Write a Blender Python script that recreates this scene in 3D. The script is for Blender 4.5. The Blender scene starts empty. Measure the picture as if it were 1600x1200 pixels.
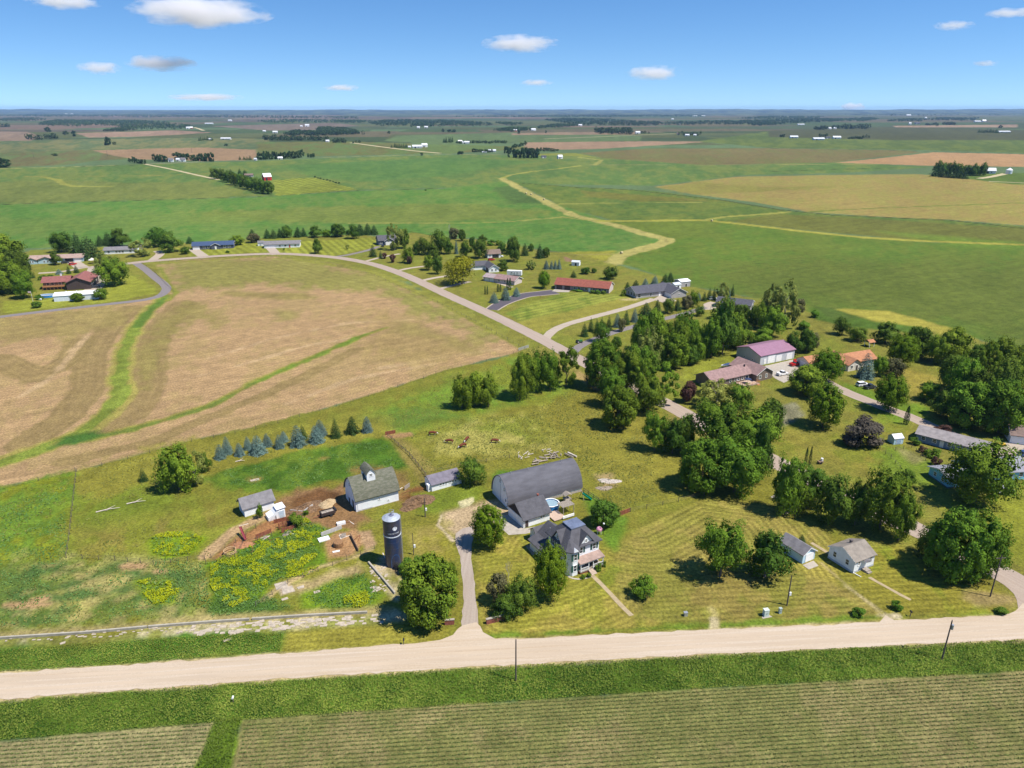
import bpy, bmesh, math, random
import numpy as np
from math import sin, cos, pi, radians, hypot, atan2
from mathutils import Vector, Matrix
random.seed(7)
S = bpy.context.scene
COL = S.collection
# ------------------------------------------------------------------ camera
F, HC = 1125.0, 95.0
PT = math.atan(430 / F); CP, SP = cos(PT), sin(PT)

def G(px, py, z=0.0):
    """ground point seen at photo pixel px,py (1600x1200)"""
    x = (px - 800) / F; v = (py - 600) / F
    d = (x, CP - v * SP, -SP - v * CP)
    t = (z - HC) / d[2]
    return (d[0] * t, d[1] * t)

def PX(x, y, z=0.0):
    w = z - HC; dep = y * CP - w * SP; up = y * SP + w * CP
    return (800 + F * x / dep, 600 - F * up / dep, dep)

def ztop(X, Y, py):
    v = (py - 600) / F
    return HC + Y * (v * CP + SP) / (v * SP - CP)

cam = bpy.data.cameras.new('camera'); co = bpy.data.objects.new('camera', cam); COL.objects.link(co)
co.location = (0, 0, HC); co.rotation_euler = (pi / 2 - PT, 0, 0)
cam.sensor_fit = 'HORIZONTAL'; cam.sensor_width = 36; cam.lens = 36 * F / 1600
cam.clip_start = 1; cam.clip_end = 200000
S.camera = co

# ------------------------------------------------------------------ light
EXPO = 0.8
SUN_EL, SUN_AZ = radians(60), radians(-22)          # azimuth of the sun measured from +X towards +Y
sv = Vector((cos(SUN_EL) * cos(SUN_AZ), cos(SUN_EL) * sin(SUN_AZ), sin(SUN_EL)))
sl = bpy.data.lights.new('sun', 'SUN'); sl.energy = 4.2; sl.angle = radians(.53); sl.color = (1, .95, .86)
so = bpy.data.objects.new('sun', sl); COL.objects.link(so)
so.rotation_euler = sv.to_track_quat('Z', 'Y').to_euler(); so.location = (0, 0, 300)
w = bpy.data.worlds.new('World'); S.world = w; w.use_nodes = True
nt = w.node_tree; nt.nodes.clear()
def nn(nt, t, **k):
    n = nt.nodes.new(t)
    for a, b in k.items():
        if a.startswith('i_'):
            key = a[2:]
            n.inputs[int(key) if key.isdigit() else key.replace('_', ' ')].default_value = b
        else: setattr(n, a, b)
    return n
sky = nn(nt, 'ShaderNodeTexSky', sky_type='NISHITA', sun_disc=False, sun_elevation=SUN_EL,
         sun_rotation=pi / 2 - SUN_AZ, altitude=300, air_density=1.0, dust_density=0.0, ozone_density=3.5)
gt = nn(nt, 'ShaderNodeTexCoord'); sx_ = nn(nt, 'ShaderNodeSeparateXYZ'); cx_ = nn(nt, 'ShaderNodeCombineXYZ'); mz_ = nn(nt, 'ShaderNodeMath', operation='MULTIPLY_ADD', i_1=1.35, i_2=.085)
nt.links.new(gt.outputs['Generated'], sx_.inputs[0]); nt.links.new(sx_.outputs[0], cx_.inputs[0]); nt.links.new(sx_.outputs[1], cx_.inputs[1]); nt.links.new(sx_.outputs[2], mz_.inputs[0]); nt.links.new(mz_.outputs[0], cx_.inputs[2]); nt.links.new(cx_.outputs[0], sky.inputs[0])
hs = nn(nt, 'ShaderNodeHueSaturation', i_Saturation=1.24, i_Hue=.503, i_Value=1.0)
bg = nn(nt, 'ShaderNodeBackground', i_Strength=.093)
ow = nn(nt, 'ShaderNodeOutputWorld')
nt.links.new(sky.outputs[0], hs.inputs['Color']); nt.links.new(hs.outputs[0], bg.inputs[0]); nt.links.new(bg.outputs[0], ow.inputs[0])
S.view_settings.view_transform = 'Standard'; S.view_settings.look = 'None'
S.view_settings.exposure = EXPO; S.view_settings.gamma = 1
S.cycles.max_bounces = 6; S.cycles.diffuse_bounces = 3; S.cycles.transparent_max_bounces = 8
S.cycles.volume_bounces = 6; S.cycles.use_denoising = True
S.cycles.sample_clamp_indirect = 8

# ------------------------------------------------------------------ colour
KLIT = 1.98
def lin(c):
    c = c / 255.0
    return c / 12.92 if c <= .04045 else ((c + .055) / 1.055) ** 2.4
def T(r, g, b):
    """base colour of a sunlit level surface that shows as sRGB r,g,b"""
    return (lin(r) / KLIT, lin(g) / KLIT, lin(b) / KLIT)

# ------------------------------------------------------------------ materials
MATS = {}
def mat(name, col, rough=.85, var=.12, scale=2.0, col2=None, bump=0.0, bscale=None, metal=0.0, spec=.3, stretch=None, det=4):
    if name in MATS: return MATS[name]
    m = bpy.data.materials.new(name); m.use_nodes = True; t = m.node_tree
    b = t.nodes['Principled BSDF']
    b.inputs['Roughness'].default_value = rough; b.inputs['Metallic'].default_value = metal
    b.inputs['Specular IOR Level'].default_value = spec
    tc = nn(t, 'ShaderNodeTexCoord'); src = tc.outputs['Object']
    if stretch:
        mp = nn(t, 'ShaderNodeMapping'); mp.inputs['Scale'].default_value = stretch
        t.links.new(src, mp.inputs['Vector']); src = mp.outputs[0]
    n = nn(t, 'ShaderNodeTexNoise', i_Scale=scale, i_Detail=det, i_Roughness=.6)
    t.links.new(src, n.inputs['Vector'])
    r = nn(t, 'ShaderNodeValToRGB')
    c2 = col2 if col2 else tuple(min(1, c * (1 + var)) for c in col)
    c1 = col if col2 else tuple(c * (1 - var) for c in col)
    r.color_ramp.elements[0].position = .36; r.color_ramp.elements[1].position = .64
    r.color_ramp.elements[0].color = (*c1, 1); r.color_ramp.elements[1].color = (*c2, 1)
    t.links.new(n.outputs['Fac'], r.inputs['Fac']); t.links.new(r.outputs['Color'], b.inputs['Base Color'])
    if bump:
        n2 = nn(t, 'ShaderNodeTexNoise', i_Scale=bscale or scale * 3, i_Detail=3)
        t.links.new(src, n2.inputs['Vector'])
        bp = nn(t, 'ShaderNodeBump', i_Strength=bump, i_Distance=.1)
        t.links.new(n2.outputs['Fac'], bp.inputs['Height']); t.links.new(bp.outputs[0], b.inputs['Normal'])
    MATS[name] = m
    return m

def lined(name, col, period, axis, depth=.25, rough=.7, var=.1, metal=0.0, col2=None):
    """siding, shingles or ribbed metal: base noise plus fine real-scale courses"""
    if name in MATS: return MATS[name]
    m = mat(name, col, rough=rough, var=var, scale=.9, metal=metal, col2=col2)
    t = m.node_tree; b = t.nodes['Principled BSDF']
    tc = nn(t, 'ShaderNodeTexCoord')
    wv = nn(t, 'ShaderNodeTexWave', wave_type='BANDS', bands_direction=axis, wave_profile='SAW', i_Scale=2 * pi / (period * 20) * 1.0)
    wv.inputs['Scale'].default_value = pi / (10 * period)
    wv.inputs['Distortion'].default_value = 0.0
    t.links.new(tc.outputs['Object'], wv.inputs['Vector'])
    bp = nn(t, 'ShaderNodeBump', i_Strength=depth, i_Distance=.03)
    t.links.new(wv.outputs['Fac'], bp.inputs['Height']); t.links.new(bp.outputs[0], b.inputs['Normal'])
    return m

def shingle(name, col, var=.16):
    return lined(name, col, .3, 'Z', .5, .9, var)

def leafmat(name, col, col2, trans=.16, rough=.55):
    if name in MATS: return MATS[name]
    m = bpy.data.materials.new(name); m.use_nodes = True; t = m.node_tree
    b = t.nodes['Principled BSDF']; o = t.nodes['Material Output']
    b.inputs['Roughness'].default_value = .75; b.inputs['Specular IOR Level'].default_value = .06
    at = nn(t, 'ShaderNodeAttribute', attribute_name='tint')
    oi = nn(t, 'ShaderNodeObjectInfo')
    mx = nn(t, 'ShaderNodeMix', data_type='RGBA')
    mx.inputs['A'].default_value = (*col, 1); mx.inputs['B'].default_value = (*col2, 1)
    t.links.new(at.outputs['Fac'], mx.inputs['Factor'])
    h = nn(t, 'ShaderNodeHueSaturation')
    mr = nn(t, 'ShaderNodeMapRange', i_3=.78, i_4=1.2); t.links.new(oi.outputs['Random'], mr.inputs['Value'])
    t.links.new(mr.outputs[0], h.inputs['Value'])
    m2 = nn(t, 'ShaderNodeMath', operation='MULTIPLY_ADD', i_0=0, i_1=.035, i_2=.4825)
    wn = nn(t, 'ShaderNodeTexWhiteNoise', noise_dimensions='1D'); t.links.new(oi.outputs['Random'], wn.inputs['W'])
    t.links.new(wn.outputs['Value'], m2.inputs[0]); t.links.new(m2.outputs[0], h.inputs['Hue'])
    t.links.new(mx.outputs['Result'], h.inputs['Color'])
    t.links.new(h.outputs[0], b.inputs['Base Color'])
    tr = nn(t, 'ShaderNodeBsdfTranslucent'); ms = nn(t, 'ShaderNodeMixShader', i_0=trans)
    t.links.new(h.outputs[0], tr.inputs[0]); t.links.new(b.outputs[0], ms.inputs[1]); t.links.new(tr.outputs[0], ms.inputs[2])
    t.links.new(ms.outputs[0], o.inputs[0])
    MATS[name] = m
    return m

# ------------------------------------------------------------------ mesh builder
class MB:
    def __init__(s): s.v = []; s.f = []; s.m = []; s.mi = 0
    def face(s, pts):
        n = len(s.v); s.v += [tuple(p) for p in pts]; s.f.append(tuple(range(n, n + len(pts)))); s.m.append(s.mi)
    def poly(s, vs, fs):
        n = len(s.v); s.v += [tuple(p) for p in vs]
        for f in fs: s.f.append(tuple(n + i for i in f)); s.m.append(s.mi)
    def box(s, x0, x1, y0, y1, z0, z1):
        s.poly([(x0, y0, z0), (x1, y0, z0), (x1, y1, z0), (x0, y1, z0), (x0, y0, z1), (x1, y0, z1), (x1, y1, z1), (x0, y1, z1)],
               [(3, 2, 1, 0), (4, 5, 6, 7), (0, 1, 5, 4), (1, 2, 6, 5), (2, 3, 7, 6), (3, 0, 4, 7)])
        return s
    def ext(s, prof, axis, a, b):
        """extrude a 2-D profile: axis 'x' profile is (y,z); 'y' profile (x,z); 'z' profile (x,y)"""
        n = len(prof)
        def p(q, t): return {'x': (t, q[0], q[1]), 'y': (q[0], t, q[1]), 'z': (q[0], q[1], t)}[axis]
        vs = [p(q, a) for q in prof] + [p(q, b) for q in prof]
        fs = [tuple(range(n))[::-1], tuple(range(n, 2 * n))] + [(i, (i + 1) % n, n + (i + 1) % n, n + i) for i in range(n)]
        s.poly(vs, fs); return s
    def cyl(s, p0, p1, r0, r1=None, n=8):
        r1 = r0 if r1 is None else r1
        p0, p1 = Vector(p0), Vector(p1); d = (p1 - p0).normalized()
        a = d.orthogonal().normalized(); b = d.cross(a)
        vs = []
        for p, r in ((p0, r0), (p1, r1)):
            for i in range(n):
                t = 2 * pi * i / n; vs.append(p + (a * cos(t) + b * sin(t)) * r)
        s.poly(vs, [tuple(range(n))[::-1], tuple(range(n, 2 * n))] + [(i, (i + 1) % n, n + (i + 1) % n, n + i) for i in range(n)])
        return s
    def beam(s, p0, p1, w, h=None):
        h = h or w; p0, p1 = Vector(p0), Vector(p1); d = (p1 - p0).normalized()
        a = Vector((0, 0, 1)).cross(d)
        a = a.normalized() if a.length > 1e-4 else Vector((1, 0, 0)); b = d.cross(a)
        vs = []
        for p in (p0, p1):
            for x, y in ((-1, -1), (1, -1), (1, 1), (-1, 1)): vs.append(p + a * x * w / 2 + b * y * h / 2)
        s.poly(vs, [(3, 2, 1, 0), (4, 5, 6, 7), (0, 1, 5, 4), (1, 2, 6, 5), (2, 3, 7, 6), (3, 0, 4, 7)])
        return s
    def lathe(s, prof, n=16, c=(0, 0)):
        vs = []
        for r, z in prof:
            for i in range(n):
                t = 2 * pi * i / n; vs.append((c[0] + r * cos(t), c[1] + r * sin(t), z))
        fs = [(k * n + i, k * n + (i + 1) % n, (k + 1) * n + (i + 1) % n, (k + 1) * n + i) for k in range(len(prof) - 1) for i in range(n)]
        fs += [tuple(range(n))[::-1], tuple(range((len(prof) - 1) * n, len(prof) * n))]
        s.poly(vs, fs); return s
    def mesh(s, name, mats, fix=True, smooth=False):
        me = bpy.data.meshes.new(name); me.from_pydata(s.v, [], s.f)
        for m in (mats if isinstance(mats, (list, tuple)) else [mats]): me.materials.append(m)
        if any(s.m): me.polygons.foreach_set('material_index', s.m)
        if fix:
            bm = bmesh.new(); bm.from_mesh(me); bmesh.ops.recalc_face_normals(bm, faces=bm.faces); bm.to_mesh(me); bm.free()
        if smooth: me.shade_smooth()
        me.update(); return me
    def build(s, name, mats, parent=None, **k):
        return link(name, s.mesh(name, mats, **k), parent)

def link(name, me, parent=None):
    o = bpy.data.objects.new(name, me); COL.objects.link(o)
    if parent: o.parent = parent
    return o
def tag(o, label, cat, group=None):
    o['label'] = label; o['category'] = cat
    if group: o['group'] = group
    return o
def thing(name, label, cat, loc=(0, 0, 0), rz=0.0, group=None):
    o = bpy.data.objects.new(name, None); COL.objects.link(o); o.empty_display_size = .5
    o.location = (loc[0], loc[1], loc[2] if len(loc) > 2 else 0); o.rotation_euler = (0, 0, rz)
    return tag(o, label, cat, group)
def struct(o, kind='structure'): o['kind'] = kind; return o
def dup(root, label=None, loc=None, rz=None, group=None):
    r = root.copy(); COL.objects.link(r)
    if loc is not None: r.location = (loc[0], loc[1], loc[2] if len(loc) > 2 else 0)
    if rz is not None: r.rotation_euler = (0, 0, rz)
    if label: r['label'] = label
    if group: r['group'] = group
    for ch in root.children:
        c = ch.copy(); COL.objects.link(c); c.parent = r
        for g in ch.children:
            d = g.copy(); COL.objects.link(d); d.parent = c
    return r
LM = []      # landmarks for wording: (phrase, px, py)
def landmark(phrase, px, py): LM.append((phrase, px, py))
# ------------------------------------------------------------------ ground: one painted sheet
def vnoise(x, y, seed=0):
    xi = np.floor(x).astype(np.int64); yi = np.floor(y).astype(np.int64)
    fx = x - xi; fy = y - yi; fx = fx * fx * (3 - 2 * fx); fy = fy * fy * (3 - 2 * fy)
    def h(a, b):
        n = (a * 374761393 + b * 668265263 + seed * 974711) & 0x7fffffff
        n = ((n ^ (n >> 13)) * 1274126177) & 0x7fffffff
        return ((n ^ (n >> 16)) & 0xffff) / 65535.0
    return (h(xi, yi) * (1 - fx) + h(xi + 1, yi) * fx) * (1 - fy) + (h(xi, yi + 1) * (1 - fx) + h(xi + 1, yi + 1) * fx) * fy
def fbm(x, y, s, seed=0, oc=3):
    t = 0; a = .5; tot = 0
    for k in range(oc):
        t = t + a * vnoise(x / s * 2 ** k, y / s * 2 ** k, seed + k * 17); tot += a; a *= .55
    return t / tot

ys = [70.0]
while ys[-1] < 16000: ys.append(ys[-1] * (1.0042 if ys[-1] < 620 else 1.0075))
ys = np.array(ys); NU = 1000
us = np.linspace(-1, 1, NU)
GX = (us[None, :] * (ys[:, None] * .85 + 50)).ravel(); GY = np.repeat(ys, NU)
NV = GX.size; NR = len(ys)
C = np.zeros((NV, 3))
FAR = 1 + GY / 450.0
n8 = fbm(GX / FAR, GY / FAR, 9, 1); n2 = fbm(GX / FAR, GY / FAR, 2.2, 2); n30 = fbm(GX / FAR, GY / FAR, 34, 3); n05 = fbm(GX / FAR, GY / FAR, .7, 5, 2)
def sdist(poly, X, Y):
    inside = np.zeros(X.shape, bool); d2 = np.full(X.shape, 1e18)
    n = len(poly)
    for i in range(n):
        ax, ay = poly[i]; bx, by = poly[(i + 1) % n]
        ex, ey = bx - ax, by - ay; L = ex * ex + ey * ey + 1e-9
        t = np.clip(((X - ax) * ex + (Y - ay) * ey) / L, 0, 1)
        d2 = np.minimum(d2, (X - ax - t * ex) ** 2 + (Y - ay - t * ey) ** 2)
        cnd = (ay > Y) != (by > Y)
        if ey != 0: inside ^= cnd & (X < (Y - ay) * ex / ey + ax)
    return np.sqrt(d2) * np.where(inside, 1, -1)
def ldist(pts, X, Y):
    d2 = np.full(X.shape, 1e18); S_ = np.zeros(X.shape); acc = 0
    for i in range(len(pts) - 1):
        ax, ay = pts[i]; bx, by = pts[i + 1]
        ex, ey = bx - ax, by - ay; L = ex * ex + ey * ey + 1e-9
        t = np.clip(((X - ax) * ex + (Y - ay) * ey) / L, 0, 1)
        q = (X - ax - t * ex) ** 2 + (Y - ay - t * ey) ** 2
        d2 = np.minimum(d2, q)
    return np.sqrt(d2)
FADJ = [np.array([1.13, .95, .78])]
def blend(ix, al, col, amp, col2=None, thr=.5, stripes=None):
    fa = FADJ[0] if FADJ and col[1] > col[0] else 1.0
    c = (np.array(T(*col)) * fa)[None, :].repeat(ix.size, 0)
    if col2 is not None:
        k = np.clip((.55 * n8[ix] + .45 * n2[ix] - thr) * 7 + .5, 0, 1)[:, None]
        c = c * (1 - k) + (np.array(T(*col2)) * fa)[None, :] * k
    c = c * (1 + amp * (1.1 * (n2[ix] - .5) + .9 * (n8[ix] - .5) + .8 * (n30[ix] - .5) + .6 * (n05[ix] - .5)))[:, None]
    if stripes:
        per, pts, a = stripes
        d = ldist([G(*p) for p in pts], GX[ix], GY[ix])
        s_ = np.sin(2 * pi * (d + .7 * (n8[ix] - .5)) / per)
        s2 = np.sin(2 * pi * (d * .37 + 2.5 * (n8[ix] - .5)) / per)
        c = c * (1 + a * (.95 * np.clip(s_ * 1.5, -1, 1) * (.15 + 1.3 * n30[ix] * 1.2) + .3 * s2))[:, None]
    C[ix] = C[ix] * (1 - al[:, None]) + c * al[:, None]
def paint(poly, col, f=1.0, wob=1.2, amp=.35, a=1.0, world=False, **k):
    p = poly if world else [G(*q) for q in poly]
    xs = [q[0] for q in p]; yy = [q[1] for q in p]; fm = 1 + max(yy) / 450; m = (f + wob) * fm
    ix = np.nonzero((GX > min(xs) - m) & (GX < max(xs) + m) & (GY > min(yy) - m) & (GY < max(yy) + m))[0]
    if not ix.size: return
    d = sdist(p, GX[ix], GY[ix]) + wob * FAR[ix] * ((n2[ix] - .5) + .8 * (n8[ix] - .5)) * 1.6
    al = np.clip(d / (f * FAR[ix]) + .5, 0, 1) * a
    ok = al > 0; blend(ix[ok], al[ok], col, amp, **k)
def stroke(pts, wd, col, f=.6, wob=.5, amp=.3, a=1.0, **k):
    p = [G(*q) for q in pts]; xs = [q[0] for q in p]; yy = [q[1] for q in p]; m = wd + (f + wob) * (1 + max(yy) / 450)
    ix = np.nonzero((GX > min(xs) - m) & (GX < max(xs) + m) & (GY > min(yy) - m) & (GY < max(yy) + m))[0]
    if not ix.size: return
    d = wd / 2 - ldist(p, GX[ix], GY[ix]) + wob * FAR[ix] * ((n2[ix] - .5) + (n8[ix] - .5)) * 1.5
    al = np.clip(d / (f * FAR[ix]) + .5, 0, 1) * a
    ok = al > 0; blend(ix[ok], al[ok], col, amp, **k)
def spot(px, py, rx, ry, col, **k):
    cx, cy = G(px, py)
    paint([(cx + rx * cos(t), cy + ry * sin(t)) for t in np.linspace(0, 2 * pi, 14)[:-1]], col, world=True, **k)
def scatter(poly, n, rmin, rmax, col, seed=1, **k):
    r = random.Random(seed); p = [G(*q) for q in poly]
    xs = [q[0] for q in p]; yy = [q[1] for q in p]; c = 0
    while c < n:
        x, y = r.uniform(min(xs), max(xs)), r.uniform(min(yy), max(yy))
        if sdist(p, np.array([x]), np.array([y]))[0] < 0: continue
        a, b = r.uniform(rmin, rmax), r.uniform(rmin, rmax) * .6; th = r.uniform(0, .9)
        paint([(x + a * cos(t) * cos(th) - b * sin(t) * sin(th), y + a * cos(t) * sin(th) + b * sin(t) * cos(th)) for t in np.linspace(0, 2 * pi, 9)[:-1]], col, world=True, **k)
        c += 1

# far base
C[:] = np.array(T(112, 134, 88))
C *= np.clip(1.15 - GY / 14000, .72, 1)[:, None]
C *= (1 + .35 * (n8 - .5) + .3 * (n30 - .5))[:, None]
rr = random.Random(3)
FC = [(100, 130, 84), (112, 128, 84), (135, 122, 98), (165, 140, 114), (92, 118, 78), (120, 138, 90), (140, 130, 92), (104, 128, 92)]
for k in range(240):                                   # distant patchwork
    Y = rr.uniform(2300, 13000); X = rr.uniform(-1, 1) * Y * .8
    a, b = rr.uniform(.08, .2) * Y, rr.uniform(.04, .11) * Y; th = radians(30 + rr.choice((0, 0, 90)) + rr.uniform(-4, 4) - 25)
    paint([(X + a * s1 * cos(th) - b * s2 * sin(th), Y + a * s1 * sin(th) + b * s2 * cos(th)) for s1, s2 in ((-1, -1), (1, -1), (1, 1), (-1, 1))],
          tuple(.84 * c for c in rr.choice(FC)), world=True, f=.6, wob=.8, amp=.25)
P_ = paint
# far fields (left)
P_([(-80, 221), (300, 215), (420, 217), (420, 236), (200, 236), (-80, 244)], (107, 132, 92), amp=.4, col2=(124, 134, 92))
P_([(-80, 205), (45, 206), (66, 214), (48, 220), (-80, 221)], (160, 137, 112))
P_([(118, 208), (150, 207), (210, 205.5), (270, 203.5), (335, 207), (270, 211), (200, 214), (140, 215)], (172, 143, 116))
P_([(330, 197), (400, 195), (520, 192), (560, 196), (500, 203), (420, 204)], (138, 122, 104))
P_([(-80, 241), (140, 234.5), (165, 233), (215, 248), (150, 251), (100, 258), (-80, 264)], (128, 122, 76), col2=(112, 126, 72))
P_([(145, 235), (250, 232), (320, 230.5), (400, 234), (407, 239), (395, 250), (330, 251.5), (215, 249), (180, 244)], (174, 143, 106), amp=.25)
P_([(400, 222), (550, 221), (700, 226), (870, 230), (700, 240), (500, 244), (400, 240)], (120, 130, 78), col2=(104, 132, 76))
P_([(620, 212), (800, 207), (1000, 212), (1000, 220), (820, 223), (700, 226), (600, 220)], (104, 132, 88))
P_([(822, 222.5), (960, 221), (1112, 221), (1060, 225), (930, 233), (830, 234.5), (818, 229)], (176, 145, 113), amp=.25)
P_([(800, 208), (880, 206.5), (1000, 207), (990, 210), (800, 211)], (165, 140, 110))
P_([(905, 239), (1010, 232), (1200, 231.5), (1420, 235), (1440, 238), (1300, 254), (1100, 258), (950, 258), (925, 250), (940, 246)], (140, 128, 78), amp=.3, col2=(126, 124, 70))
P_([(1200, 205), (1400, 202), (1700, 206), (1700, 242), (1420, 234), (1200, 231), (1090, 221)], (98, 124, 66), amp=.3, col2=(108, 130, 66))
P_([(1200, 204), (1400, 198), (1700, 206), (1700, 219), (1400, 219), (1200, 214)], (90, 100, 68), amp=.3)
P_([(1395, 196.5), (1590, 194.5), (1590, 199), (1400, 199)], (176, 148, 118), wob=.3)
P_([(1308, 254), (1460, 238), (1700, 243), (1700, 262), (1450, 259)], (196, 156, 108), amp=.2)
P_([(840, 240), (900, 239), (938, 247), (945, 251), (925, 258), (860, 258), (810, 250)], (142, 158, 76), amp=.3)
# big green crop fields
P_([(-160, 264), (100, 260.5), (215, 257), (400, 252), (520, 247), (700, 242), (880, 243), (1100, 258), (1300, 254), (1460, 261), (1320, 270), (1160, 274), (1020, 290), (820, 288), (690, 294), (560, 297), (400, 307), (-160, 325)], (104, 142, 78), f=.5, amp=.3, col2=(120, 144, 78))
P_([(-160, 285), (90, 283), (330, 285), (420, 306), (200, 314), (-160, 322)], (124, 142, 78), f=6, wob=8, a=.8)
P_([(430, 259), (700, 246), (830, 252), (700, 275), (560, 284), (500, 276)], (92, 140, 74), f=6, wob=6, a=.7)
P_([(-160, 321), (-10, 320), (400, 308), (560, 298), (690, 295), (790, 283), (850, 312), (950, 345), (1040, 374), (960, 404), (860, 392), (740, 372), (560, 366), (300, 378), (-160, 396)], (98, 148, 70), f=.5, amp=.28, col2=(110, 146, 74))
P_([(300, 330), (700, 318), (880, 330), (800, 345), (560, 350), (300, 345)], (128, 148, 76), f=8, wob=8, a=.75)
P_([(-160, 345), (200, 335), (420, 340), (200, 360), (-160, 370)], (112, 144, 72), f=8, wob=8, a=.6)
P_([(770, 293), (800, 290), (860, 318), (800, 318)], (88, 122, 66), f=4, wob=4)
P_([(850, 394), (960, 392), (958, 411), (900, 404)], (156, 164, 70), f=3)
# right side
P_([(800, 284), (900, 292), (1020, 298), (1130, 313), (1220, 328), (1300, 336), (1480, 344), (1700, 362), (1700, 396), (1400, 372), (1150, 347), (960, 345), (880, 323)], (102, 134, 66), f=.5, col2=(114, 136, 66))
P_([(905, 297), (1050, 308), (1120, 314), (1000, 316), (920, 308)], (122, 132, 66), f=3, wob=4)
P_([(1020, 292), (1150, 276), (1300, 273.5), (1430, 272), (1560, 280), (1700, 292), (1700, 360), (1480, 343), (1380, 339), (1260, 331), (1180, 316), (1080, 303)], (176, 156, 88), f=1.5, amp=.25, col2=(164, 154, 80))
P_([(1020, 293), (1090, 284), (1180, 292), (1330, 290), (1200, 300), (1080, 303)], (140, 148, 76), f=6, wob=6, a=.7)
P_([(1450, 272), (1600, 270), (1700, 276), (1700, 292), (1580, 288)], (98, 128, 58), f=2)
stroke([(1265, 331), (1330, 327), (1400, 324), (1600, 317), (1700, 314)], 4.5, (112, 138, 60))
P_([(1210, 334), (1400, 344), (1700, 364), (1700, 384), (1420, 374), (1240, 358), (1140, 346)], (116, 128, 64), f=3, amp=.3)
P_([(960, 408), (1050, 372), (1120, 346), (1260, 363), (1450, 379), (1700, 386), (1700, 590), (1440, 500), (1260, 480), (1080, 447)], (104, 140, 58), f=.6, amp=.3, col2=(108, 134, 58))
P_([(1100, 420), (1250, 400), (1450, 410), (1700, 420), (1700, 590), (1440, 500), (1260, 480), (1080, 447)], (102, 122, 56), f=25, wob=16, a=.85, amp=.3)
P_([(1380, 362), (1600, 378), (1700, 380), (1700, 392), (1500, 386)], (118, 158, 62), f=9, a=.7)
P_([(930, 345), (1000, 345), (1100, 344), (1135, 347), (1065, 374), (1038, 374), (1000, 366)], (112, 138, 60), f=.6, amp=.3)
YL = (188, 178, 102)
stroke([(785, 279), (800, 287), (830, 303), (870, 325), (900, 338), (935, 346), (965, 353), (1010, 366), (1040, 373), (1044, 377), (1025, 384), (985, 394), (968, 401), (955, 412)], 12, YL, f=1, wob=1.2, amp=.4)
stroke([(935, 345), (1000, 345), (1100, 344), (1150, 349), (1250, 361), (1350, 371), (1450, 377), (1700, 386)], 9, (178, 172, 74), f=1, amp=.3)
stroke([(1100, 344), (1130, 339), (1200, 334), (1235, 331)], 7, (170, 168, 80))
stroke([(870, 319), (960, 317), (1095, 316)], 5, (168, 168, 84))
stroke([(785, 278), (800, 273), (830, 268), (870, 264), (905, 259)], 9, (172, 172, 84))
stroke([(545, 349), (640, 348), (720, 349), (800, 346), (880, 339), (925, 345)], 4.5, (168, 166, 84))
stroke([(860, 395), (900, 398), (960, 397)], 4, (172, 164, 86))
for pts, w_, c_ in (([(-60, 265), (100, 261), (180, 258)], 8, (178, 172, 108)), ([(70, 277), (90, 281), (100, 288), (115, 291), (170, 291.5)], 9, (164, 164, 76)), ([(40, 276), (260, 274), (330, 270)], 5, (146, 152, 84)),
                    ([(500, 246), (600, 243.5), (700, 241), (850, 243)], 8, (172, 170, 100)), ([(925, 257.5), (1100, 258), (1400, 256)], 8, (168, 160, 96)), ([(905, 246), (940, 250), (930, 258)], 10, (170, 168, 90))):
    stroke(pts, w_, c_)
DK = (70, 84, 44)
for pts, w_ in (([(-160, 321), (-10, 320), (400, 307.5), (560, 297.5), (690, 294.5)], 2.6), ([(815, 286), (900, 293), (980, 296), (1060, 305), (1130, 313), (1220, 328), (1300, 336), (1480, 344), (1530, 349), (1600, 357), (1700, 366)], 4),
                ([(1000, 231), (1200, 232), (1400, 235), (1600, 241)], 6), ([(1200, 268), (1400, 262)], 5), ([(100, 261), (215, 258)], 4), ([(640, 362), (700, 372), (745, 374)], 2)):
    stroke(pts, w_, DK, amp=.5)
P_([(425, 282), (460, 279), (490, 278), (520, 285), (560, 297), (430, 306)], (138, 158, 68), stripes=(7, [(100, 255), (430, 286), (560, 299), (900, 335)], .3))
FADJ.clear()
# ------------------------------------------------------------------ village lawns
LAWN = (150, 146, 64)
P_([(-160, 440), (20, 400), (48, 391), (120, 388), (300, 379), (420, 372), (560, 366), (600, 371), (645, 363), (700, 372), (745, 374), (860, 393), (900, 397), (930, 406), (1050, 436), (1080, 448), (1180, 466), (1250, 474), (1300, 486), (1400, 500), (1530, 530), (1700, 580), (1700, 1010), (800, 1000), (800, 560), (640, 440), (430, 400), (250, 410), (260, 470), (-160, 510)],
   LAWN, f=1, amp=.4, col2=(134, 138, 54))
P_([(1300, 484), (1330, 482), (1390, 487), (1480, 510), (1535, 533), (1500, 532), (1440, 512), (1370, 503)], (182, 172, 74), f=2, amp=.3)
P_([(1262, 478), (1300, 484), (1370, 503), (1440, 512), (1430, 520), (1330, 512), (1270, 500)], (96, 124, 44), f=2, amp=.5)
P_([(1270, 478), (1300, 482), (1350, 497), (1300, 500)], (92, 112, 46), f=2)
for poly, st in (([(270, 388), (412, 376), (412, 394), (300, 402)], (5.5, [(250, 380), (290, 410)], .16)),
                 ([(428, 395), (470, 378), (585, 370), (600, 384), (510, 402)], (5.0, [(440, 370), (470, 400)], .2)),
                 ([(0, 470), (80, 468), (200, 430), (240, 445), (250, 458), (180, 470), (0, 490)], (3.2, [(0, 500), (260, 455)], .14))):
    P_(poly, (156, 160, 60), f=1, stripes=st)
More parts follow.
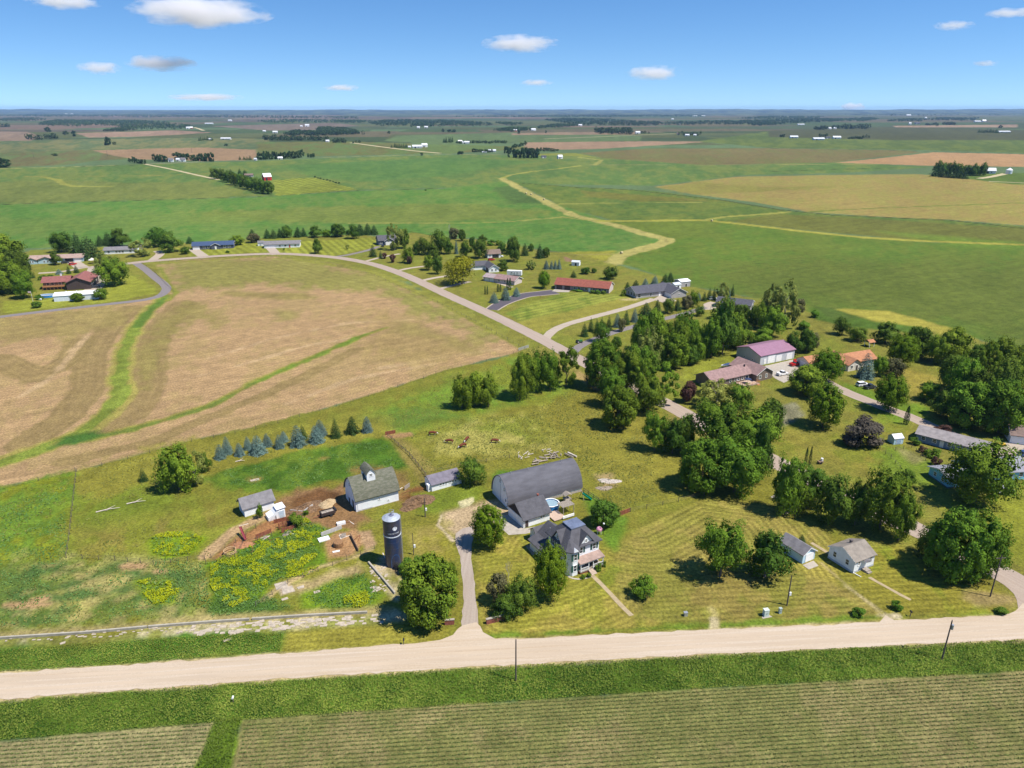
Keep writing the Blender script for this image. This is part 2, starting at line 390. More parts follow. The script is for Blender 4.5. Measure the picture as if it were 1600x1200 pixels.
P_([(785, 490), (880, 456), (960, 460), (985, 466), (850, 505), (815, 502)], (128, 144, 56), f=1.5, col2=(150, 156, 66), stripes=(4, [(785, 490), (960, 455)], .16))
P_([(800, 506), (985, 464), (1000, 470), (1020, 474), (920, 497), (860, 512), (840, 521)], (158, 152, 66), f=2, amp=.3)
P_([(880, 400), (893, 404), (900, 410), (882, 408)], (160, 128, 96), f=.7)
spot(1022, 461, 6, 3, (200, 184, 130)); spot(985, 468, 4, 2, (196, 180, 120))
# ------------------------------------------------------------------ hay field
HAY = [(243, 412), (300, 405), (430, 400), (520, 411), (580, 426), (640, 452), (700, 479), (760, 511), (822, 546), (800, 553), (700, 577), (600, 611), (500, 640), (400, 668), (300, 687), (200, 715), (100, 741), (-160, 792), (-160, 515), (0, 496), (110, 482), (190, 475), (262, 461)]
ST = [(-160, 792), (100, 741), (300, 687), (500, 640), (700, 577), (822, 546)]
P_(HAY, (198, 164, 118), f=.8, wob=.8, amp=.2, col2=(186, 158, 108), stripes=(2.6, ST, .07))
for pts, w_ in (([(285, 474), (250, 512), (228, 556), (230, 600), (208, 640), (170, 665)], 15), ([(205, 482), (170, 515), (142, 556), (138, 606), (104, 650), (40, 694)], 13), ([(560, 545), (470, 590), (400, 622), (330, 650), (240, 690), (100, 722)], 6), ([(0, 560), (60, 590), (110, 560), (130, 530)], 12)):
    stroke(pts, w_, (160, 138, 88), f=.8, wob=1.2, amp=.2, a=.8, stripes=(2.6, pts, .07))
for pts, w_ in (([(330, 560), (420, 530), (540, 505), (640, 500)], 3), ([(260, 600), (360, 575), (480, 540), (600, 520)], 2.2), ([(30, 620), (80, 590), (140, 520)], 2.5), ([(600, 575), (680, 560), (780, 545)], 3), ([(450, 630), (560, 590), (680, 568)], 2.5)):
    stroke(pts, w_, (216, 184, 140), f=1, wob=1.4, amp=.2, a=.6)
P_([(243, 412), (300, 405), (430, 400), (520, 411), (580, 426), (640, 452), (700, 479), (760, 511), (800, 535), (760, 530), (700, 505), (620, 470), (560, 452), (400, 447), (300, 452), (262, 455)], (148, 146, 72), f=9, wob=9, amp=.3, a=.85, stripes=(5, [(243, 412), (430, 400), (640, 452), (822, 546)], .08))
P_([(350, 455), (480, 458), (500, 466), (430, 468), (350, 462)], (158, 146, 80), f=3, a=.7)
P_([(225, 520), (290, 470), (320, 470), (350, 510), (310, 500), (260, 540), (230, 610), (215, 590)], (156, 144, 80), f=5, wob=5, a=.75)
P_([(430, 485), (470, 487), (455, 502), (430, 500)], (150, 148, 74), f=4, a=.5)
P_([(-160, 515), (110, 484), (180, 478), (215, 500), (150, 520), (-160, 560)], (164, 148, 86), f=6, wob=6, a=.7)
P_([(590, 480), (640, 500), (760, 550), (700, 572), (640, 570), (560, 545)], (174, 152, 92), f=7, wob=6, a=.6)
P_([(620, 500), (700, 520), (770, 548), (740, 556), (680, 530), (610, 520)], (158, 146, 82), f=4, a=.5)
stroke([(262, 462), (238, 480), (210, 512), (193, 548), (187, 590), (192, 618), (165, 650), (130, 675), (60, 703), (-60, 738)], 9, (176, 164, 86), f=1, wob=1)
stroke([(262, 462), (238, 480), (210, 512), (193, 548), (187, 590), (188, 618), (160, 650), (125, 677), (55, 706), (-60, 742)], 5.5, (138, 152, 62), f=.8, wob=1.2, amp=.6)
stroke([(262, 466), (240, 480), (214, 510)], 5, (108, 136, 54), f=1, wob=1)
stroke([(604, 512), (560, 528), (490, 557), (410, 592), (380, 606), (330, 633), (260, 655), (200, 672), (150, 684), (95, 692)], 4.6, (166, 158, 78), f=1, wob=1)
stroke([(604, 511), (570, 523), (520, 545), (450, 575), (395, 600)], 3.0, (122, 144, 54), f=1, wob=1.4, amp=.5)
stroke([(395, 600), (330, 634), (260, 656), (200, 673), (150, 683)], 2.6, (124, 138, 60), f=1, wob=1.4, amp=.5)
P_([(100, 683), (150, 672), (165, 680), (120, 693), (80, 700)], (84, 122, 50), f=2, amp=.5)
stroke([(250, 418), (262, 440), (275, 458), (262, 470)], 3.5, (150, 152, 64), f=1)
stroke([(245, 412), (430, 399), (580, 424), (700, 477), (822, 546)], 6, (154, 152, 68), f=1.5, wob=1)
# ------------------------------------------------------------------ pasture and farmyard
P_([(830, 548), (905, 575), (1060, 660), (1200, 740), (1280, 800), (1330, 850), (1330, 990), (760, 1003), (400, 1025), (-160, 1068), (-160, 790), (0, 762), (100, 741), (300, 688), (500, 641), (700, 578)], (146, 142, 56), f=.6, amp=.32, col2=(134, 136, 52))
P_([(640, 690), (720, 650), (830, 640), (930, 590), (1060, 680), (1100, 780), (960, 760), (900, 715), (780, 720), (720, 740)], (158, 150, 62), f=8, wob=6, amp=.4, col2=(146, 140, 56))
P_([(700, 655), (830, 650), (860, 690), (760, 700), (690, 700)], (160, 168, 66), f=8, wob=5, amp=.6, col2=(178, 170, 88), thr=.55)
P_([(600, 640), (800, 560), (905, 575), (920, 600), (760, 640), (620, 690)], (142, 152, 52), f=6, wob=4, amp=.5, col2=(120, 146, 50), thr=.54)
P_([(560, 660), (640, 640), (700, 636), (720, 655), (640, 670)], (100, 132, 54), f=5, wob=4, a=.7)
P_([(180, 720), (300, 690), (340, 720), (260, 760), (200, 760)], (164, 158, 60), f=6, wob=4)
P_([(120, 735), (300, 690), (600, 655), (600, 680), (340, 735), (250, 790), (120, 800)], (156, 150, 60), f=5, wob=4)
P_([(-160, 790), (118, 735), (112, 800), (105, 870), (60, 900), (-160, 930)], (146, 154, 44), f=2, wob=3, amp=.5, col2=(112, 140, 46), thr=.5)
P_([(112, 790), (230, 760), (300, 790), (280, 830), (110, 860)], (128, 142, 48), f=5, wob=5, amp=.5)
P_([(115, 830), (250, 800), (330, 790), (370, 800), (330, 850), (240, 875), (120, 868)], (158, 148, 68), f=6, wob=5, amp=.4, col2=(140, 144, 52))
P_([(-160, 880), (120, 870), (320, 885), (330, 960), (-160, 1010)], (118, 140, 60), f=4, wob=5, amp=.6, col2=(160, 156, 84), thr=.52)
scatter([(0, 880), (320, 890), (330, 960), (0, 985)], 46, 1, 4, (84, 114, 56), seed=2, f=1.5, wob=1.5, a=.75, amp=.5)
scatter([(0, 880), (320, 890), (330, 960), (0, 985)], 30, .6, 2.6, (190, 172, 108), seed=3, f=1.2, wob=1.5, a=.55)
for x, y, a, b in ((40, 945, 5, 1.2), (207, 885, 3, 1.2), (250, 893, 1.6, .8), (335, 750, 1.6, 1), (60, 936, 2, 1)): spot(x, y, a, b, (192, 158, 112), f=1, wob=.8)
P_([(345, 735), (470, 706), (598, 682), (612, 690), (645, 728), (628, 738), (560, 735), (540, 750), (470, 764), (430, 770), (345, 762), (320, 750)], (88, 124, 38), f=1.6, wob=2, amp=.6, col2=(112, 136, 44), thr=.52)
spot(510, 716, 1.4, .7, (170, 150, 76)); spot(398, 748, 2, 1.4, (170, 150, 82), f=1.4)
P_([(545, 735), (560, 725), (640, 735), (655, 770), (650, 792), (625, 795), (600, 760)], (150, 126, 72), f=2, wob=2)
P_([(608, 680), (625, 676), (680, 735), (672, 760), (650, 765), (640, 735)], (156, 142, 74), f=1.5, wob=1.5)
P_([(600, 680), (640, 676), (646, 682), (606, 686)], (178, 142, 96), f=.8)
# bare earth
DIRT = (172, 134, 92)
P_([(425, 785), (470, 765), (540, 755), (560, 800), (575, 812), (555, 826), (480, 835), (440, 812)], DIRT, f=2, wob=2.5, amp=.5, col2=(150, 116, 78))
P_([(455, 780), (500, 765), (535, 768), (525, 790), (480, 800), (460, 796)], (128, 92, 58), f=1.5, wob=1, amp=.6)
P_([(330, 872), (370, 838), (400, 825), (430, 805), (440, 818), (420, 840), (400, 850), (360, 880), (330, 885)], (176, 128, 84), f=1.2, wob=1, amp=.4)
stroke([(322, 868), (345, 848), (370, 828), (400, 812), (425, 800)], 3.2, (196, 164, 120), f=.8, wob=.6, stripes=(1.2, [(322, 868), (370, 828), (425, 800)], .1))
P_([(505, 845), (530, 828), (560, 830), (570, 850), (550, 870), (515, 876), (510, 860)], (190, 148, 104), f=1, wob=1, amp=.4)
P_([(560, 830), (580, 828), (588, 850), (570, 862)], (196, 162, 122), f=.8, wob=.6)
P_([(640, 762), (668, 755), (672, 780), (655, 800), (630, 795), (625, 775)], (132, 92, 54), f=1.5, wob=1.5, amp=.8, col2=(170, 126, 80))
P_([(690, 800), (720, 792), (760, 782), (785, 780), (800, 800), (770, 820), (740, 838), (712, 838), (690, 828)], (206, 180, 140), f=1.6, wob=1.4, amp=.25)
P_([(628, 830), (690, 815), (705, 835), (715, 870), (690, 880), (650, 868)], (176, 160, 84), f=3, wob=2.5, amp=.5, col2=(150, 144, 56))
stroke([(690, 806), (684, 820), (694, 830), (708, 845)], .7, (226, 204, 170), f=.5)
stroke([(400, 948), (440, 915), (500, 885), (550, 872), (580, 858)], 1.3, (200, 176, 122), f=.6, wob=.6)
P_([(430, 912), (447, 908), (462, 922), (440, 930)], (206, 184, 152), f=.4, wob=.3, amp=.15)
P_([(460, 915), (520, 893), (560, 880), (570, 895), (520, 910), (470, 930)], (178, 158, 108), f=1.6, wob=1.6, amp=.5)
P_([(470, 930), (530, 905), (570, 895), (600, 930), (580, 948), (500, 955), (470, 950)], (86, 126, 42), f=1.6, wob=1.5, amp=.6, col2=(120, 144, 36))
P_([(575, 880), (605, 878), (660, 905), (640, 940), (615, 935)], (150, 148, 74), f=1.2, wob=1, amp=.6, col2=(196, 180, 140), thr=.55)
P_([(590, 872), (604, 868), (622, 880), (636, 892), (620, 900)], (186, 160, 124), f=1, wob=.6)
P_([(320, 880), (350, 868), (400, 845), (465, 815), (520, 830), (505, 850), (510, 880), (440, 905), (400, 940), (330, 960)], (104, 132, 34), f=1.2, wob=1.2, amp=.6)
P_([(330, 930), (420, 940), (460, 955), (330, 965)], (82, 114, 44), f=2, wob=2, amp=.5)
for pl in ([(235, 842), (262, 832), (300, 832), (318, 842), (298, 866), (262, 870), (240, 865)], [(213, 908), (250, 905), (285, 915), (270, 940), (240, 945), (225, 930)]):
    P_(pl, (124, 148, 30), f=1.5, wob=1.5, amp=.6)
# concrete feed lanes along the road fence
stroke([(-60, 995), (130, 985), (330, 968), (470, 962), (600, 955)], 2.4, (176, 160, 104), f=1.5, wob=1.2, amp=.5)
stroke([(-60, 1008), (150, 1000), (330, 985), (480, 977), (610, 968)], 3.0, (150, 152, 76), f=1.5, wob=1.5, amp=.6, col2=(196, 182, 144), thr=.58)
P_([(-160, 1015), (150, 1005), (340, 990), (450, 988), (440, 1018), (200, 1038), (-160, 1068)], (108, 142, 50), f=1.5, wob=1.2, amp=.5, col2=(86, 122, 40))
P_([(450, 988), (620, 975), (700, 985), (690, 1002), (440, 1020)], (160, 152, 62), f=1.2, amp=.3, stripes=(1.6, [(400, 1025), (700, 1004)], .1))
stroke([(-60, 1026), (150, 1014), (300, 1004), (400, 996)], 2.0, (78, 116, 36), f=1.4, wob=1, amp=.5)
# house lawns with mowing stripes
P_([(745, 850), (780, 838), (830, 835), (870, 850), (960, 860), (1000, 830), (1100, 780), (1200, 790), (1290, 830), (1320, 880), (1300, 960), (1370, 966), (1060, 984), (780, 996), (752, 985), (743, 920)], (178, 164, 76), f=1.5, wob=1, amp=.35, col2=(156, 152, 60), stripes=(1.5, [(945, 876), (960, 900), (940, 925), (880, 950), (800, 960)], .2))
P_([(960, 860), (1000, 825), (1100, 780), (1210, 790), (1290, 830), (1310, 870), (1230, 870), (1090, 880), (1000, 960), (960, 940)], (172, 158, 80), f=2, wob=1, amp=.26, col2=(152, 146, 66), stripes=(1.7, [(1000, 830), (1090, 785), (1200, 800), (1260, 870), (1160, 960)], .24))
P_([(985, 968), (1040, 900), (1120, 890), (1240, 890), (1330, 920), (1390, 966), (1110, 980)], (166, 150, 78), f=2, wob=1, amp=.26, col2=(144, 140, 62), stripes=(1.6, [(990, 990), (1400, 968)], .2))
P_([(945, 880), (965, 890), (960, 912), (935, 915)], (124, 138, 44), f=1, a=.7)
P_([(905, 775), (925, 768), (962, 800), (985, 810), (960, 860), (930, 830)], (112, 144, 46), f=1.5, wob=1)
P_([(930, 742), (955, 740), (968, 760), (940, 768)], (176, 154, 104), f=1.5, wob=1, amp=.7)
P_([(640, 770), (690, 765), (720, 755), (760, 765), (740, 785), (690, 800), (645, 810)], (128, 142, 48), f=2, wob=1.5, amp=.5)
P_([(780, 735), (800, 735), (800, 748), (785, 755), (768, 750)], (104, 136, 44), f=1)
P_([(718, 785), (738, 780), (738, 788), (722, 792)], (206, 196, 150), f=.4)
P_([(755, 998), (1090, 983), (1380, 968), (1560, 962), (1560, 955), (1380, 960), (1090, 974), (780, 990)], (120, 142, 48), f=1, amp=.4)
P_([(1280, 870), (1400, 850), (1540, 900), (1590, 940), (1560, 960), (1380, 966)], (156, 148, 58), f=2, wob=1, amp=.35, col2=(136, 144, 48), stripes=(1.6, [(1390, 966), (1560, 955)], .16))
stroke([(1112, 950), (1120, 965), (1118, 982)], 1.2, (190, 176, 110), f=.8, wob=.6); stroke([(1116, 968), (1116, 984)], 1.6, (214, 198, 152), f=.5)
stroke([(1283, 880), (1330, 920), (1360, 945), (1384, 966)], .8, (206, 186, 130), f=.5, wob=.4); stroke([(1318, 914), (1348, 934), (1378, 955), (1396, 966)], .7, (214, 196, 150), f=.5, wob=.4)
spot(1545, 935, 6, 3, (172, 152, 96), f=1.5, wob=1.5); spot(1388, 962, 2.5, 1, (216, 200, 160), f=.8)
P_([(1050, 640), (1180, 700), (1330, 775), (1340, 790), (1180, 720), (1040, 660)], (160, 140, 84), f=2, wob=2, a=.6)
P_([(1215, 640), (1280, 690), (1380, 650), (1470, 690), (1420, 760), (1330, 740), (1200, 700)], (156, 148, 64), f=6, wob=5, amp=.4, col2=(134, 138, 52))
P_([(1370, 690), (1470, 720), (1450, 760), (1380, 745)], (122, 142, 48), f=4, wob=3, amp=.4)
P_([(1400, 700), (1432, 706), (1448, 718), (1426, 724)], (146, 142, 84), f=1.5, amp=.5)
P_([(1300, 590), (1400, 620), (1460, 640), (1400, 660), (1330, 625)], (116, 142, 44), f=3, wob=3, amp=.4)
P_([(1400, 570), (1470, 590), (1460, 620), (1420, 620)], (170, 156, 70), f=3, wob=3)
P_([(1090, 560), (1160, 545), (1190, 580), (1100, 600), (1060, 590)], (152, 156, 58), f=3, wob=3, amp=.45)
P_([(1160, 560), (1185, 572), (1180, 582), (1150, 574)], (196, 176, 116), f=1.5)
P_([(1188, 640), (1245, 628), (1260, 650), (1215, 668), (1190, 655)], (150, 146, 112), f=1.2, amp=.4)
P_([(900, 575), (940, 600), (935, 612), (895, 588)], (186, 160, 100), f=1.5, wob=1)
P_([(823, 549), (850, 540), (905, 575), (890, 590), (850, 560)], (158, 150, 72), f=2)
P_([(1470, 780), (1600, 770), (1700, 800), (1700, 900), (1580, 880), (1480, 840)], (146, 150, 52), f=5, wob=4, amp=.4)
P_([(1560, 600), (1700, 620), (1700, 720), (1600, 690), (1560, 660)], (140, 140, 62), f=4)
# verge and young crop field at the near side of the road
P_([(-160, 1062), (-160, 1052), (0, 1050), (200, 1038), (400, 1023), (700, 1002), (1060, 986), (1560, 961), (1700, 953), (1700, 1003), (1000, 1035), (720, 1050), (0, 1100), (-160, 1112)], (206, 186, 134), f=.6, wob=.5, amp=.2)
P_([(-160, 1110), (0, 1097), (400, 1067), (1000, 1031), (1300, 1015), (1700, 998), (1700, 1046), (1100, 1078), (380, 1128), (0, 1160), (-160, 1175)], (70, 108, 32), f=.6, wob=.8, amp=.5, col2=(98, 130, 42))
SOIL = (170, 160, 110)
P_([(-160, 1172), (0, 1158), (337, 1128), (296, 1240), (-200, 1260)], SOIL, f=.5, wob=.4, amp=.22)
P_([(378, 1124), (1100, 1075), (1700, 1044), (1760, 1300), (330, 1300)], (142, 140, 82), f=.5, wob=.4, amp=.2, col2=(152, 142, 92), thr=.57)
P_([(337, 1124), (378, 1122), (350, 1240), (290, 1240)], (112, 140, 40), f=.6, wob=.7, amp=.5)

me = bpy.data.meshes.new('ground')
me.vertices.add(NV); co3 = np.zeros((NV, 3), np.float32); co3[:, 0] = GX; co3[:, 1] = GY
me.vertices.foreach_set('co', co3.ravel())
a_ = np.arange(NV).reshape(NR, NU); q = np.stack([a_[:-1, :-1], a_[:-1, 1:], a_[1:, 1:], a_[1:, :-1]], -1).reshape(-1, 4)
nq = len(q); me.loops.add(nq * 4); me.loops.foreach_set('vertex_index', q.ravel().astype(np.int32))
me.polygons.add(nq); me.polygons.foreach_set('loop_start', np.arange(0, nq * 4, 4, dtype=np.int32))
me.update(calc_edges=True)
ca = me.color_attributes.new('col', 'FLOAT_COLOR', 'POINT')
c4 = np.ones((NV, 4), np.float32); c4[:, :3] = np.clip(C, 0, 1); ca.data.foreach_set('color', c4.ravel())
gm = bpy.data.materials.new('ground_cover'); gm.use_nodes = True; t = gm.node_tree; b = t.nodes['Principled BSDF']
b.inputs['Roughness'].default_value = .95; b.inputs['Specular IOR Level'].default_value = .08
at = nn(t, 'ShaderNodeAttribute', attribute_name='col'); ge = nn(t, 'ShaderNodeNewGeometry')
na = nn(t, 'ShaderNodeTexNoise', i_Scale=1.6, i_Detail=6, i_Roughness=.72); nb_ = nn(t, 'ShaderNodeTexNoise', i_Scale=.22, i_Detail=5, i_Roughness=.65)
t.links.new(ge.outputs['Position'], na.inputs['Vector']); t.links.new(ge.outputs['Position'], nb_.inputs['Vector'])
ra = nn(t, 'ShaderNodeMapRange', i_1=.36, i_2=.64, i_3=.6, i_4=1.42); rb = nn(t, 'ShaderNodeMapRange', i_1=.3, i_2=.7, i_3=.8, i_4=1.2)
t.links.new(na.outputs['Fac'], ra.inputs['Value']); t.links.new(nb_.outputs['Fac'], rb.inputs['Value'])
mpr = nn(t, 'ShaderNodeMapping'); mpr.inputs['Rotation'].default_value = (0, 0, radians(-30)); mps = nn(t, 'ShaderNodeMapping'); mps.inputs['Scale'].default_value = (.012, .16, 1)
nr_ = nn(t, 'ShaderNodeTexNoise', i_Scale=1.0, i_Detail=5, i_Roughness=.7); t.links.new(ge.outputs['Position'], mpr.inputs[0]); t.links.new(mpr.outputs[0], mps.inputs[0]); t.links.new(mps.outputs[0], nr_.inputs['Vector'])
rc = nn(t, 'ShaderNodeMapRange', i_1=.3, i_2=.7, i_3=.86, i_4=1.14); t.links.new(nr_.outputs['Fac'], rc.inputs['Value'])
mm0 = nn(t, 'ShaderNodeMath', operation='MULTIPLY'); t.links.new(rb.outputs[0], mm0.inputs[0]); t.links.new(rc.outputs[0], mm0.inputs[1]); rb = mm0
mm = nn(t, 'ShaderNodeMath', operation='MULTIPLY'); t.links.new(ra.outputs[0], mm.inputs[0]); t.links.new(rb.outputs[0], mm.inputs[1])
vm = nn(t, 'ShaderNodeVectorMath', operation='SCALE'); t.links.new(at.outputs['Color'], vm.inputs[0]); t.links.new(mm.outputs[0], vm.inputs['Scale'])
t.links.new(vm.outputs[0], b.inputs['Base Color'])
bp = nn(t, 'ShaderNodeBump', i_Strength=.5, i_Distance=.25); t.links.new(na.outputs['Fac'], bp.inputs['Height']); t.links.new(bp.outputs[0], b.inputs['Normal'])
me.materials.append(gm); struct(link('ground', me))
# plain land out to the horizon, just under the painted sheet
far = MB(); far.face([(-70000, -2000, -.5), (70000, -2000, -.5), (70000, 70000, -.5), (-70000, 70000, -.5)])
struct(far.build('far_plain', mat('far_plain', T(104, 126, 88), scale=.0012, var=.25, det=6), fix=False))
# ------------------------------------------------------------------ roads, drives, slabs (sheets lying on the ground)
def smooth_line(p, step):
    q = [p[0]] + list(p) + [p[-1]]; out = []
    for i in range(1, len(q) - 2):
        a, b, c, d = (np.array(q[i + k - 1], float) for k in range(4))
        n = max(2, int(np.linalg.norm(c - b) / step))
        for k in range(n):
            t = k / n
            out.append(tuple(.5 * ((2 * b) + (c - a) * t + (2 * a - 5 * b + 4 * c - d) * t * t + (3 * b - a - 3 * c + d) * t ** 3)))
    out.append(tuple(p[-1])); return out
def jit(x, y, a): 
    return (x + a * (float(vnoise(np.array([x * .9]), np.array([y * .9]), 9)[0]) - .5), y + a * (float(vnoise(np.array([x * .9]), np.array([y * .9]), 11)[0]) - .5))
def sheet(name, poly, m, z=.03, a=.35, step=1.5, px=True):
    p = [G(*q) for q in poly] if px else poly
    o = []
    for i in range(len(p)):
        x0, y0 = p[i]; x1, y1 = p[(i + 1) % len(p)]; n = max(1, int(hypot(x1 - x0, y1 - y0) / step))
        for k in range(n): o.append((*jit(x0 + (x1 - x0) * k / n, y0 + (y1 - y0) * k / n, a), z))
    mb = MB(); mb.face(o); return struct(mb.build(name, m))
def ribbon(name, pts, wd, m, z=.03, a=.4, step=2.0, w2=None):
    p = smooth_line([G(*q) for q in pts], step); L, R = [], []
    for i, (x, y) in enumerate(p):
        x0, y0 = p[max(0, i - 1)]; x1, y1 = p[min(len(p) - 1, i + 1)]
        l = hypot(x1 - x0, y1 - y0) + 1e-6; nx, ny = -(y1 - y0) / l, (x1 - x0) / l
        k = i / max(1, len(p) - 1); h = (wd + ((w2 or wd) - wd) * k) / 2
        L.append((*jit(x + nx * h, y + ny * h, a), z)); R.append((*jit(x - nx * h, y - ny * h, a), z))
    mb = MB(); n = len(p)
    mb.poly(L + R, [(i, n + i, n + i + 1, i + 1) for i in range(n - 1)])
    return struct(mb.build(name, m, fix=True))
def roadmat(name, c1, c2, ang, spec=.2, fine=3.0):
    m = bpy.data.materials.new(name); m.use_nodes = True; t = m.node_tree; b = t.nodes['Principled BSDF']
    b.inputs['Roughness'].default_value = .95; b.inputs['Specular IOR Level'].default_value = spec
    ge = nn(t, 'ShaderNodeNewGeometry'); mp = nn(t, 'ShaderNodeMapping')
    mp.inputs['Rotation'].default_value = (0, 0, -ang)
    m2 = nn(t, 'ShaderNodeMapping'); m2.inputs['Scale'].default_value = (.035, 1.1, 1)
    t.links.new(ge.outputs['Position'], mp.inputs[0]); t.links.new(mp.outputs[0], m2.inputs[0])
    n1 = nn(t, 'ShaderNodeTexNoise', i_Scale=1.0, i_Detail=4, i_Roughness=.6); t.links.new(m2.outputs[0], n1.inputs['Vector'])
    n2 = nn(t, 'ShaderNodeTexNoise', i_Scale=fine, i_Detail=5, i_Roughness=.75); t.links.new(ge.outputs['Position'], n2.inputs['Vector'])
    mr = nn(t, 'ShaderNodeMapRange', i_1=.35, i_2=.65); t.links.new(n1.outputs['Fac'], mr.inputs['Value'])
    mx = nn(t, 'ShaderNodeMix', data_type='RGBA'); mx.inputs['A'].default_value = (*c1, 1); mx.inputs['B'].default_value = (*c2, 1)
    t.links.new(mr.outputs[0], mx.inputs['Factor'])
    r2 = nn(t, 'ShaderNodeMapRange', i_1=.25, i_2=.75, i_3=.84, i_4=1.14); t.links.new(n2.outputs['Fac'], r2.inputs['Value'])
    v = nn(t, 'ShaderNodeVectorMath', operation='SCALE'); t.links.new(mx.outputs['Result'], v.inputs[0]); t.links.new(r2.outputs[0], v.inputs['Scale'])
    t.links.new(v.outputs[0], b.inputs['Base Color'])
    bp = nn(t, 'ShaderNodeBump', i_Strength=.35, i_Distance=.06); t.links.new(n2.outputs['Fac'], bp.inputs['Height']); t.links.new(bp.outputs[0], b.inputs['Normal'])
    return m
GRAV = roadmat('gravel', T(243, 223, 199), T(228, 204, 174), radians(4.6))
LOT = roadmat('lot_gravel', T(214, 192, 162), T(196, 172, 140), radians(60), fine=2)
STREET = roadmat('street_chip_seal', T(214, 194, 176), T(202, 180, 162), radians(-64))
PALE = roadmat('pale_concrete', T(226, 210, 190), T(212, 192, 170), radians(30))
CONC = mat('concrete', T(214, 202, 186), var=.14, scale=1.2)
ASPH = mat('asphalt', T(112, 104, 112), var=.12, scale=1.5)
GREYL = mat('worn_asphalt', T(160, 150, 148), var=.12, scale=1.0)
TANP = mat('tan_gravel', T(212, 190, 150), var=.12, scale=1.2)
sheet('gravel_road', [(-90, 1060), (0, 1052), (200, 1039), (400, 1024), (560, 1012), (660, 1004), (690, 1001), (708, 992), (722, 976), (746, 972), (757, 988), (775, 998), (800, 999), (1060, 986), (1300, 976), (1372, 971), (1384, 962), (1398, 970), (1560, 961.5), (1585, 955), (1600, 944), (1690, 936), (1690, 995), (1600, 999.5), (1300, 1013), (1000, 1028), (720, 1043), (400, 1063), (200, 1079), (0, 1093), (-90, 1101)], GRAV, z=.05, a=.7)
TRK = mat('gravel_wheel_track', T(233, 210, 182), var=.06, scale=.5, stretch=(.1, 1, 1))
for off, w_, m_ in ((-9, .8, TRK), (-1.5, .7, TRK), (7.5, .8, TRK)):
    ribbon('wheel_track', [(x, y + off * (1.05 - x / 8000)) for x, y in ((-80, 1079), (0, 1072.5), (200, 1059), (400, 1043.5), (560, 1032), (720, 1022), (1000, 1008), (1300, 995), (1600, 980), (1680, 975))], w_, m_, z=.056, a=.25, step=5)
ribbon('street', [(140, 418), (197, 412), (240, 407.5), (300, 403), (360, 399), (430, 396.5), (480, 398.5), (530, 403), (570, 410), (600, 418), (640, 433), (700, 461), (760, 488), (800, 507), (850, 532), (905, 562), (980, 600), (1050, 636), (1200, 716), (1350, 790), (1480, 850), (1552, 890), (1588, 909), (1614, 932), (1626, 968)], 7.2, STREET, z=.042)
ribbon('lane', [(212, 411), (226, 420), (243, 434), (256, 444), (260, 452), (250, 462), (225, 468.5), (180, 474), (100, 483), (0, 495), (-60, 502)], 5, GREYL, z=.034)
for pts, w_, m_ in (([(167, 414), (150, 416.5), (128, 418.5), (100, 424), (60, 427)], 4, PALE), ([(150, 417), (148, 430), (150, 444), (142, 456)], 9, PALE), ([(128, 418), (112, 408)], 8, PALE), ([(236, 408), (250, 397), (246, 392)], 6, PALE), ([(322, 403), (306, 392), (304, 389)], 7, PALE), ([(432, 398), (424, 389), (420, 386.5)], 6.5, PALE),
                    ([(518, 402), (545, 398), (575, 391), (592, 385)], 4, GREYL), ([(564, 410), (600, 401), (625, 396.5)], 3, PALE), ([(616, 424.5), (640, 419), (664, 416)], 3.2, PALE), ([(652, 440), (680, 434), (700, 431)], 3.5, PALE), ([(688, 451), (712, 445), (735, 440)], 3.2, PALE), ([(756, 434), (775, 441), (800, 449)], 2.5, PALE),
                    ([(852, 529), (864, 517), (885, 507), (920, 497), (980, 481), (1022, 467)], 4.5, PALE), ([(893, 553), (906, 541), (930, 530), (960, 519), (1010, 505), (1070, 490), (1102, 480)], 4.2, GREYL),
                    ([(1238, 566), (1300, 602), (1370, 632), (1425, 653), (1480, 677), (1540, 700), (1640, 738)], 5.6, STREET)):
    ribbon('driveway', pts, w_, m_, z=.026)
sheet('driveway', [(1020, 468), (1032, 461), (1046, 464), (1058, 470), (1040, 474)], PALE, z=.022)
sheet('driveway', [(1100, 484), (1099, 475), (1110, 471), (1122, 474), (1118, 484)], PALE, z=.022)
sheet('driveway', [(1190, 573), (1243, 561), (1262, 566), (1262, 580), (1225, 598), (1212, 592)], CONC, z=.022)
sheet('driveway', [(1572, 690), (1610, 694), (1640, 720), (1600, 716), (1556, 703)], PALE, z=.022)
# asphalt drive with pale kerbs in front of the long red-roofed house
AD = [(768, 484), (782, 475), (800, 467.5), (822, 461), (845, 458.5), (868, 456)]
ribbon('kerb', AD, 7.6, PALE, z=.02, a=.2, w2=11); ribbon('driveway', AD, 6.0, ASPH, z=.03, a=.15, w2=9.6)
sheet('driveway', [(862, 455), (868, 451), (892, 453), (889, 456.5), (872, 456.5)], CONC, z=.036, a=.1)
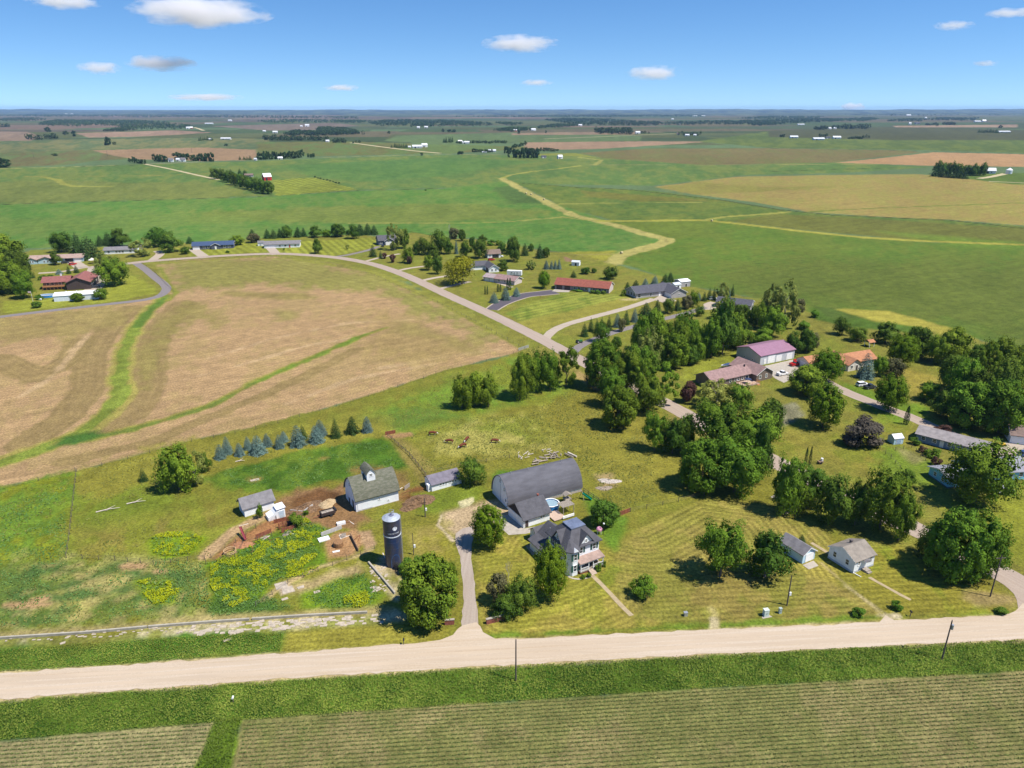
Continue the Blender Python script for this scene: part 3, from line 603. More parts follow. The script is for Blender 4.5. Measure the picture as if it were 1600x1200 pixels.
# farm drive and yard
sheet('farm_driveway', [(713, 834), (722, 826), (738, 822), (742, 832), (737, 850), (736, 872), (741, 905), (745, 945), (747, 975), (721, 979), (724, 940), (723, 905), (719, 870), (712, 852)], roadmat('farm_gravel', T(214, 198, 182), T(196, 178, 162), radians(88)), z=.035, a=.4)
sheet('concrete_pad', [(766, 810), (800, 803), (819, 826), (842, 822), (866, 838), (858, 842), (838, 830), (822, 834), (795, 836)], CONC, z=.03, a=.1)
sheet('concrete_pad', [(821, 853), (842, 846), (846, 858), (832, 868)], mat('patio_stone', T(196, 176, 152), scale=2), z=.028, a=.1)
ribbon('walkway', [(925, 899), (945, 918), (965, 940), (987, 962)], 1.0, TANP, z=.03, a=.15)
ribbon('walkway', [(1358, 902), (1390, 920), (1422, 937)], .8, TANP, z=.03, a=.3)
ribbon('walkway', [(1268, 848), (1300, 868)], .9, TANP, z=.03, a=.2)
sheet('concrete_pad', [(1254, 883), (1271, 876), (1279, 884), (1264, 890)], CONC, z=.03, a=.1)
sheet('concrete_pad', [(1190, 964), (1200, 960), (1207, 964), (1192, 967)], CONC, z=.03, a=.05)
sheet('concrete_pad', [(1209, 718 + 62), (1204, 776), (1214, 772), (1222, 778)], CONC, z=.03, a=.1)
sheet('gravel_lane', [(1224, 800), (1246, 790), (1248, 794), (1228, 804)], PALE, z=.03, a=.4)
LANE = mat('lane_gravel', T(226, 208, 160), scale=.4)
ribbon('farm_lane', [(224, 256), (240, 259), (270, 265), (305, 273), (342, 281)], 6.5, LANE, z=.12, a=1.5, step=8)
ribbon('farm_lane', [(226, 256.5), (290, 254), (340, 251)], 5, LANE, z=.1, a=1.5, step=8)
ribbon('county_road', [(548, 223), (600, 230), (650, 236), (688, 239.5)], 13, LANE, z=.15, a=2, step=20)
ribbon('county_road', [(850, 217), (930, 214), (1000, 211), (1060, 208.5)], 12, LANE, z=.15, a=2, step=30)
ribbon('farm_lane', [(1530, 279), (1550, 276), (1572, 271)], 10, LANE, z=.1, a=1.5, step=8)
ribbon('farm_lane', [(1545, 283.5), (1600, 286), (1660, 290)], 6, LANE, z=.1, a=1.5, step=8)
ribbon('farm_lane', [(303, 199), (310, 201), (318, 204)], 16, LANE, z=.15, a=2, step=30)
# hills on the horizon
def ridge(D, hmax, seed, m, tilt=0.0):
    n = 700; xs = np.linspace(-1.5 * D, 1.5 * D, n)
    h = hmax * (.3 + .55 * fbm(xs / 1.0, xs * 0 + D, D * .13, seed, 2) + .35 * fbm(xs, xs * 0, D * .022, seed + 3, 3)) + tilt * xs / D
    h += 4 * (vnoise(xs / 260.0, xs * 0, seed + 5) - .5)
    rows = [(-.09, 0), (-.05, .5), (-.02, .86), (0, 1), (.05, .8), (.12, 0)]
    mb = MB(); vs = [(x, D * (1 + r) + 900 * float(vnoise(np.array([x / 3000]), np.array([r * 9.]), seed)[0]), max(-4, z * k) - (3 if k == 0 else 0)) for r, k in rows for x, z in zip(xs, h)]
    mb.poly(vs, [(k * n + i, k * n + i + 1, (k + 1) * n + i + 1, (k + 1) * n + i) for k in range(len(rows) - 1) for i in range(n - 1)])
    return struct(mb.build('hills', m, fix=True, smooth=True))
HILL = mat('wooded_hills', T(34, 56, 44), col2=T(112, 124, 84), scale=.004, det=6, stretch=(1, .4, 1))
ridge(12500, 24, 4, HILL, 8); ridge(16500, 62, 8, HILL, 12); ridge(21000, 100, 15, HILL, 10)

# ------------------------------------------------------------------ building kit
def body(root, L, D, wh, rh, wm, rm, x0=0, y0=0, ov=.45, axis='x', trim=None, z0=-.3, gm=None, ovg=None, th=.16):
    ovg = ov if ovg is None else ovg
    span = D if axis == 'x' else L; o0 = y0 if axis == 'x' else x0; a, b_ = (x0, x0 + L) if axis == 'x' else (y0, y0 + D)
    m_ = o0 + span / 2; k = rh / (span / 2)
    MB().ext([(o0, z0), (o0 + span, z0), (o0 + span, wh), (m_, wh + rh), (o0, wh)], axis, a, b_).build('wall', wm, root)
    za = wh - ov * k + .03; zr = wh + rh + .03
    MB().ext([(o0 - ov, za), (m_, zr), (o0 + span + ov, za), (o0 + span + ov, za + th), (m_, zr + th), (o0 - ov, za + th)], axis, a - ovg, b_ + ovg).build('roof', rm, root)
    if trim:
        for e in (a - ovg - .03, b_ + ovg - .02):
            MB().ext([(o0 - ov - .02, za - .1), (m_, zr - .1), (o0 + span + ov + .02, za - .1), (o0 + span + ov + .02, za + th * .7), (m_, zr + th * .7), (o0 - ov - .02, za + th * .7)], axis, e, e + .05).build('trim', trim, root)
def hip(root, L, D, wh, rh, wm, rm, x0=0, y0=0, ov=.5, z0=-.3, flat=0.0):
    MB().box(x0, x0 + L, y0, y0 + D, z0, wh).build('wall', wm, root)
    s = min(L, D) / 2 + ov; x1, x2, y1, y2 = x0 - ov, x0 + L + ov, y0 - ov, y0 + D + ov
    i = s * (1 - flat)
    mb = MB(); zb = wh - .12
    mb.poly([(x1, y1, zb), (x2, y1, zb), (x2, y2, zb), (x1, y2, zb), (x1, y1, zb + .2), (x2, y1, zb + .2), (x2, y2, zb + .2), (x1, y2, zb + .2),
             (x1 + i, y1 + i, wh + rh), (x2 - i, y1 + i, wh + rh), (x2 - i, y2 - i, wh + rh + .01), (x1 + i, y2 - i, wh + rh + .01)],
            [(3, 2, 1, 0), (0, 1, 5, 4), (1, 2, 6, 5), (2, 3, 7, 6), (3, 0, 4, 7), (4, 5, 9, 8), (5, 6, 10, 9), (6, 7, 11, 10), (7, 4, 8, 11), (8, 9, 10, 11)])
    mb.build('roof', rm, root)
RZ = {'f': 0, 'r': pi / 2, 'b': pi, 'l': -pi / 2}
_mc = {}
def place(o, face, plane, s, z):
    o.rotation_euler = (0, 0, RZ[face]); o.location = (s, plane, z) if face in 'fb' else (plane, s, z)
    return o
def win(root, face, plane, s, z, w=1.0, h=1.3, fm=None, shut=None, gm=None):
    fm = fm or WHITE; gm = gm or GLASS; key = ('w', w, h, fm.name)
    if key not in _mc:
        mb = MB(); t = .11
        mb.box(-w / 2 - t, w / 2 + t, -.07, .04, h / 2, h / 2 + t); mb.box(-w / 2 - t, w / 2 + t, -.1, .04, -h / 2 - t, -h / 2)
        mb.box(-w / 2 - t, -w / 2, -.07, .04, -h / 2, h / 2); mb.box(w / 2, w / 2 + t, -.07, .04, -h / 2, h / 2)
        mb.box(-w / 2, w / 2, -.05, .0, -.03, .03)
        _mc[key] = mb.mesh('window', fm)
    kp = ('p', w, h, gm.name)
    if kp not in _mc: _mc[kp] = MB().box(-w / 2, w / 2, -.025, .03, -h / 2, h / 2).mesh('pane', gm)
    o = place(link('window', _mc[key], root), face, plane, s, z); link('pane', _mc[kp], o)
    if shut:
        ks = ('s', w, h, shut.name)
        if ks not in _mc: _mc[ks] = MB().box(-.24, .24, -.06, .03, -h / 2 - .05, h / 2 + .05).mesh('shutter', shut)
        for sg in (-1, 1):
            q = link('shutter', _mc[ks], o); q.location = (sg * (w / 2 + .37), 0, 0)
    return o
def door(root, face, plane, s, w=.95, h=2.05, m=None, z0=.05, fm=None):
    m = m or WHITE; key = ('d', w, h, m.name)
    if key not in _mc:
        mb = MB(); mb.box(-w / 2, w / 2, -.05, .03, 0, h); mb.box(-w / 2 + .12, w / 2 - .12, -.075, -.05, h * .55, h - .15); mb.box(-w / 2 + .12, w / 2 - .12, -.075, -.05, .15, h * .45)
        _mc[key] = mb.mesh('door', m)
    kf = ('df', w, h, (fm or WHITE).name)
    if kf not in _mc:
        mb = MB(); mb.box(-w / 2 - .1, -w / 2, -.08, .02, 0, h + .1); mb.box(w / 2, w / 2 + .1, -.08, .02, 0, h + .1); mb.box(-w / 2, w / 2, -.08, .02, h, h + .1)
        _mc[kf] = mb.mesh('door_frame', fm or WHITE)
    o = place(link('door', _mc[key], root), face, plane, s, z0); link('door_frame', _mc[kf], o); return o
def gdoor(root, face, plane, s, w=2.7, h=2.15, m=None, z0=.04):
    m = m or WHITE; key = ('g', w, h, m.name)
    if key not in _mc:
        mb = MB()
        for k in range(4): mb.box(-w / 2, w / 2, -.06, .03, k * h / 4 + .02, (k + 1) * h / 4 - .02)
        mb.box(-w / 2 - .12, -w / 2, -.08, .03, 0, h + .12); mb.box(w / 2, w / 2 + .12, -.08, .03, 0, h + .12); mb.box(-w / 2, w / 2, -.08, .03, h, h + .12)
        _mc[key] = mb.mesh('garage_door', m)
    return place(link('garage_door', _mc[key], root), face, plane, s, z0)
def chimney(root, x, y, z, h=1.0, w=.5, m=None):
    mb = MB(); mb.box(x - w / 2, x + w / 2, y - w / 2, y + w / 2, z - .6, z + h); mb.box(x - w / 2 - .06, x + w / 2 + .06, y - w / 2 - .06, y + w / 2 + .06, z + h, z + h + .12)
    return mb.build('chimney', m or BRICK, root)
def vent(root, x, y, z): return MB().cyl((x, y, z - .2), (x, y, z + .5), .09, n=6).build('vent_pipe', STEEL, root)
WHITE = mat('white_paint', (.78, .78, .77), rough=.5, var=.05, scale=.8)
WSID = lined('white_siding', (.76, .77, .78), .15, 'Z', .35, .6, .05)
CREAM = lined('cream_siding', (.62, .58, .52), .15, 'Z', .35, .6, .06)
PINKS = lined('pinkish_siding', (.52, .44, .41), .15, 'Z', .35, .6, .06)
GREYS = lined('grey_siding', (.36, .34, .34), .15, 'Z', .35, .6, .08)
BROWNS = lined('brown_siding', (.17, .13, .11), .15, 'Z', .35, .6, .1)
DKBR = lined('dark_brown_siding', (.07, .05, .045), .15, 'Z', .35, .7, .1)
NAVYS = lined('slate_siding', (.11, .13, .18), .15, 'Z', .35, .6, .08)
TEAL = lined('light_blue_siding', (.22, .52, .66), .15, 'Z', .35, .6, .06)
LBLUE = lined('pale_blue_siding', (.42, .58, .68), .15, 'Z', .35, .6, .06)
GLASS = mat('window_glass', (.03, .04, .05), rough=.12, var=.3, scale=1.5, spec=.8)
STEEL = mat('galvanised_steel', (.5, .51, .53), rough=.4, metal=.6)
BRICK = mat('red_brick', (.26, .085, .06), var=.25, scale=6, bump=.3)
BLACK = mat('black_paint', (.025, .025, .028), rough=.5)
WOODG = mat('weathered_wood', (.28, .24, .2), var=.25, scale=3, stretch=(1, 1, 6))
WOODB = mat('brown_wood', (.2, .13, .085), var=.25, scale=3)
CEDAR = mat('orange_cedar', (.42, .2, .08), var=.2, scale=3)
GREEND = mat('dark_green_paint', (.02, .075, .06), rough=.5)
CHAR = shingle('charcoal_shingle', (.08, .078, .088)); SLATE = shingle('slate_shingle', (.075, .074, .09)); BRSH = shingle('brown_shingle', (.17, .12, .10))
GRSH = shingle('grey_shingle', (.17, .16, .165)); RUST = shingle('rust_red_shingle', (.23, .072, .05)); TANSH = shingle('tan_shingle', (.31, .22, .185))
ORSH = shingle('orange_shingle', (.36, .165, .085)); PKSH = shingle('mauve_brown_shingle', (.25, .16, .15)); MOSS = mat('mossy_shingle', (.085, .09, .058), col2=(.15, .145, .11), scale=1.1, bump=.4, stretch=(1, 1, 3))
MAUVE = lined('mauve_metal', (.27, .145, .2), .3, 'X', .4, .45, .08); WMET = lined('white_metal', (.8, .8, .8), .3, 'X', .35, .45, .04); BLUEM = lined('blue_metal', (.05, .075, .135), .3, 'X', .4, .45, .08)
GMET = lined('pale_grey_metal', (.45, .47, .5), .3, 'X', .35, .5, .06)
REDW = lined('barn_red', (.42, .02, .02), .2, 'X', .3, .7, .12)
def at(px, py): return G(px, py)
E30 = radians(30)

# ------------------------------------------------------------------ white barn with mossy curved roof and cupola
t = thing('barn', 'white barn with mossy curved roof and a cupola beside the blue silo', 'barn', at(557, 800), radians(30.4)); landmark('the mossy-roofed barn', 582, 765)
L, D, EV, RH = 11.4, 8.2, 3.5, 4.3
def arch(y0, D, z0, H, n, off=0.0, bulge=.62, flare=0):
    pts = []
    for i in range(n + 1):
        u = i / n; y = D / 2 * (1 - u); z = H * (u ** bulge) * (1 + .06 * sin(pi * u))
        pts.append((y, z))
    left = [(y0 + D / 2 - (y + off * (1 - i / n)), z0 + z + off) for i, (y, z) in enumerate(pts)]
    right = [(y0 + D / 2 + (y + off * (1 - i / n)), z0 + z + off) for i, (y, z) in enumerate(pts)]
    return left + right[::-1][1:]
ap = arch(0, D, EV, RH, 8)
MB().ext([(0, -.3), (D, -.3)][:0] + [(0, -.3)] + ap + [(D, -.3)], 'x', 0, L).build('wall', WSID, t)
ou = arch(0, D, EV, RH, 8, .22); inn = arch(0, D, EV, RH, 8, .03)
ou[0] = (ou[0][0] - .35, ou[0][1] - .5); ou[-1] = (ou[-1][0] + .35, ou[-1][1] - .5); inn[0] = (inn[0][0] - .35, inn[0][1] - .62); inn[-1] = (inn[-1][0] + .35, inn[-1][1] - .62)
MB().ext(ou + inn[::-1], 'x', -.3, L + .3).build('roof', MOSS, t)
cx0, cx1, cy0, cy1, cz = 4.0, 6.2, 1.9, 6.2, 6.4
cap = arch(cx0, cx1 - cx0, cz + 2.0, 1.5, 6, bulge=.75)
cu = MB().ext([(cx0, cz)] + cap + [(cx1, cz)], 'y', cy0, cy1).build('cupola', WSID, t)
cou = arch(cx0 - .2, cx1 - cx0 + .4, cz + 2.0, 1.55, 6, .14, .75); cin = arch(cx0 - .2, cx1 - cx0 + .4, cz + 2.0, 1.55, 6, .02, .75)
MB().ext(cou + cin[::-1], 'y', cy0 - .25, cy1 + .25).build('cupola_roof', MOSS, cu)
win(cu, 'f', cy0, 5.1, cz + 1.9, .7, .6)
win(t, 'f', 0, 6.2, 2.0, .45, .5); win(t, 'f', 0, 8.6, .9, .3, .4)
MB().box(.4, 4.3, -.09, -.005, .3, 2.9).build('sliding_door', WSID, t); MB().box(.2, 5.4, -.13, -.095, 2.92, 3.0).build('door_track', STEEL, t)
door(t, 'l', 0, 2.0, 1.3, 2.4, BLACK); door(t, 'l', 0, 5.0, 1.1, 1.7, BLACK); win(t, 'l', 0, 4.1, 5.9, .6, .9); MB().box(-.15, L + .05, -.12, -.02, -.2, .12).build('foundation', CONC, t)
# ------------------------------------------------------------------ long arched barn
t = thing('arched_barn', 'long grey arched-roof barn with a white gable end behind the farmhouse', 'barn', at(795, 797), radians(26.5)); landmark('the arched barn', 845, 752)
L, D, EV, RH = 21.5, 9.8, 1.0, 6.2
def gothic(D, z0, H, n, off=0.0):
    l = []
    for i in range(n + 1):
        a = i / n * radians(84); l.append((D / 2 * (1 - (1 - cos(a)) / (1 - cos(radians(84)))), H * sin(a) / sin(radians(84))))
    A = [(D / 2 - y - off * (1 - i / n), z0 + z + off * (.3 + .7 * i / n)) for i, (y, z) in enumerate(l)]
    Bq = [(D / 2 + y + off * (1 - i / n), z0 + z + off * (.3 + .7 * i / n)) for i, (y, z) in enumerate(l)]
    return A + Bq[::-1][1:]
gp = gothic(D, EV, RH, 10)
MB().ext([(0, -.3)] + gp + [(D, -.3)], 'x', 0, L).build('wall', WSID, t)
MB().ext(gothic(D, EV, RH, 10, .24) + gothic(D, EV, RH, 10, .03)[::-1], 'x', -.25, L + .25).build('roof', mat('grey_roll_roofing', (.10, .098, .112), var=.14, scale=.7, stretch=(.4, 1, 1)), t)
MB().box(-.06, L + .06, -.1, .0, -.2, .55).build('foundation', CONC, t)
MB().box(-.08, -.005, 4.75, 4.85, .2, 6.6).build('trim', mat('grey_trim', (.4, .42, .45)), t)
win(t, 'l', 0, 4.9, 5.9, .6, .9); win(t, 'l', 0, 2.6, 4.6, .45, .9); win(t, 'l', 0, 1.7, 1.9, .7, .7); win(t, 'l', 0, .75, 1.3, .5, .7, WHITE)
for sx in (3, 8, 13, 18): vent(t, sx, D / 2, EV + RH + .2)
# ------------------------------------------------------------------ garage with dark gable
t = thing('garage', 'white two-door garage with dark roof between barn and farmhouse', 'garage', at(818, 825.5), radians(31)); landmark('the two-door garage', 825, 805)
body(t, 7.6, 7.2, 2.5, 2.6, WSID, CHAR, ov=.5, ovg=.35)
MB().ext([(.05, 2.5), (7.15, 2.5), (3.6, 5.0)], 'x', -.1, -.01).build('gable_panel', mat('dark_gable', (.03, .025, .028)), t)
gdoor(t, 'l', 0, 1.9, 2.6, 2.1); gdoor(t, 'l', 0, 5.2, 2.6, 2.1)
door(t, 'f', 0, .9, .95, 2.0, DKBR); win(t, 'f', 0, 5.1, 1.6, .5, .6); win(t, 'f', 0, 5.8, 1.6, .5, .6); chimney(t, 6.9, 4.4, 4.6, .6, .4)
# ------------------------------------------------------------------ farmhouse
hx, hy = G(897, 891); t = thing('farmhouse', 'two-storey white farmhouse with dark hipped roof, corner bay and tan-roofed porch', 'house', (hx - 1.5, hy - 1.1), radians(30)); landmark('the two-storey farmhouse', 905, 850)
HW, HD, EV = 8.2, 8.0, 6.0
hip(t, HW, HD, EV, 3.1, WSID, CHAR, flat=.36, ov=.55)
s_ = (HD / 2 + .55) * .64 - .55
MB().box(s_ - .15, HW - s_ + .15, s_ - .15, HD - s_ + .15, EV + 3.12, EV + 3.3).build('roof_deck', mat('blue_grey_metal_deck', (.2, .23, .31), rough=.35, metal=.4, var=.2, scale=.8), t)
MB().box(-.1, HW + .1, -.1, HD + .1, -.3, .6).build('foundation', BRICK, t)
# front and side gables
def gdormer(x0, x1, face, zb, h, nm='front_gable'):
    m_ = (x0 + x1) / 2; dp = 2.6
    if face == 'f':
        MB().ext([(x0, zb), (x1, zb), (m_, zb + h)], 'y', -.12, dp).build(nm, WSID, t)
        MB().ext([(x0 - .35, zb - .25), (m_, zb + h + .05), (x1 + .35, zb - .25), (x1 + .35, zb - .05), (m_, zb + h + .27), (x0 - .35, zb - .05)], 'y', -.45, dp + .9).build('gable_roof', CHAR, t)
    else:
        MB().ext([(x0, zb), (x1, zb), (m_, zb + h)], 'x', -.12, dp).build(nm, WSID, t)
        MB().ext([(x0 - .35, zb - .25), (m_, zb + h + .05), (x1 + .35, zb - .25), (x1 + .35, zb - .05), (m_, zb + h + .27), (x0 - .35, zb - .05)], 'x', -.45, dp + .9).build('gable_roof', CHAR, t)
gdormer(2.7, 6.5, 'f', EV + .12, 2.5); gdormer(2.5, 5.7, 'l', EV + .12, 2.4, 'side_gable')
win(t, 'f', -.13, 4.55, EV + .95, .5, .7); win(t, 'l', -.13, 4.1, EV + .95, .5, .8)
# corner bay
bay = [(-.7, 1.9), (-.7, -.5), (.2, -1.5), (1.5, -1.5), (2.1, -.8), (2.1, 1.9)]
MB().ext(bay, 'z', -.3, EV).build('bay', WSID, t)
mb = MB(); bo = [(-1.1, 2.3), (-1.15, -.7), (.02, -1.95), (1.7, -1.95), (2.5, -1.0), (2.5, 2.3)]
n = 6; vs = [(x, y, EV + .02) for x, y in bo] + [(x, y, EV + .2) for x, y in bo] + [(.7, .9, EV + 2.0)]
mb.poly(vs, [tuple(range(6))[::-1]] + [(i, (i + 1) % 6, 6 + (i + 1) % 6, 6 + i) for i in range(6)] + [(6 + i, 6 + (i + 1) % 6, 12) for i in range(6)]); mb.build('bay_roof', CHAR, t)
MB().ext([(.2, EV + .22), (1.5, EV + .22), (.85, EV + .85)], 'y', -1.9, -.4).build('bay_gable', WSID, t)
for z in (1.9, 4.7):
    win(t, 'f', -1.51, .85, z, .75, 1.5, shut=GREEND); win(t, 'l', -.71, .75, z, .7, 1.5, shut=GREEND)
for x in (3.4, 6.9): win(t, 'f', 0, x, 4.75, .8, 1.4, shut=GREEND)
for y in (3.2, 5.9): win(t, 'l', 0, y, 4.7, .75, 1.5, shut=GREEND); win(t, 'l', 0, y, 1.9, .75, 1.5, shut=GREEND)
for y in (2, 5.5): win(t, 'r', HW, y, 4.7, .8, 1.4); win(t, 'r', HW, y, 1.9, .8, 1.4)
# porch
PXW = (2.1, HW); py0 = -1.9
MB().box(PXW[0], PXW[1], py0, 0, .45, .62).build('porch_floor', WOODG, t); MB().box(PXW[0] + .05, PXW[1] - .05, py0 + .1, -.1, -.3, .45).build('porch_base', BRICK, t)
mb = MB(); mb.poly([(PXW[0] - .4, py0 - .25, 2.72), (PXW[1] + .15, py0 - .25, 2.72), (PXW[1] + .15, 0, 3.2), (PXW[0] - .3, 0, 3.2), (PXW[0] - .3, py0 - .25, 2.9), (PXW[1] + .15, py0 - .25, 2.9), (PXW[1] + .15, 0, 3.38), (PXW[0] - .3, 0, 3.38)], [(3, 2, 1, 0), (4, 5, 6, 7), (0, 1, 5, 4), (1, 2, 6, 5), (2, 3, 7, 6), (3, 0, 4, 7)]); mb.build('porch_roof', TANSH, t)
MB().box(PXW[0] - .3, PXW[1] + .25, py0 - .1, py0 + .1, 2.5, 2.72).build('porch_beam', WHITE, t)
for x in (2.2, 4.3, 5.5, 8.1): MB().box(x - .07, x + .07, py0 + .02, py0 + .16, .62, 2.5).build('porch_post', WHITE, t)
for a, b_ in ((2.27, 4.23), (5.57, 8.03)):
    mb = MB(); mb.box(a, b_, py0 + .05, py0 + .11, 1.4, 1.48); mb.box(a, b_, py0 + .05, py0 + .11, .74, .8)
    k = a + .1
    while k < b_: mb.box(k, k + .05, py0 + .06, py0 + .1, .8, 1.4); k += .22
    mb.build('porch_railing', WHITE, t)
door(t, 'f', 0, 4.9, 1.0, 2.1, DKBR, .62); win(t, 'f', 0, 3.2, 1.95, .9, 1.4); win(t, 'f', 0, 6.8, 1.95, 1.4, 1.4)
mb = MB()
for k in range(4): mb.box(4.2, 5.6, py0 - .35 * (k + 1), py0 - .35 * k, -.1, .5 - .13 * k)
mb.build('porch_steps', mat('tan_step', (.42, .33, .26)), t)
MB().box(6.2, 7.6, -.75, -.3, .62, 1.1).build('porch_swing', WOODB, t)
# rear wings
body(t, 5.4, 5.0, 3.0, 2.2, WSID, CHAR, x0=.6, y0=HD + .02, axis='y', ov=.4, ovg=.3)
mb = MB(); mb.poly([(-2.7, 5.0, 2.35), (0, 5.0, 3.3), (0, 12.6, 3.3), (-2.7, 12.6, 2.35), (-2.7, 5.0, 2.52), (0, 5.0, 3.47), (0, 12.6, 3.47), (-2.7, 12.6, 2.52)], [(3, 2, 1, 0), (4, 5, 6, 7), (0, 1, 5, 4), (1, 2, 6, 5), (2, 3, 7, 6), (3, 0, 4, 7)]); mb.build('side_porch_roof', CHAR, t)
MB().box(-2.2, -.02, 8.2, 12.3, -.3, 2.4).build('side_wing', WSID, t)
for y in (5.2, 6.8): MB().box(-2.45, -2.33, y, y + .12, 0, 2.4).build('side_porch_post', WHITE, t)
body(t, 4.6, 3.0, 2.3, 1.2, WSID, CHAR, x0=.2, y0=HD + 5.1, axis='x', ov=.3, ovg=.3)
vent(t, 2.2, HD + 2.6, 4.7)
# planting bed edge
t2 = struct(ribbon('planting_bed', [(886, 897), (890, 902), (903, 905), (922, 902)], .5, CONC, z=.04, a=.1))
# ------------------------------------------------------------------ silo
sx, sy = G(616, 880.5); t = thing('silo', 'tall dark blue glass-lined silo with pale domed cap and white emblem', 'silo', (sx, sy), radians(-90)); landmark('the blue silo', 616, 845)
R_, SH = 1.88, 11.9
sm = mat('silo_blue', (.014, .034, .10), rough=.35, var=.12, scale=.5, spec=.5, col2=(.062, .05, .05), stretch=(1, 1, .45))
MB().lathe([(R_, -.2), (R_, SH)], 32).build('shell', sm, t, smooth=False)
for k, z in enumerate((1.6, 3.2, 4.8, 6.4, 9.4, 10.8)): MB().lathe([(R_ + .02, z), (R_ + .035, z + .02), (R_ + .035, z + .06), (R_ + .02, z + .08)], 32).build('seam', sm, t)
MB().lathe([(R_ + .03, 7.75), (R_ + .06, 7.78), (R_ + .06, 7.98), (R_ + .03, 8.0)], 32).build('pale_band', mat('pale_grey_paint', (.5, .53, .58)), t)
rf = MB().lathe([(R_ + .08, SH - .08), (R_ + .1, SH), (1.2, SH + .42), (.6, SH + .6), (.05, SH + .66)], 32).build('cap', mat('silver_cap', (.36, .39, .44), rough=.5, metal=.2), t)
MB().lathe([(.55, SH + .58), (.55, SH + .78), (.05, SH + .8)], 16, (0.1, .1)).build('hatch', mat('slate_hatch', (.16, .17, .24)), t)
mb = MB()
for a in (-.5, .5): mb.beam((-.9, a, SH + .45), (-.9, a, SH + 1.35), .06)
mb.beam((-.9, -.5, SH + 1.35), (-.9, .5, SH + 1.35), .06); mb.beam((-.9, .5, SH + 1.35), (.2, .5, SH + 1.45), .06); mb.cyl((.2, .2, SH + .7), (.2, .2, SH + 1.5), .12); mb.cyl((.2, .2, SH + 1.5), (-.5, .5, SH + 1.2), .1)
mb.build('filler_pipe', STEEL, t)
mb = MB(); la = radians(118)
for dy in (-.22, .22): mb.beam(((R_ + .22) * cos(la) - dy * sin(la), (R_ + .22) * sin(la) + dy * cos(la), .5), ((R_ + .22) * cos(la) - dy * sin(la), (R_ + .22) * sin(la) + dy * cos(la), SH + .2), .06)
z = .8
while z < SH:
    mb.beam(((R_ + .22) * cos(la) + .22 * sin(la), (R_ + .22) * sin(la) - .22 * cos(la), z), ((R_ + .22) * cos(la) - .22 * sin(la), (R_ + .22) * sin(la) + .22 * cos(la), z), .05); z += .35
mb.build('ladder', STEEL, t)
PW = mat('white_lettering', (.72, .72, .74), rough=.6)
def wrap_on_silo(me, a0, z0, sc):
    for v in me.vertices:
        a = a0 + v.co.x * sc / R_; z = z0 + v.co.y * sc; r = R_ + .045 + v.co.z
        v.co = (r * cos(a), r * sin(a), z)
def textmesh(s, size=1.0):
    cu_ = bpy.data.curves.new('lettering', 'FONT'); cu_.body = s; cu_.align_x = 'CENTER'; cu_.size = size; cu_.extrude = .0; cu_.resolution_u = 2
    o = bpy.data.objects.new('tmp', cu_); COL.objects.link(o); dg = bpy.context.evaluated_depsgraph_get(); me = bpy.data.meshes.new_from_object(o.evaluated_get(dg)); bpy.data.objects.remove(o); me.materials.clear(); me.materials.append(PW)
    bm = bmesh.new(); bm.from_mesh(me); bmesh.ops.subdivide_edges(bm, edges=[e for e in bm.edges if e.calc_length() > .2], cuts=2); bm.to_mesh(me); bm.free(); return me
AF = radians(20)                                      # lettering turned a little to the right of the photo
me = textmesh('HARVESTORE', .42); wrap_on_silo(me, AF, 8.72, 1.0); link('lettering', me, t)
mb = MB(); N_ = 20; rad = .5
def disk(mb, pts): mb.face([((R_ + .05) * cos(AF + .18 + x / R_), (R_ + .05) * sin(AF + .18 + x / R_), 10.05 + y) for x, y in pts])
disk(mb, [(rad * cos(2 * pi * i / N_), rad * sin(2 * pi * i / N_)) for i in range(N_)]); mb.build('emblem', PW, t, fix=False)
mb = MB()
for k in (-.22, 0.05, .3): mb.face([((R_ + .06) * cos(AF + .18 + x / R_), (R_ + .06) * sin(AF + .18 + x / R_), 10.05 + y) for x, y in ((-.34, k - .1), (.34, k + .06), (.34, k + .12), (-.34, k - .04))])
mb.build('emblem_bars', sm, t, fix=False)
mb = MB(); A2 = radians(24)
op = [(1.05 * cos(a), 1.6 + 2.0 * sin(a)) for a in np.linspace(0, pi, 11)] + [(-1.05, 0.1), (1.05, .1)]
mb.face([((R_ + .04) * cos(A2 + x / R_), (R_ + .04) * sin(A2 + x / R_), z) for x, z in op]); mb.build('repainted_patch', mat('fresh_blue', (.04, .10, .24), rough=.35, var=.2), t, fix=False)
MB().box(1.6, 2.5, .5, 1.3, -.1, 1.3).cyl((2.0, .9, 1.2), (2.0, .9, 1.5), .3).build('unloader', BLACK, t)
# ------------------------------------------------------------------ coop, sheds
t = thing('chicken_coop', 'long low white coop with grey roof and small windows right of the barn', 'shed', at(675, 768), radians(31)); landmark('the low white coop', 692, 752)
MB().ext([(0, -.2), (4.4, -.2), (4.4, 2.3), (3.0, 3.2), (0, 1.9)], 'x', 0, 8.8).build('wall', WSID, t)
MB().ext([(-.3, 1.82), (3.0, 3.24), (4.75, 2.12), (4.75, 2.28), (3.0, 3.42), (-.3, 1.98)], 'x', -.2, 9.0).build('roof', mat('lilac_grey_roof', (.15, .135, .165), scale=1, var=.15), t)
for x in (2.6, 3.4, 4.2, 5.4, 6.2, 7.0): win(t, 'f', 0, x, 1.35, .45, .5)
MB().box(-.9, 0, .4, 1.6, 0, 1.9).build('entry', WSID, t); win(t, 'f', 0, 8.4, 1.3, .4, .4)
t = thing('shed', 'small white shed with grey roof left of the bare earth yard', 'shed', at(383, 808), radians(36)); landmark('the small white shed', 400, 790)
body(t, 7.4, 4.6, 2.3, 1.9, WSID, GRSH, ov=.3, ovg=.5)
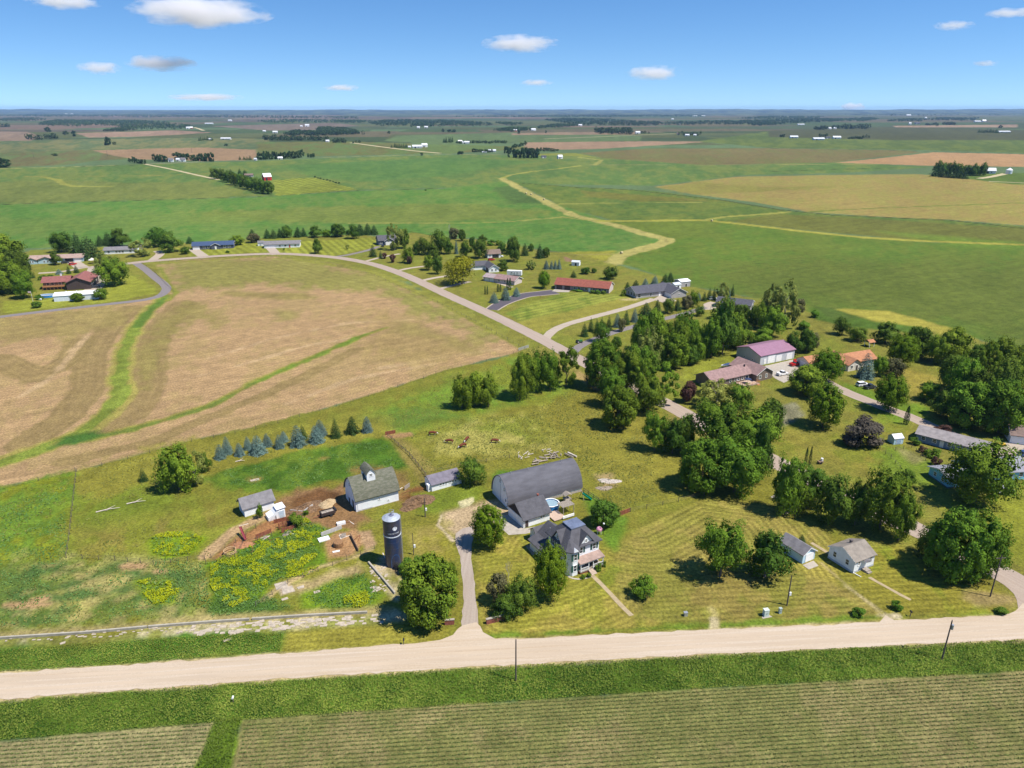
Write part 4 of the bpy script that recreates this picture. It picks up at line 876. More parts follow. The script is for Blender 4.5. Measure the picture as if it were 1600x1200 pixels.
win(t, 'f', 0, 3.4, 1.5, .4, .5); win(t, 'f', 0, 4.2, 1.5, .4, .5); door(t, 'l', 0, 2.3, 1.6, 2.0, mat('pale_blue_door', (.4, .48, .58)))
t = thing('lean_to_shed', 'tiny white lean-to with grey door and slanted side wall', 'shed', at(420, 815), radians(34)); landmark('the tiny white lean-to', 435, 803)
MB().ext([(0, -.2), (4.2, -.2), (4.2, 2.6), (2.4, 2.5), (1.4, 1.6), (0, 1.0)], 'y', 0, 2.6).build('wall', WSID, t)
MB().ext([(2.1, 2.55), (4.4, 2.68), (4.4, 2.8), (2.1, 2.68)], 'y', -.2, 2.8).build('roof', WHITE, t); door(t, 'f', 0, 3.3, 1.2, 1.9, mat('grey_blue_door', (.42, .5, .56)))
# ------------------------------------------------------------------ small white house and its garage
t = thing('cottage', 'small white one-storey house with tan-grey roof near the road corner', 'house', at(1332, 896), radians(27)); landmark('the small white cottage', 1334, 872)
body(t, 6.6, 6.6, 3.0, 1.7, WSID, shingle('tan_grey_shingle', (.22, .19, .16)), ov=.35, ovg=.2, trim=WHITE)
MB().box(-.05, 6.65, -.05, 6.65, -.3, .45).build('foundation', mat('grey_block', (.4, .42, .44)), t)
for s in (1.7, 5.0): win(t, 'l', 0, s, 1.9, .75, 1.2)
win(t, 'f', 0, 1.6, 2.1, .6, .8); win(t, 'f', 0, 5.3, 2.1, .6, 1.0); door(t, 'f', 0, 3.4, .9, 2.0, WHITE, .5)
mb = MB(); mb.box(2.7, 4.1, -1.3, -.02, .0, .5); mb.box(2.8, 4.0, -1.8, -1.3, -.05, .28); mb.build('steps', WOODG, t)
MB().ext([(2.7, 2.95), (4.2, 2.7), (4.2, 2.85), (2.7, 3.08)][:0] or [(2.5, 2.6), (4.3, 2.6), (3.4, 2.95)], 'y', -1.1, -.05).build('door_hood', GRSH, t)
chimney(t, 3.6, 4.2, 4.4, .6, .5, mat('grey_brick', (.12, .1, .1)))
mb = MB(); mb.beam((.05, -.08, 3), (.05, -.08, .3), .08); mb.beam((.05, -.1, .25), (.5, -1.8, .08), .12); mb.build('downspout', WHITE, t)
t = thing('garage', 'narrow pale blue one-car garage beside the small white cottage', 'garage', at(1253, 881), radians(29)); landmark('the pale blue garage', 1248, 862)
body(t, 4.0, 6.6, 2.3, 1.3, LBLUE, GRSH, axis='y', ov=.3, ovg=.3, trim=WHITE); gdoor(t, 'f', 0, 2.2, 2.4, 2.0)
# ------------------------------------------------------------------ right side houses
t = thing('house', 'bright sky-blue house with pale roof half hidden by a tree at the right edge', 'house', at(1480, 763), radians(8)); landmark('the sky-blue house', 1520, 752)
ROOFP = shingle('pale_grey_shingle', (.22, .22, .25))
body(t, 9.0, 7.6, 2.6, 1.2, TEAL, ROOFP, ov=.5, trim=WHITE); body(t, 16.0, 8.0, 2.8, 2.2, TEAL, ROOFP, x0=8.8, y0=1.6, ov=.5, trim=WHITE)
MB().box(-.04, 9.04, -.04, 7.64, -.3, .35).build('foundation', mat('dark_block', (.12, .13, .14)), t)
for s in (2.2, 5.2): win(t, 'l', 0, s, 1.6, .9, 1.1)
for s in (2.5, 6): win(t, 'f', 0, s, 1.6, 1.0, 1.0)
for s in (12, 16, 20, 23): win(t, 'f', 1.6, s, 1.7, 1.1, 1.1)
door(t, 'f', 1.6, 14, .95, 2.05)
t = thing('house', 'long low blue-grey house with silvery brown roof beside the upper street', 'house', at(1430, 689), radians(-41)); landmark('the low blue-grey house', 1462, 690)
body(t, 18.0, 7.6, 2.5, 1.4, mat('blue_grey_siding', (.2, .26, .34), var=.08), shingle('silvery_shingle', (.24, .215, .21)), ov=.45, trim=WHITE)
for s in (2, 5, 9, 13, 16): win(t, 'f', 0, s, 1.5, 1.0, 1.0)
door(t, 'f', 0, 7, .9, 2.0); win(t, 'r', 18.0, 3.5, 1.6, 1.2, 1.1)
t = thing('shed', 'small grey-blue garden shed with pale roof beside the vegetable plot', 'shed', at(1396, 695), radians(12)); landmark('the garden shed', 1400, 687)
body(t, 3.2, 2.8, 1.9, .9, LBLUE, mat('pale_tin', (.5, .52, .54), rough=.4), ov=.15); door(t, 'f', 0, 1.6, 1.5, 1.6, mat('shed_door', (.3, .4, .55)))
t = thing('garage', 'white garage with tan roof cut off by the right edge', 'garage', at(1577, 692), radians(-20)); landmark('the garage at the right edge', 1588, 685)
body(t, 10, 8, 2.7, 1.9, WSID, BRSH, ov=.4, trim=WHITE); gdoor(t, 'f', 0, 2.4, 3.6, 2.2); gdoor(t, 'f', 0, 7, 3.6, 2.2)
t = thing('pole_shed', 'large pale grey metal shed with a mauve-pink roof', 'shed', at(1187, 571), radians(27.5)); landmark('the mauve-roofed shed', 1198, 552)
body(t, 18.8, 13.0, 3.9, 2.0, GMET, MAUVE, ov=.35, trim=MAUVE)
door(t, 'f', 0, 2.6, 1.0, 2.1); gdoor(t, 'f', 0, 6.0, 3.6, 3.3); gdoor(t, 'f', 0, 10.2, 2.9, 2.5); gdoor(t, 'f', 0, 16, 3.0, 2.5)
for s in (4, 8.5): win(t, 'l', 0, s, 1.2, .6, .6)
t = thing('house', 'brown ranch house with mauve-brown roof and a raised timber deck', 'house', at(1112, 608), radians(29)); landmark('the brown ranch house', 1155, 592)
body(t, 19.5, 8.6, 2.9, 2.2, BROWNS, PKSH, ov=.5, trim=mat('tan_trim', (.4, .33, .3)))
body(t, 8.4, 13.4, 2.9, 2.3, BROWNS, PKSH, x0=19.5, y0=-2.6, axis='y', ov=.5, trim=WHITE)
for s in (9.0, 11.6, 13.0, 15): win(t, 'f', 0, s, 1.7, .9, 1.3)
for s in (21.4, 24.6): win(t, 'f', -2.6, s, 1.7, .9, 1.2)
door(t, 'f', 0, 17.2, 1.6, 2.1, GLASS); chimney(t, 18.6, 3.0, 4.6, .7, .4, BLACK)
gdoor(t, 'r', 27.9, 4, 4.5, 2.2)
DK_ = MB(); DK_.box(11.8, 19.4, -4.6, -.05, -.2 + .3, .3); DK_.build('deck', mat('deck_boards', (.42, .31, .24), var=.15, scale=2, stretch=(6, 1, 1)), t)
mb = MB()
for a, b_ in (((11.8, -4.6), (19.4, -4.6)), ((11.8, -4.6), (11.8, -.1)), ((19.4, -4.6), (19.4, -2.8))):
    mb.beam((*a, 1.2), (*b_, 1.2), .1); mb.beam((*a, .7), (*b_, .7), .06)
    for k in range(5): mb.beam((a[0] + (b_[0] - a[0]) * k / 4, a[1] + (b_[1] - a[1]) * k / 4, .3), (a[0] + (b_[0] - a[0]) * k / 4, a[1] + (b_[1] - a[1]) * k / 4, 1.2), .08)
mb.build('deck_railing', CEDAR, t)
mb = MB()
for k in range(6): mb.box(17.6, 18.8, -4.7 - .4 * (k + 1), -4.7 - .4 * k, -.6 - .0, .22 - .14 * k)
mb.build('deck_stairs', CEDAR, t)
MB().lathe([(.05, 2.4), (1.3, 2.0), (1.28, 2.05), (.06, 2.5)], 10, (15.2, -2.6)).cyl((15.2, -2.6, .3), (15.2, -2.6, 2.4), .05).build('deck_umbrella', mat('navy_cloth', (.03, .04, .09)), t)
t = thing('house', 'pale house with bright orange tile-coloured roof behind a blue spruce', 'house', at(1310, 579), radians(22)); landmark('the orange-roofed house', 1335, 560)
body(t, 19, 8.4, 2.7, 2.1, CREAM, ORSH, ov=.5); body(t, 6.5, 11, 2.7, 1.9, CREAM, ORSH, x0=2.5, y0=-2.2, axis='y', ov=.5); body(t, 7, 7, 2.6, 1.6, CREAM, ORSH, x0=-10, y0=5, ov=.4)
for s in (11, 14, 17): win(t, 'f', 0, s, 1.6, 1.1, 1.2)
win(t, 'f', -2.2, 4.2, 1.6, 1.1, 1.2); door(t, 'f', -2.2, 6.8, 1, 2.05, DKBR); gdoor(t, 'l', -10, 8.5, 2.6, 2.1)
t = thing('gazebo', 'tiny orange-roofed garden shelter behind the orange-roofed house', 'gazebo', at(1358, 543), radians(22))
for x in (0, 2.6):
    for y in (0, 2.6): MB().box(x - .07, x + .07, y - .07, y + .07, 0, 2.2).build('post', WHITE, t)
MB().ext([(-.4, 2.1), (1.3, 3.0), (3.0, 2.1), (3.0, 2.22), (1.3, 3.14), (-.4, 2.22)], 'x', -.4, 3.0).build('roof', ORSH, t)
t = thing('house', 'grey-roofed house mostly screened by trees at the field edge', 'house', at(1172, 486), radians(152)); landmark('the screened house', 1150, 473)
body(t, 17, 8.5, 2.7, 1.9, GREYS, SLATE, y0=-8.5, ov=.5, trim=WHITE)
for s in (3, 7, 11): win(t, 'b', 0, s, 1.5, 1.2, 1.2); win(t, 'f', -8.5, s, 1.5, 1.2, 1.2)
t = thing('house', 'slate-roofed ranch house with screened porch and a two-door garage wing', 'house', at(994, 466.5), radians(22)); landmark('the slate-roofed ranch', 1015, 450)
body(t, 24, 10.5, 2.8, 2.6, GREYS, SLATE, ov=.6, trim=WHITE); body(t, 9.5, 16, 2.8, 2.4, GREYS, SLATE, x0=17.5, y0=-7.0, axis='y', ov=.5, trim=WHITE)
for s in (2.2, 5.0, 7.8): win(t, 'l', 0, s, 1.6, 1.8, 1.5, gm=GLASS)
win(t, 'f', 0, 1.8, 1.4, 1.8, 1.9); win(t, 'f', 0, 9, 1.4, 1.2, 1.6); door(t, 'f', 0, 14.6, 1, 2.1); win(t, 'f', -7.0, 22.2, 1.7, .8, 1.0)
gdoor(t, 'l', 17.5, -2.0, 2.8, 2.2); gdoor(t, 'l', 17.5, -5.2, 2.8, 2.2); vent(t, 9, 3, 4.6)
t = thing('house', 'long ranch house with rust-red roof and stone-grey walls by the asphalt drive', 'house', at(867, 451.5), radians(-20.5)); landmark('the red-roofed ranch', 915, 445)
body(t, 31, 10.5, 2.9, 2.5, mat('stone_veneer', (.26, .23, .22), var=.2, scale=2.5), RUST, ov=.7, ovg=.5, trim=WHITE)
MB().ext([(.05, -.2), (10.45, -.2), (10.45, 2.9), (5.25, 5.36), (.05, 2.9)], 'x', 31.0, 31.08).build('end_wall', PINKS, t)
gdoor(t, 'f', 0, 2.6, 3.0, 2.2, DKBR); gdoor(t, 'f', 0, 7.2, 3.0, 2.2, DKBR)
for s in (11.5, 14, 18, 22.5, 26, 29): win(t, 'f', 0, s, 1.6, 1.3, 1.3)
door(t, 'f', 0, 20, 1.0, 2.05, WHITE)
t = thing('house', 'pinkish-tan house with two-part mauve-brown roof right of the willow', 'house', at(773, 441.5), radians(-32)); landmark('the pinkish-tan house', 790, 436)
body(t, 13.5, 8.5, 2.6, 1.7, PINKS, PKSH, ov=.6, trim=WHITE); body(t, 8.2, 8.0, 2.5, 1.4, PINKS, shingle('pale_mauve_shingle', (.3, .24, .24)), x0=-8.25, y0=.4, ov=.5)
gdoor(t, 'f', .4, -5.8, 2.6, 2.1); gdoor(t, 'f', .4, -2.4, 2.6, 2.1)
for s in (3, 7, 10.5): win(t, 'f', 0, s, 1.5, 1.1, 1.1)
t = thing('house', 'white-walled house with dark grey roof tucked behind the willow', 'house', at(764, 426), radians(18)); landmark('the willow-side house', 760, 412)
body(t, 6.5, 13, 2.7, 2.0, WSID, CHAR, axis='y', ov=.5, trim=WHITE); body(t, 13, 8, 2.7, 2.0, WSID, CHAR, x0=-11, y0=10, ov=.5)
win(t, 'f', 0, 2, 1.5, .9, 1.2); win(t, 'f', 0, 4.5, 1.5, .9, 1.2); gdoor(t, 'l', 0, 4, 4.4, 2.2, DKBR)
t = thing('camper_trailer', 'white box trailer parked behind the pinkish-tan house', 'trailer', at(792, 431), radians(-12))
mb = MB(); mb.box(0, 9.0, 0, 2.5, .6, 3.3); mb.build('body', WHITE, t)
win(t, 'f', 0, 3, 2.2, .9, .6); win(t, 'f', 0, 6.5, 2.2, .9, .6); door(t, 'f', 0, 4.7, .7, 1.8, GMET, .65)
for x in (3.8, 5.2): MB().cyl((x, -.05, .35), (x, .25, .35), .35, n=12).build('wheel', BLACK, t)
t = thing('garage', 'white garage with brown roof behind the dark leafy trees', 'garage', at(762, 403.5), radians(14)); landmark('the brown-roofed white garage', 770, 396)
body(t, 9, 8, 2.8, 2.2, WSID, BRSH, ov=.4, trim=WHITE); gdoor(t, 'f', 0, 5.5, 4.2, 2.2, BLACK); win(t, 'f', 0, 1.6, 1.6, .9, .9)
t = thing('house', 'dark navy house with charcoal roof and white garage door', 'house', at(592, 383.5), radians(20)); landmark('the dark navy house', 603, 374)
body(t, 13.5, 11, 3.4, 3.0, NAVYS, CHAR, ov=.5); gdoor(t, 'f', 0, 7.6, 5.2, 2.5); body(t, 7, 4, 3.2, 2.2, NAVYS, CHAR, x0=4.2, y0=-1.4, axis='y', ov=.4, trim=WHITE); gdoor(t, 'f', -1.4, 7.6, 5.0, 2.4); win(t, 'f', 0, 2, 1.7, 1.0, 1.3)
t = thing('house', 'white ranch house with grey roof in front of the pine row', 'house', at(413, 388), radians(10)); landmark('the white ranch house', 440, 381)
body(t, 25, 9, 2.7, 1.7, WSID, GRSH, ov=.5, trim=WHITE); gdoor(t, 'f', 0, 2.2, 2.6, 2.1); gdoor(t, 'f', 0, 5.6, 2.6, 2.1)
for s in (11, 15, 22): win(t, 'f', 0, s, 1.5, 1.3, 1.1)
door(t, 'f', 0, 18, 1, 2.05, mat('red_door', (.4, .04, .05)))
t = thing('shed', 'small white shed just left of the white ranch house', 'shed', at(403, 384.5), radians(10)); body(t, 4.2, 4, 2.3, 1.2, WSID, GRSH, ov=.2); door(t, 'f', 0, 2, 1.2, 1.8, GMET)
t = thing('house', 'ranch house with blue metal roof and dark walls', 'house', at(301, 390.5), radians(14)); landmark('the blue-roofed ranch house', 328, 383)
body(t, 28, 9, 2.8, 2.0, mat('slate_panel', (.09, .1, .13)), BLUEM, ov=.5, trim=WHITE); body(t, 6, 6, 2.8, 1.6, mat('slate_panel', (0, 0, 0)), BLUEM, x0=13, y0=-1.6, axis='y', ov=.4, trim=WHITE)
gdoor(t, 'f', 0, 2.6, 4.4, 2.2)
for s in (8, 11, 22, 25): win(t, 'f', 0, s, 1.6, 1.5, 1.3)
door(t, 'f', -1.6, 16, 1, 2.05)
t = thing('house', 'low white house with light grey roof behind the two pale leafy trees', 'house', at(163, 397.5), radians(14)); landmark('the low white house', 185, 391)
body(t, 21, 8, 2.7, 1.6, WSID, GRSH, ov=.5)
for s in (3, 8, 10, 12, 17): win(t, 'f', 0, s, 1.5, 1.3, 1.1)
t = thing('house', 'white house with long orange-brown roof at the far left', 'house', at(46, 412), radians(14)); landmark('the orange-brown house', 80, 405)
body(t, 32, 9, 2.7, 1.7, LBLUE, TANSH, ov=.6); body(t, 9.5, 6, 2.7, 1.6, LBLUE, TANSH, x0=6, y0=-2.4, axis='y', ov=.5, trim=BROWNS); body(t, 6, 6, 2.6, 1.4, LBLUE, TANSH, x0=-.5, y0=-2.8, axis='y', ov=.4, trim=BROWNS)
gdoor(t, 'f', 0, 29, 4.0, 2.2); gdoor(t, 'f', 0, 23.8, 4.6, 2.2, BLACK)
for s in (9.8, 11.8): win(t, 'f', -2.4, s, 1.5, .9, 1.1)
for s in (1.8, 3.2): win(t, 'f', -2.8, s, 1.5, .8, 1.1)
t = thing('house', 'brown house with red-brown roof and orange timber deck at the left', 'house', at(69, 452.5), radians(16)); landmark('the red-brown-roofed house', 108, 440)
RB = shingle('red_brown_shingle', (.22, .085, .075))
body(t, 13, 9, 4.2, 2.0, BROWNS, RB, ov=.9); body(t, 12, 18.5, 4.2, 2.6, DKBR, RB, x0=13, y0=-5.5, axis='y', ov=.6, trim=BROWNS)
for s in (2.5, 4.8, 8.5, 10): win(t, 'f', 0, s, 3.0, 1.5, 1.6)
for s in (-2, 1.5, 5, 8.5): win(t, 'r', 25, s, 2.8, 1.4, 1.4)
MB().box(.2, 11.5, -2.8, -.05, 1.7, 1.9).build('deck', CEDAR, t)
mb = MB(); mb.beam((.2, -2.75, 2.8), (11.5, -2.75, 2.8), .12); mb.beam((.2, -2.75, 2.3), (11.5, -2.75, 2.3), .3)
for k in range(7): mb.beam((.3 + k * 1.85, -2.7, 0), (.3 + k * 1.85, -2.7, 2.8), .14)
mb.build('deck_railing', CEDAR, t); chimney(t, 8, 6.5, 6.2, .8, .7, WHITE)
t = thing('metal_shed', 'long white metal shed with a bright white roof beside a pool', 'shed', at(85, 471.5), radians(17)); landmark('the white metal shed', 110, 462)
body(t, 21, 8.5, 2.9, 1.0, mat('pale_blue_metal', (.6, .65, .72), rough=.45), WMET, ov=.25)
for x in (5, 10): MB().cyl((x, 5.2, 3.5), (x, 5.2, 4.2), .3, n=8).build('roof_vent', STEEL, t)
gdoor(t, 'r', 21, 4, 3.4, 2.3); door(t, 'l', 0, 2, 1, 2, BLACK)
for (px, py, L, D, wh, ang, lab, wm, rm) in ((893, 415, 5, 4, 2.3, -18, 'little white garden shed beside a brown dirt patch', WSID, mat('pale_tin', (0, 0, 0))), (1054, 452, 4.4, 4.2, 2.4, 25, 'small white shed with a dark doorway behind the slate-roofed ranch house', WSID, mat('pale_tin', (0, 0, 0))), (1064, 449, 6.4, 6.4, 3.0, 25, 'grey open shed with a shiny white roof at the field edge', GREYS, WMET)):
    t = thing('shed', lab, 'shed', at(px, py), radians(ang)); body(t, L, D, wh, .8, wm, rm, ov=.25); door(t, 'f', 0, L * .55, 1.1, 1.8, BLACK)
t = thing('gazebo', 'white-topped round gazebo on the lawn at the far left', 'gazebo', at(145, 411.5), 0)
MB().lathe([(2.4, 2.3), (2.45, 2.4), (1.2, 3.0), (.1, 3.7)], 8).build('roof', mat('cream_cloth', (.66, .6, .52)), t)
for k in range(6): MB().cyl((2.1 * cos(k * pi / 3), 2.1 * sin(k * pi / 3), 0), (2.1 * cos(k * pi / 3), 2.1 * sin(k * pi / 3), 2.4), .08, n=6).build('post', WOODB, t)
# ------------------------------------------------------------------ foliage prototypes (unit height, unit width)
def leaf_mesh(name, pos, nrm, size, tint, m, rng, aspect=.75, up=None):
    n = len(pos); nrm = nrm / (np.linalg.norm(nrm, axis=1, keepdims=True) + 1e-9)
    ref = rng.normal(size=(n, 3)) if up is None else up + .25 * rng.normal(size=(n, 3))
    a = np.cross(nrm, ref); a /= np.linalg.norm(a, axis=1, keepdims=True) + 1e-9; b = np.cross(nrm, a)
    s = size[:, None]
    k1, k2, k3, k4 = (rng.uniform(.6, 1.2, (n, 1)) for _ in range(4))
    V = np.stack([pos + a * s * k1 * .5, pos + b * s * aspect * k2 * .5, pos - a * s * k3 * .5, pos - b * s * aspect * k4 * .5], 1).reshape(-1, 3)
    me = bpy.data.meshes.new(name); me.vertices.add(4 * n); me.vertices.foreach_set('co', V.astype(np.float32).ravel())
    me.loops.add(4 * n); me.loops.foreach_set('vertex_index', np.arange(4 * n, dtype=np.int32))
    me.polygons.add(n); me.polygons.foreach_set('loop_start', np.arange(0, 4 * n, 4, dtype=np.int32)); me.update(calc_edges=True)
    at = me.attributes.new('tint', 'FLOAT', 'POINT'); at.data.foreach_set('value', np.repeat(np.clip(tint, 0, 1), 4).astype(np.float32))
    me.materials.append(m); return me
def unit(v): return v / (np.linalg.norm(v, axis=1, keepdims=True) + 1e-9)
def broad(name, m, seed, nl=34, n=3600, leaf=.05, cb=.07, r=(.13, .21), fill=.12, egg=.0, spread=.78):
    g = np.random.default_rng(seed)
    d = unit(g.normal(size=(nl, 3)))
    rad = g.uniform(.45, 1, (nl, 1)) ** .5
    hz = (1 - cb) / 2; cz = cb + hz
    c = d * rad * np.array([.5, .5, hz]) * spread
    c[:, :2] *= (1 - egg * c[:, 2:3] / hz) * g.uniform(.85, 1.12)
    lr = g.uniform(r[0], r[1], nl); lt = g.uniform(0, 1, nl)
    w = lr ** 2; k = g.choice(nl, n, p=w / w.sum())
    dd = unit(g.normal(size=(n, 3)) + .9 * d[k]); rr_ = np.where(g.random(n) < fill, g.uniform(.1, .8, n), g.uniform(.8, 1.1, n))
    pos = c[k] + dd * (lr[k] * rr_)[:, None] * np.array([1, 1, .85]); pos[:, 2] += cz
    nr = dd + .45 * g.normal(size=(n, 3)) + np.array([0, 0, .35]); sz_ = leaf * g.uniform(.6, 1.35, n)
    nc = nl * 14; kc = np.repeat(np.arange(nl), 14); dc = unit(g.normal(size=(nc, 3))); pc = c[kc] + dc * (lr[kc] * .68)[:, None]; pc[:, 2] += cz
    pos = np.vstack([pos, pc]); nr = np.vstack([nr, dc]); sz_ = np.concatenate([sz_, lr[kc] * .95]); k = np.concatenate([k, kc]); n = n + nc
    if cb >= 0:
        z0_ = np.sort(pos[:, 2])[int(.012 * n)]; pos[:, 2] = cb + (pos[:, 2] - z0_) * (1 - cb) / (1 - z0_)
    pos[:, 2] = np.where(pos[:, 2] < .02, .02 + .1 * g.random(n), pos[:, 2])
    me = leaf_mesh(name, pos, nr, sz_, .55 * lt[k] + .45 * g.random(n), m, g)
    q = np.sort(np.abs(pos[:, 0]))[int(.985 * n)]; z1 = np.sort(pos[:, 2])[int(.997 * n)]
    co = np.zeros(len(me.vertices) * 3, np.float32); me.vertices.foreach_get('co', co); co = co.reshape(-1, 3); co[:, :2] *= .5 / q; co[:, 2] *= 1 / z1
    me.vertices.foreach_set('co', co.ravel()); me.update(); return me
def oval(name, m, seed, K=45, n=6000, leaf=.04, cb=.06, egg=.12, amp=.3, rough_=.16, spray=.08):
    g = np.random.default_rng(seed); c = unit(g.normal(size=(K, 3))); hk = g.uniform(1 - rough_ * 1.6, 1 + rough_, K); lt = g.random(K)
    nc = 700; d = unit(g.normal(size=(n + nc, 3))); n = n + nc; core = np.arange(n) >= n - nc; dt = d @ c.T; k = np.argmax(dt + .05 * hk[None, :], 1); th = np.arccos(np.clip(dt[np.arange(n), k], -1, 1)); t0 = np.sqrt(4 / K)
    R = hk[k] * (1 - amp * np.clip(th / t0, 0, 1.4) ** 2) * np.where(core, .84, np.where(g.random(n) < .1, g.uniform(.6, .95, n), np.where(g.random(n) < spray, g.uniform(1.03, 1.17, n), g.uniform(.94, 1.03, n))))
    hz = (1 - cb) / 2; pos = d * R[:, None] * np.array([.5, .5, hz]); pos[:, :2] *= (1 - egg * pos[:, 2:3] / hz); pos[:, 2] += cb + hz
    nr = .7 * d + 1.6 * (d - c[k]) + np.where(core, .1, .4)[:, None] * g.normal(size=(n, 3)) + np.where(core, 0, .3)[:, None] * np.array([0, 0, 1.])
    z0_, z1_ = np.sort(pos[:, 2])[int(.01 * n)], np.sort(pos[:, 2])[int(.995 * n)]; pos[:, 2] = cb + (pos[:, 2] - z0_) * (1 - cb) / (z1_ - z0_); pos[:, 2] = np.maximum(pos[:, 2], .015); pos[:, :2] *= .5 / np.sort(np.abs(pos[:, 0]))[int(.985 * n)]
    return leaf_mesh(name, pos, nr, np.where(core, .13, leaf * g.uniform(.6, 1.35, n)), .5 * lt[k] + .5 * g.random(n), m, g)
def conifer(name, m, seed, n=3000, tiers=13, leaf=.06, cb=.03, pw=.9, droop=.25, rag=.2):
    g = np.random.default_rng(seed); h = 1 - (1 - g.random(n)) ** .62 * 1.0; h = np.clip(h, 0, 1); h = 1 - np.sqrt(g.random(n)) * (1 - cb)
    az = g.uniform(0, 2 * pi, n); ti = np.floor(h * tiers); fr = h * tiers - ti; h = (ti + .25 + .75 * fr ** 1.6) / tiers
    lob = 1 + rag * np.sin(az * (5 + ti % 3) + ti * 2.1) + .12 * g.normal(size=n)
    R = .5 * (1 - h) ** pw * (1.05 - .3 * fr) * lob + .012
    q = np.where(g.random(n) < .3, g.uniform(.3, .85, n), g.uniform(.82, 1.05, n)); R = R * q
    pos = np.stack([R * np.cos(az), R * np.sin(az), h - droop * R * .35], 1); pos[:, 2] = np.maximum(pos[:, 2], .015)
    out = np.stack([np.cos(az), np.sin(az), 0 * az], 1)
    nr = out * .6 + np.array([0, 0, .8]) + .4 * g.normal(size=(n, 3))
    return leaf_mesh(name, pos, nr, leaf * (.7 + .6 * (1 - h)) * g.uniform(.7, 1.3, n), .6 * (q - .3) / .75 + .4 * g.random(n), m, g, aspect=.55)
def willow(name, m, seed, n=6500):
    g = np.random.default_rng(seed); nl = 26; th = g.uniform(0, 2 * pi, nl); rd = g.uniform(.05, .36, nl); c = np.stack([rd * np.cos(th), rd * np.sin(th), .68 + .2 * (1 - (rd / .36) ** 2) * g.uniform(.6, 1, nl)], 1)
    k = g.choice(nl, n); d = unit(g.normal(size=(n, 3))); d[:, 2] = np.abs(d[:, 2]); pos = c[k] + d * np.array([.15, .15, .11]); dr = g.random(n) ** 1.5 * np.where(rd[k] > .2, .6, .2); pos[:, 2] -= dr; pos[:, 2] = np.maximum(pos[:, 2], .04)
    nr = d * np.array([1, 1, .4]) + .3 * g.normal(size=(n, 3)); lt = g.random(nl)
    me = leaf_mesh(name, pos, nr, .06 * g.uniform(.6, 1.3, n), .5 * lt[k] + .5 * g.random(n) - .3 * dr, m, g, aspect=.45, up=np.cross(nr, np.array([0, 0, 1.])))
    return me
def column(name, m, seed, n=900):
    g = np.random.default_rng(seed); h = g.random(n); az = g.uniform(0, 2 * pi, n); R = .5 * np.clip(np.sin(np.clip(h * .86 + .12, 0, 1) * pi), 0, 1) ** .55 * (1 - .4 * h) * (1 + .12 * np.sin(az * 4 + h * 9)) * 1.12
    pos = np.stack([R * np.cos(az), R * np.sin(az), h], 1); nr = np.stack([np.cos(az), np.sin(az), .4 + 0 * az], 1) + .4 * g.normal(size=(n, 3))
    return leaf_mesh(name, pos, nr, .1 * g.uniform(.6, 1.3, n), g.random(n), m, g)
def shrub(name, m, seed, n=1800, leaf=.075):
    return broad(name, m, seed, nl=20, n=n, leaf=leaf, cb=-.25, r=(.14, .24))
def trunk(name, m, seed, h=.55, r=.022, limbs=5, reach=.26, flare=1.5):
    g = random.Random(seed); mb = MB(); p = Vector((0, 0, -.02)); pr = r * flare; a = Vector((g.uniform(-.02, .02), g.uniform(-.02, .02), h * .35))
    mb.cyl(p, a, pr, r, 7); b_ = Vector((a.x * 1.8, a.y * 1.8, h)); mb.cyl(a, b_, r, r * .55, 7)
    for i in range(limbs):
        t = 2 * pi * i / limbs + g.uniform(-.4, .4); s = a.lerp(b_, g.uniform(.1, .8)); e = s + Vector((cos(t) * reach * g.uniform(.6, 1), sin(t) * reach * g.uniform(.6, 1), g.uniform(.12, .3)))
        m1 = s.lerp(e, .5) + Vector((0, 0, .03)); mb.cyl(s, m1, r * .5, r * .36, 5); mb.cyl(m1, e, r * .36, r * .12, 5)
    return mb.mesh(name, m)
def bare(name, m, seed):
    g = random.Random(seed); mb = MB()
    def rec(p, d, l, r, k):
        e = p + d * l; mb.cyl(p, e, r, r * .65, 5)
        if k == 0: return
        for i in range(3 if k > 1 else 2):
            v = (d + Vector((g.uniform(-.7, .7), g.uniform(-.7, .7), g.uniform(0, .4)))).normalized(); rec(e, v, l * g.uniform(.6, .85), r * .62, k - 1)
    rec(Vector((0, 0, 0)), Vector((0, 0, 1)), .3, .022, 4); return mb.mesh(name, m)
BARK = mat('bark', (.12, .095, .075), var=.25, scale=6); PBARK = mat('pale_bark', (.34, .31, .28), var=.2, scale=6)
LF = {'dec': leafmat('green_leaves', (0.063, 0.123, 0.012), (0.177, 0.260, 0.021)), 'decd': leafmat('dark_green_leaves', (0.046, 0.095, 0.013), (0.118, 0.188, 0.021)), 'light': leafmat('pale_green_leaves', (0.125, 0.166, 0.032), (0.286, 0.317, 0.069)),
      'maple': leafmat('bright_green_leaves', (0.061, 0.130, 0.008), (0.177, 0.281, 0.016)), 'pine': leafmat('dark_needles', (0.014, 0.040, 0.011), (0.051, 0.099, 0.025), .1), 'blue': leafmat('blue_green_needles', (.02, .05, .042), (.155, .235, .205), .08),
      'purple': leafmat('purple_leaves', (0.068, 0.037, 0.030), (0.157, 0.087, 0.060), .2), 'brown': leafmat('brownish_leaves', (.085, .09, .035), (.17, .165, .07)), 'cyp': leafmat('columnar_needles', (0.022, 0.052, 0.018), (0.055, 0.105, 0.032), .1),
      'bush': leafmat('bush_leaves', (0.058, 0.123, 0.015), (0.151, 0.239, 0.022)), 'willow': leafmat('willow_leaves', (0.143, 0.180, 0.010), (0.336, 0.339, 0.025)), 'smoke': leafmat('smoke_leaves', (.075, .062, .05), (.155, .13, .105))}
PRO = {}
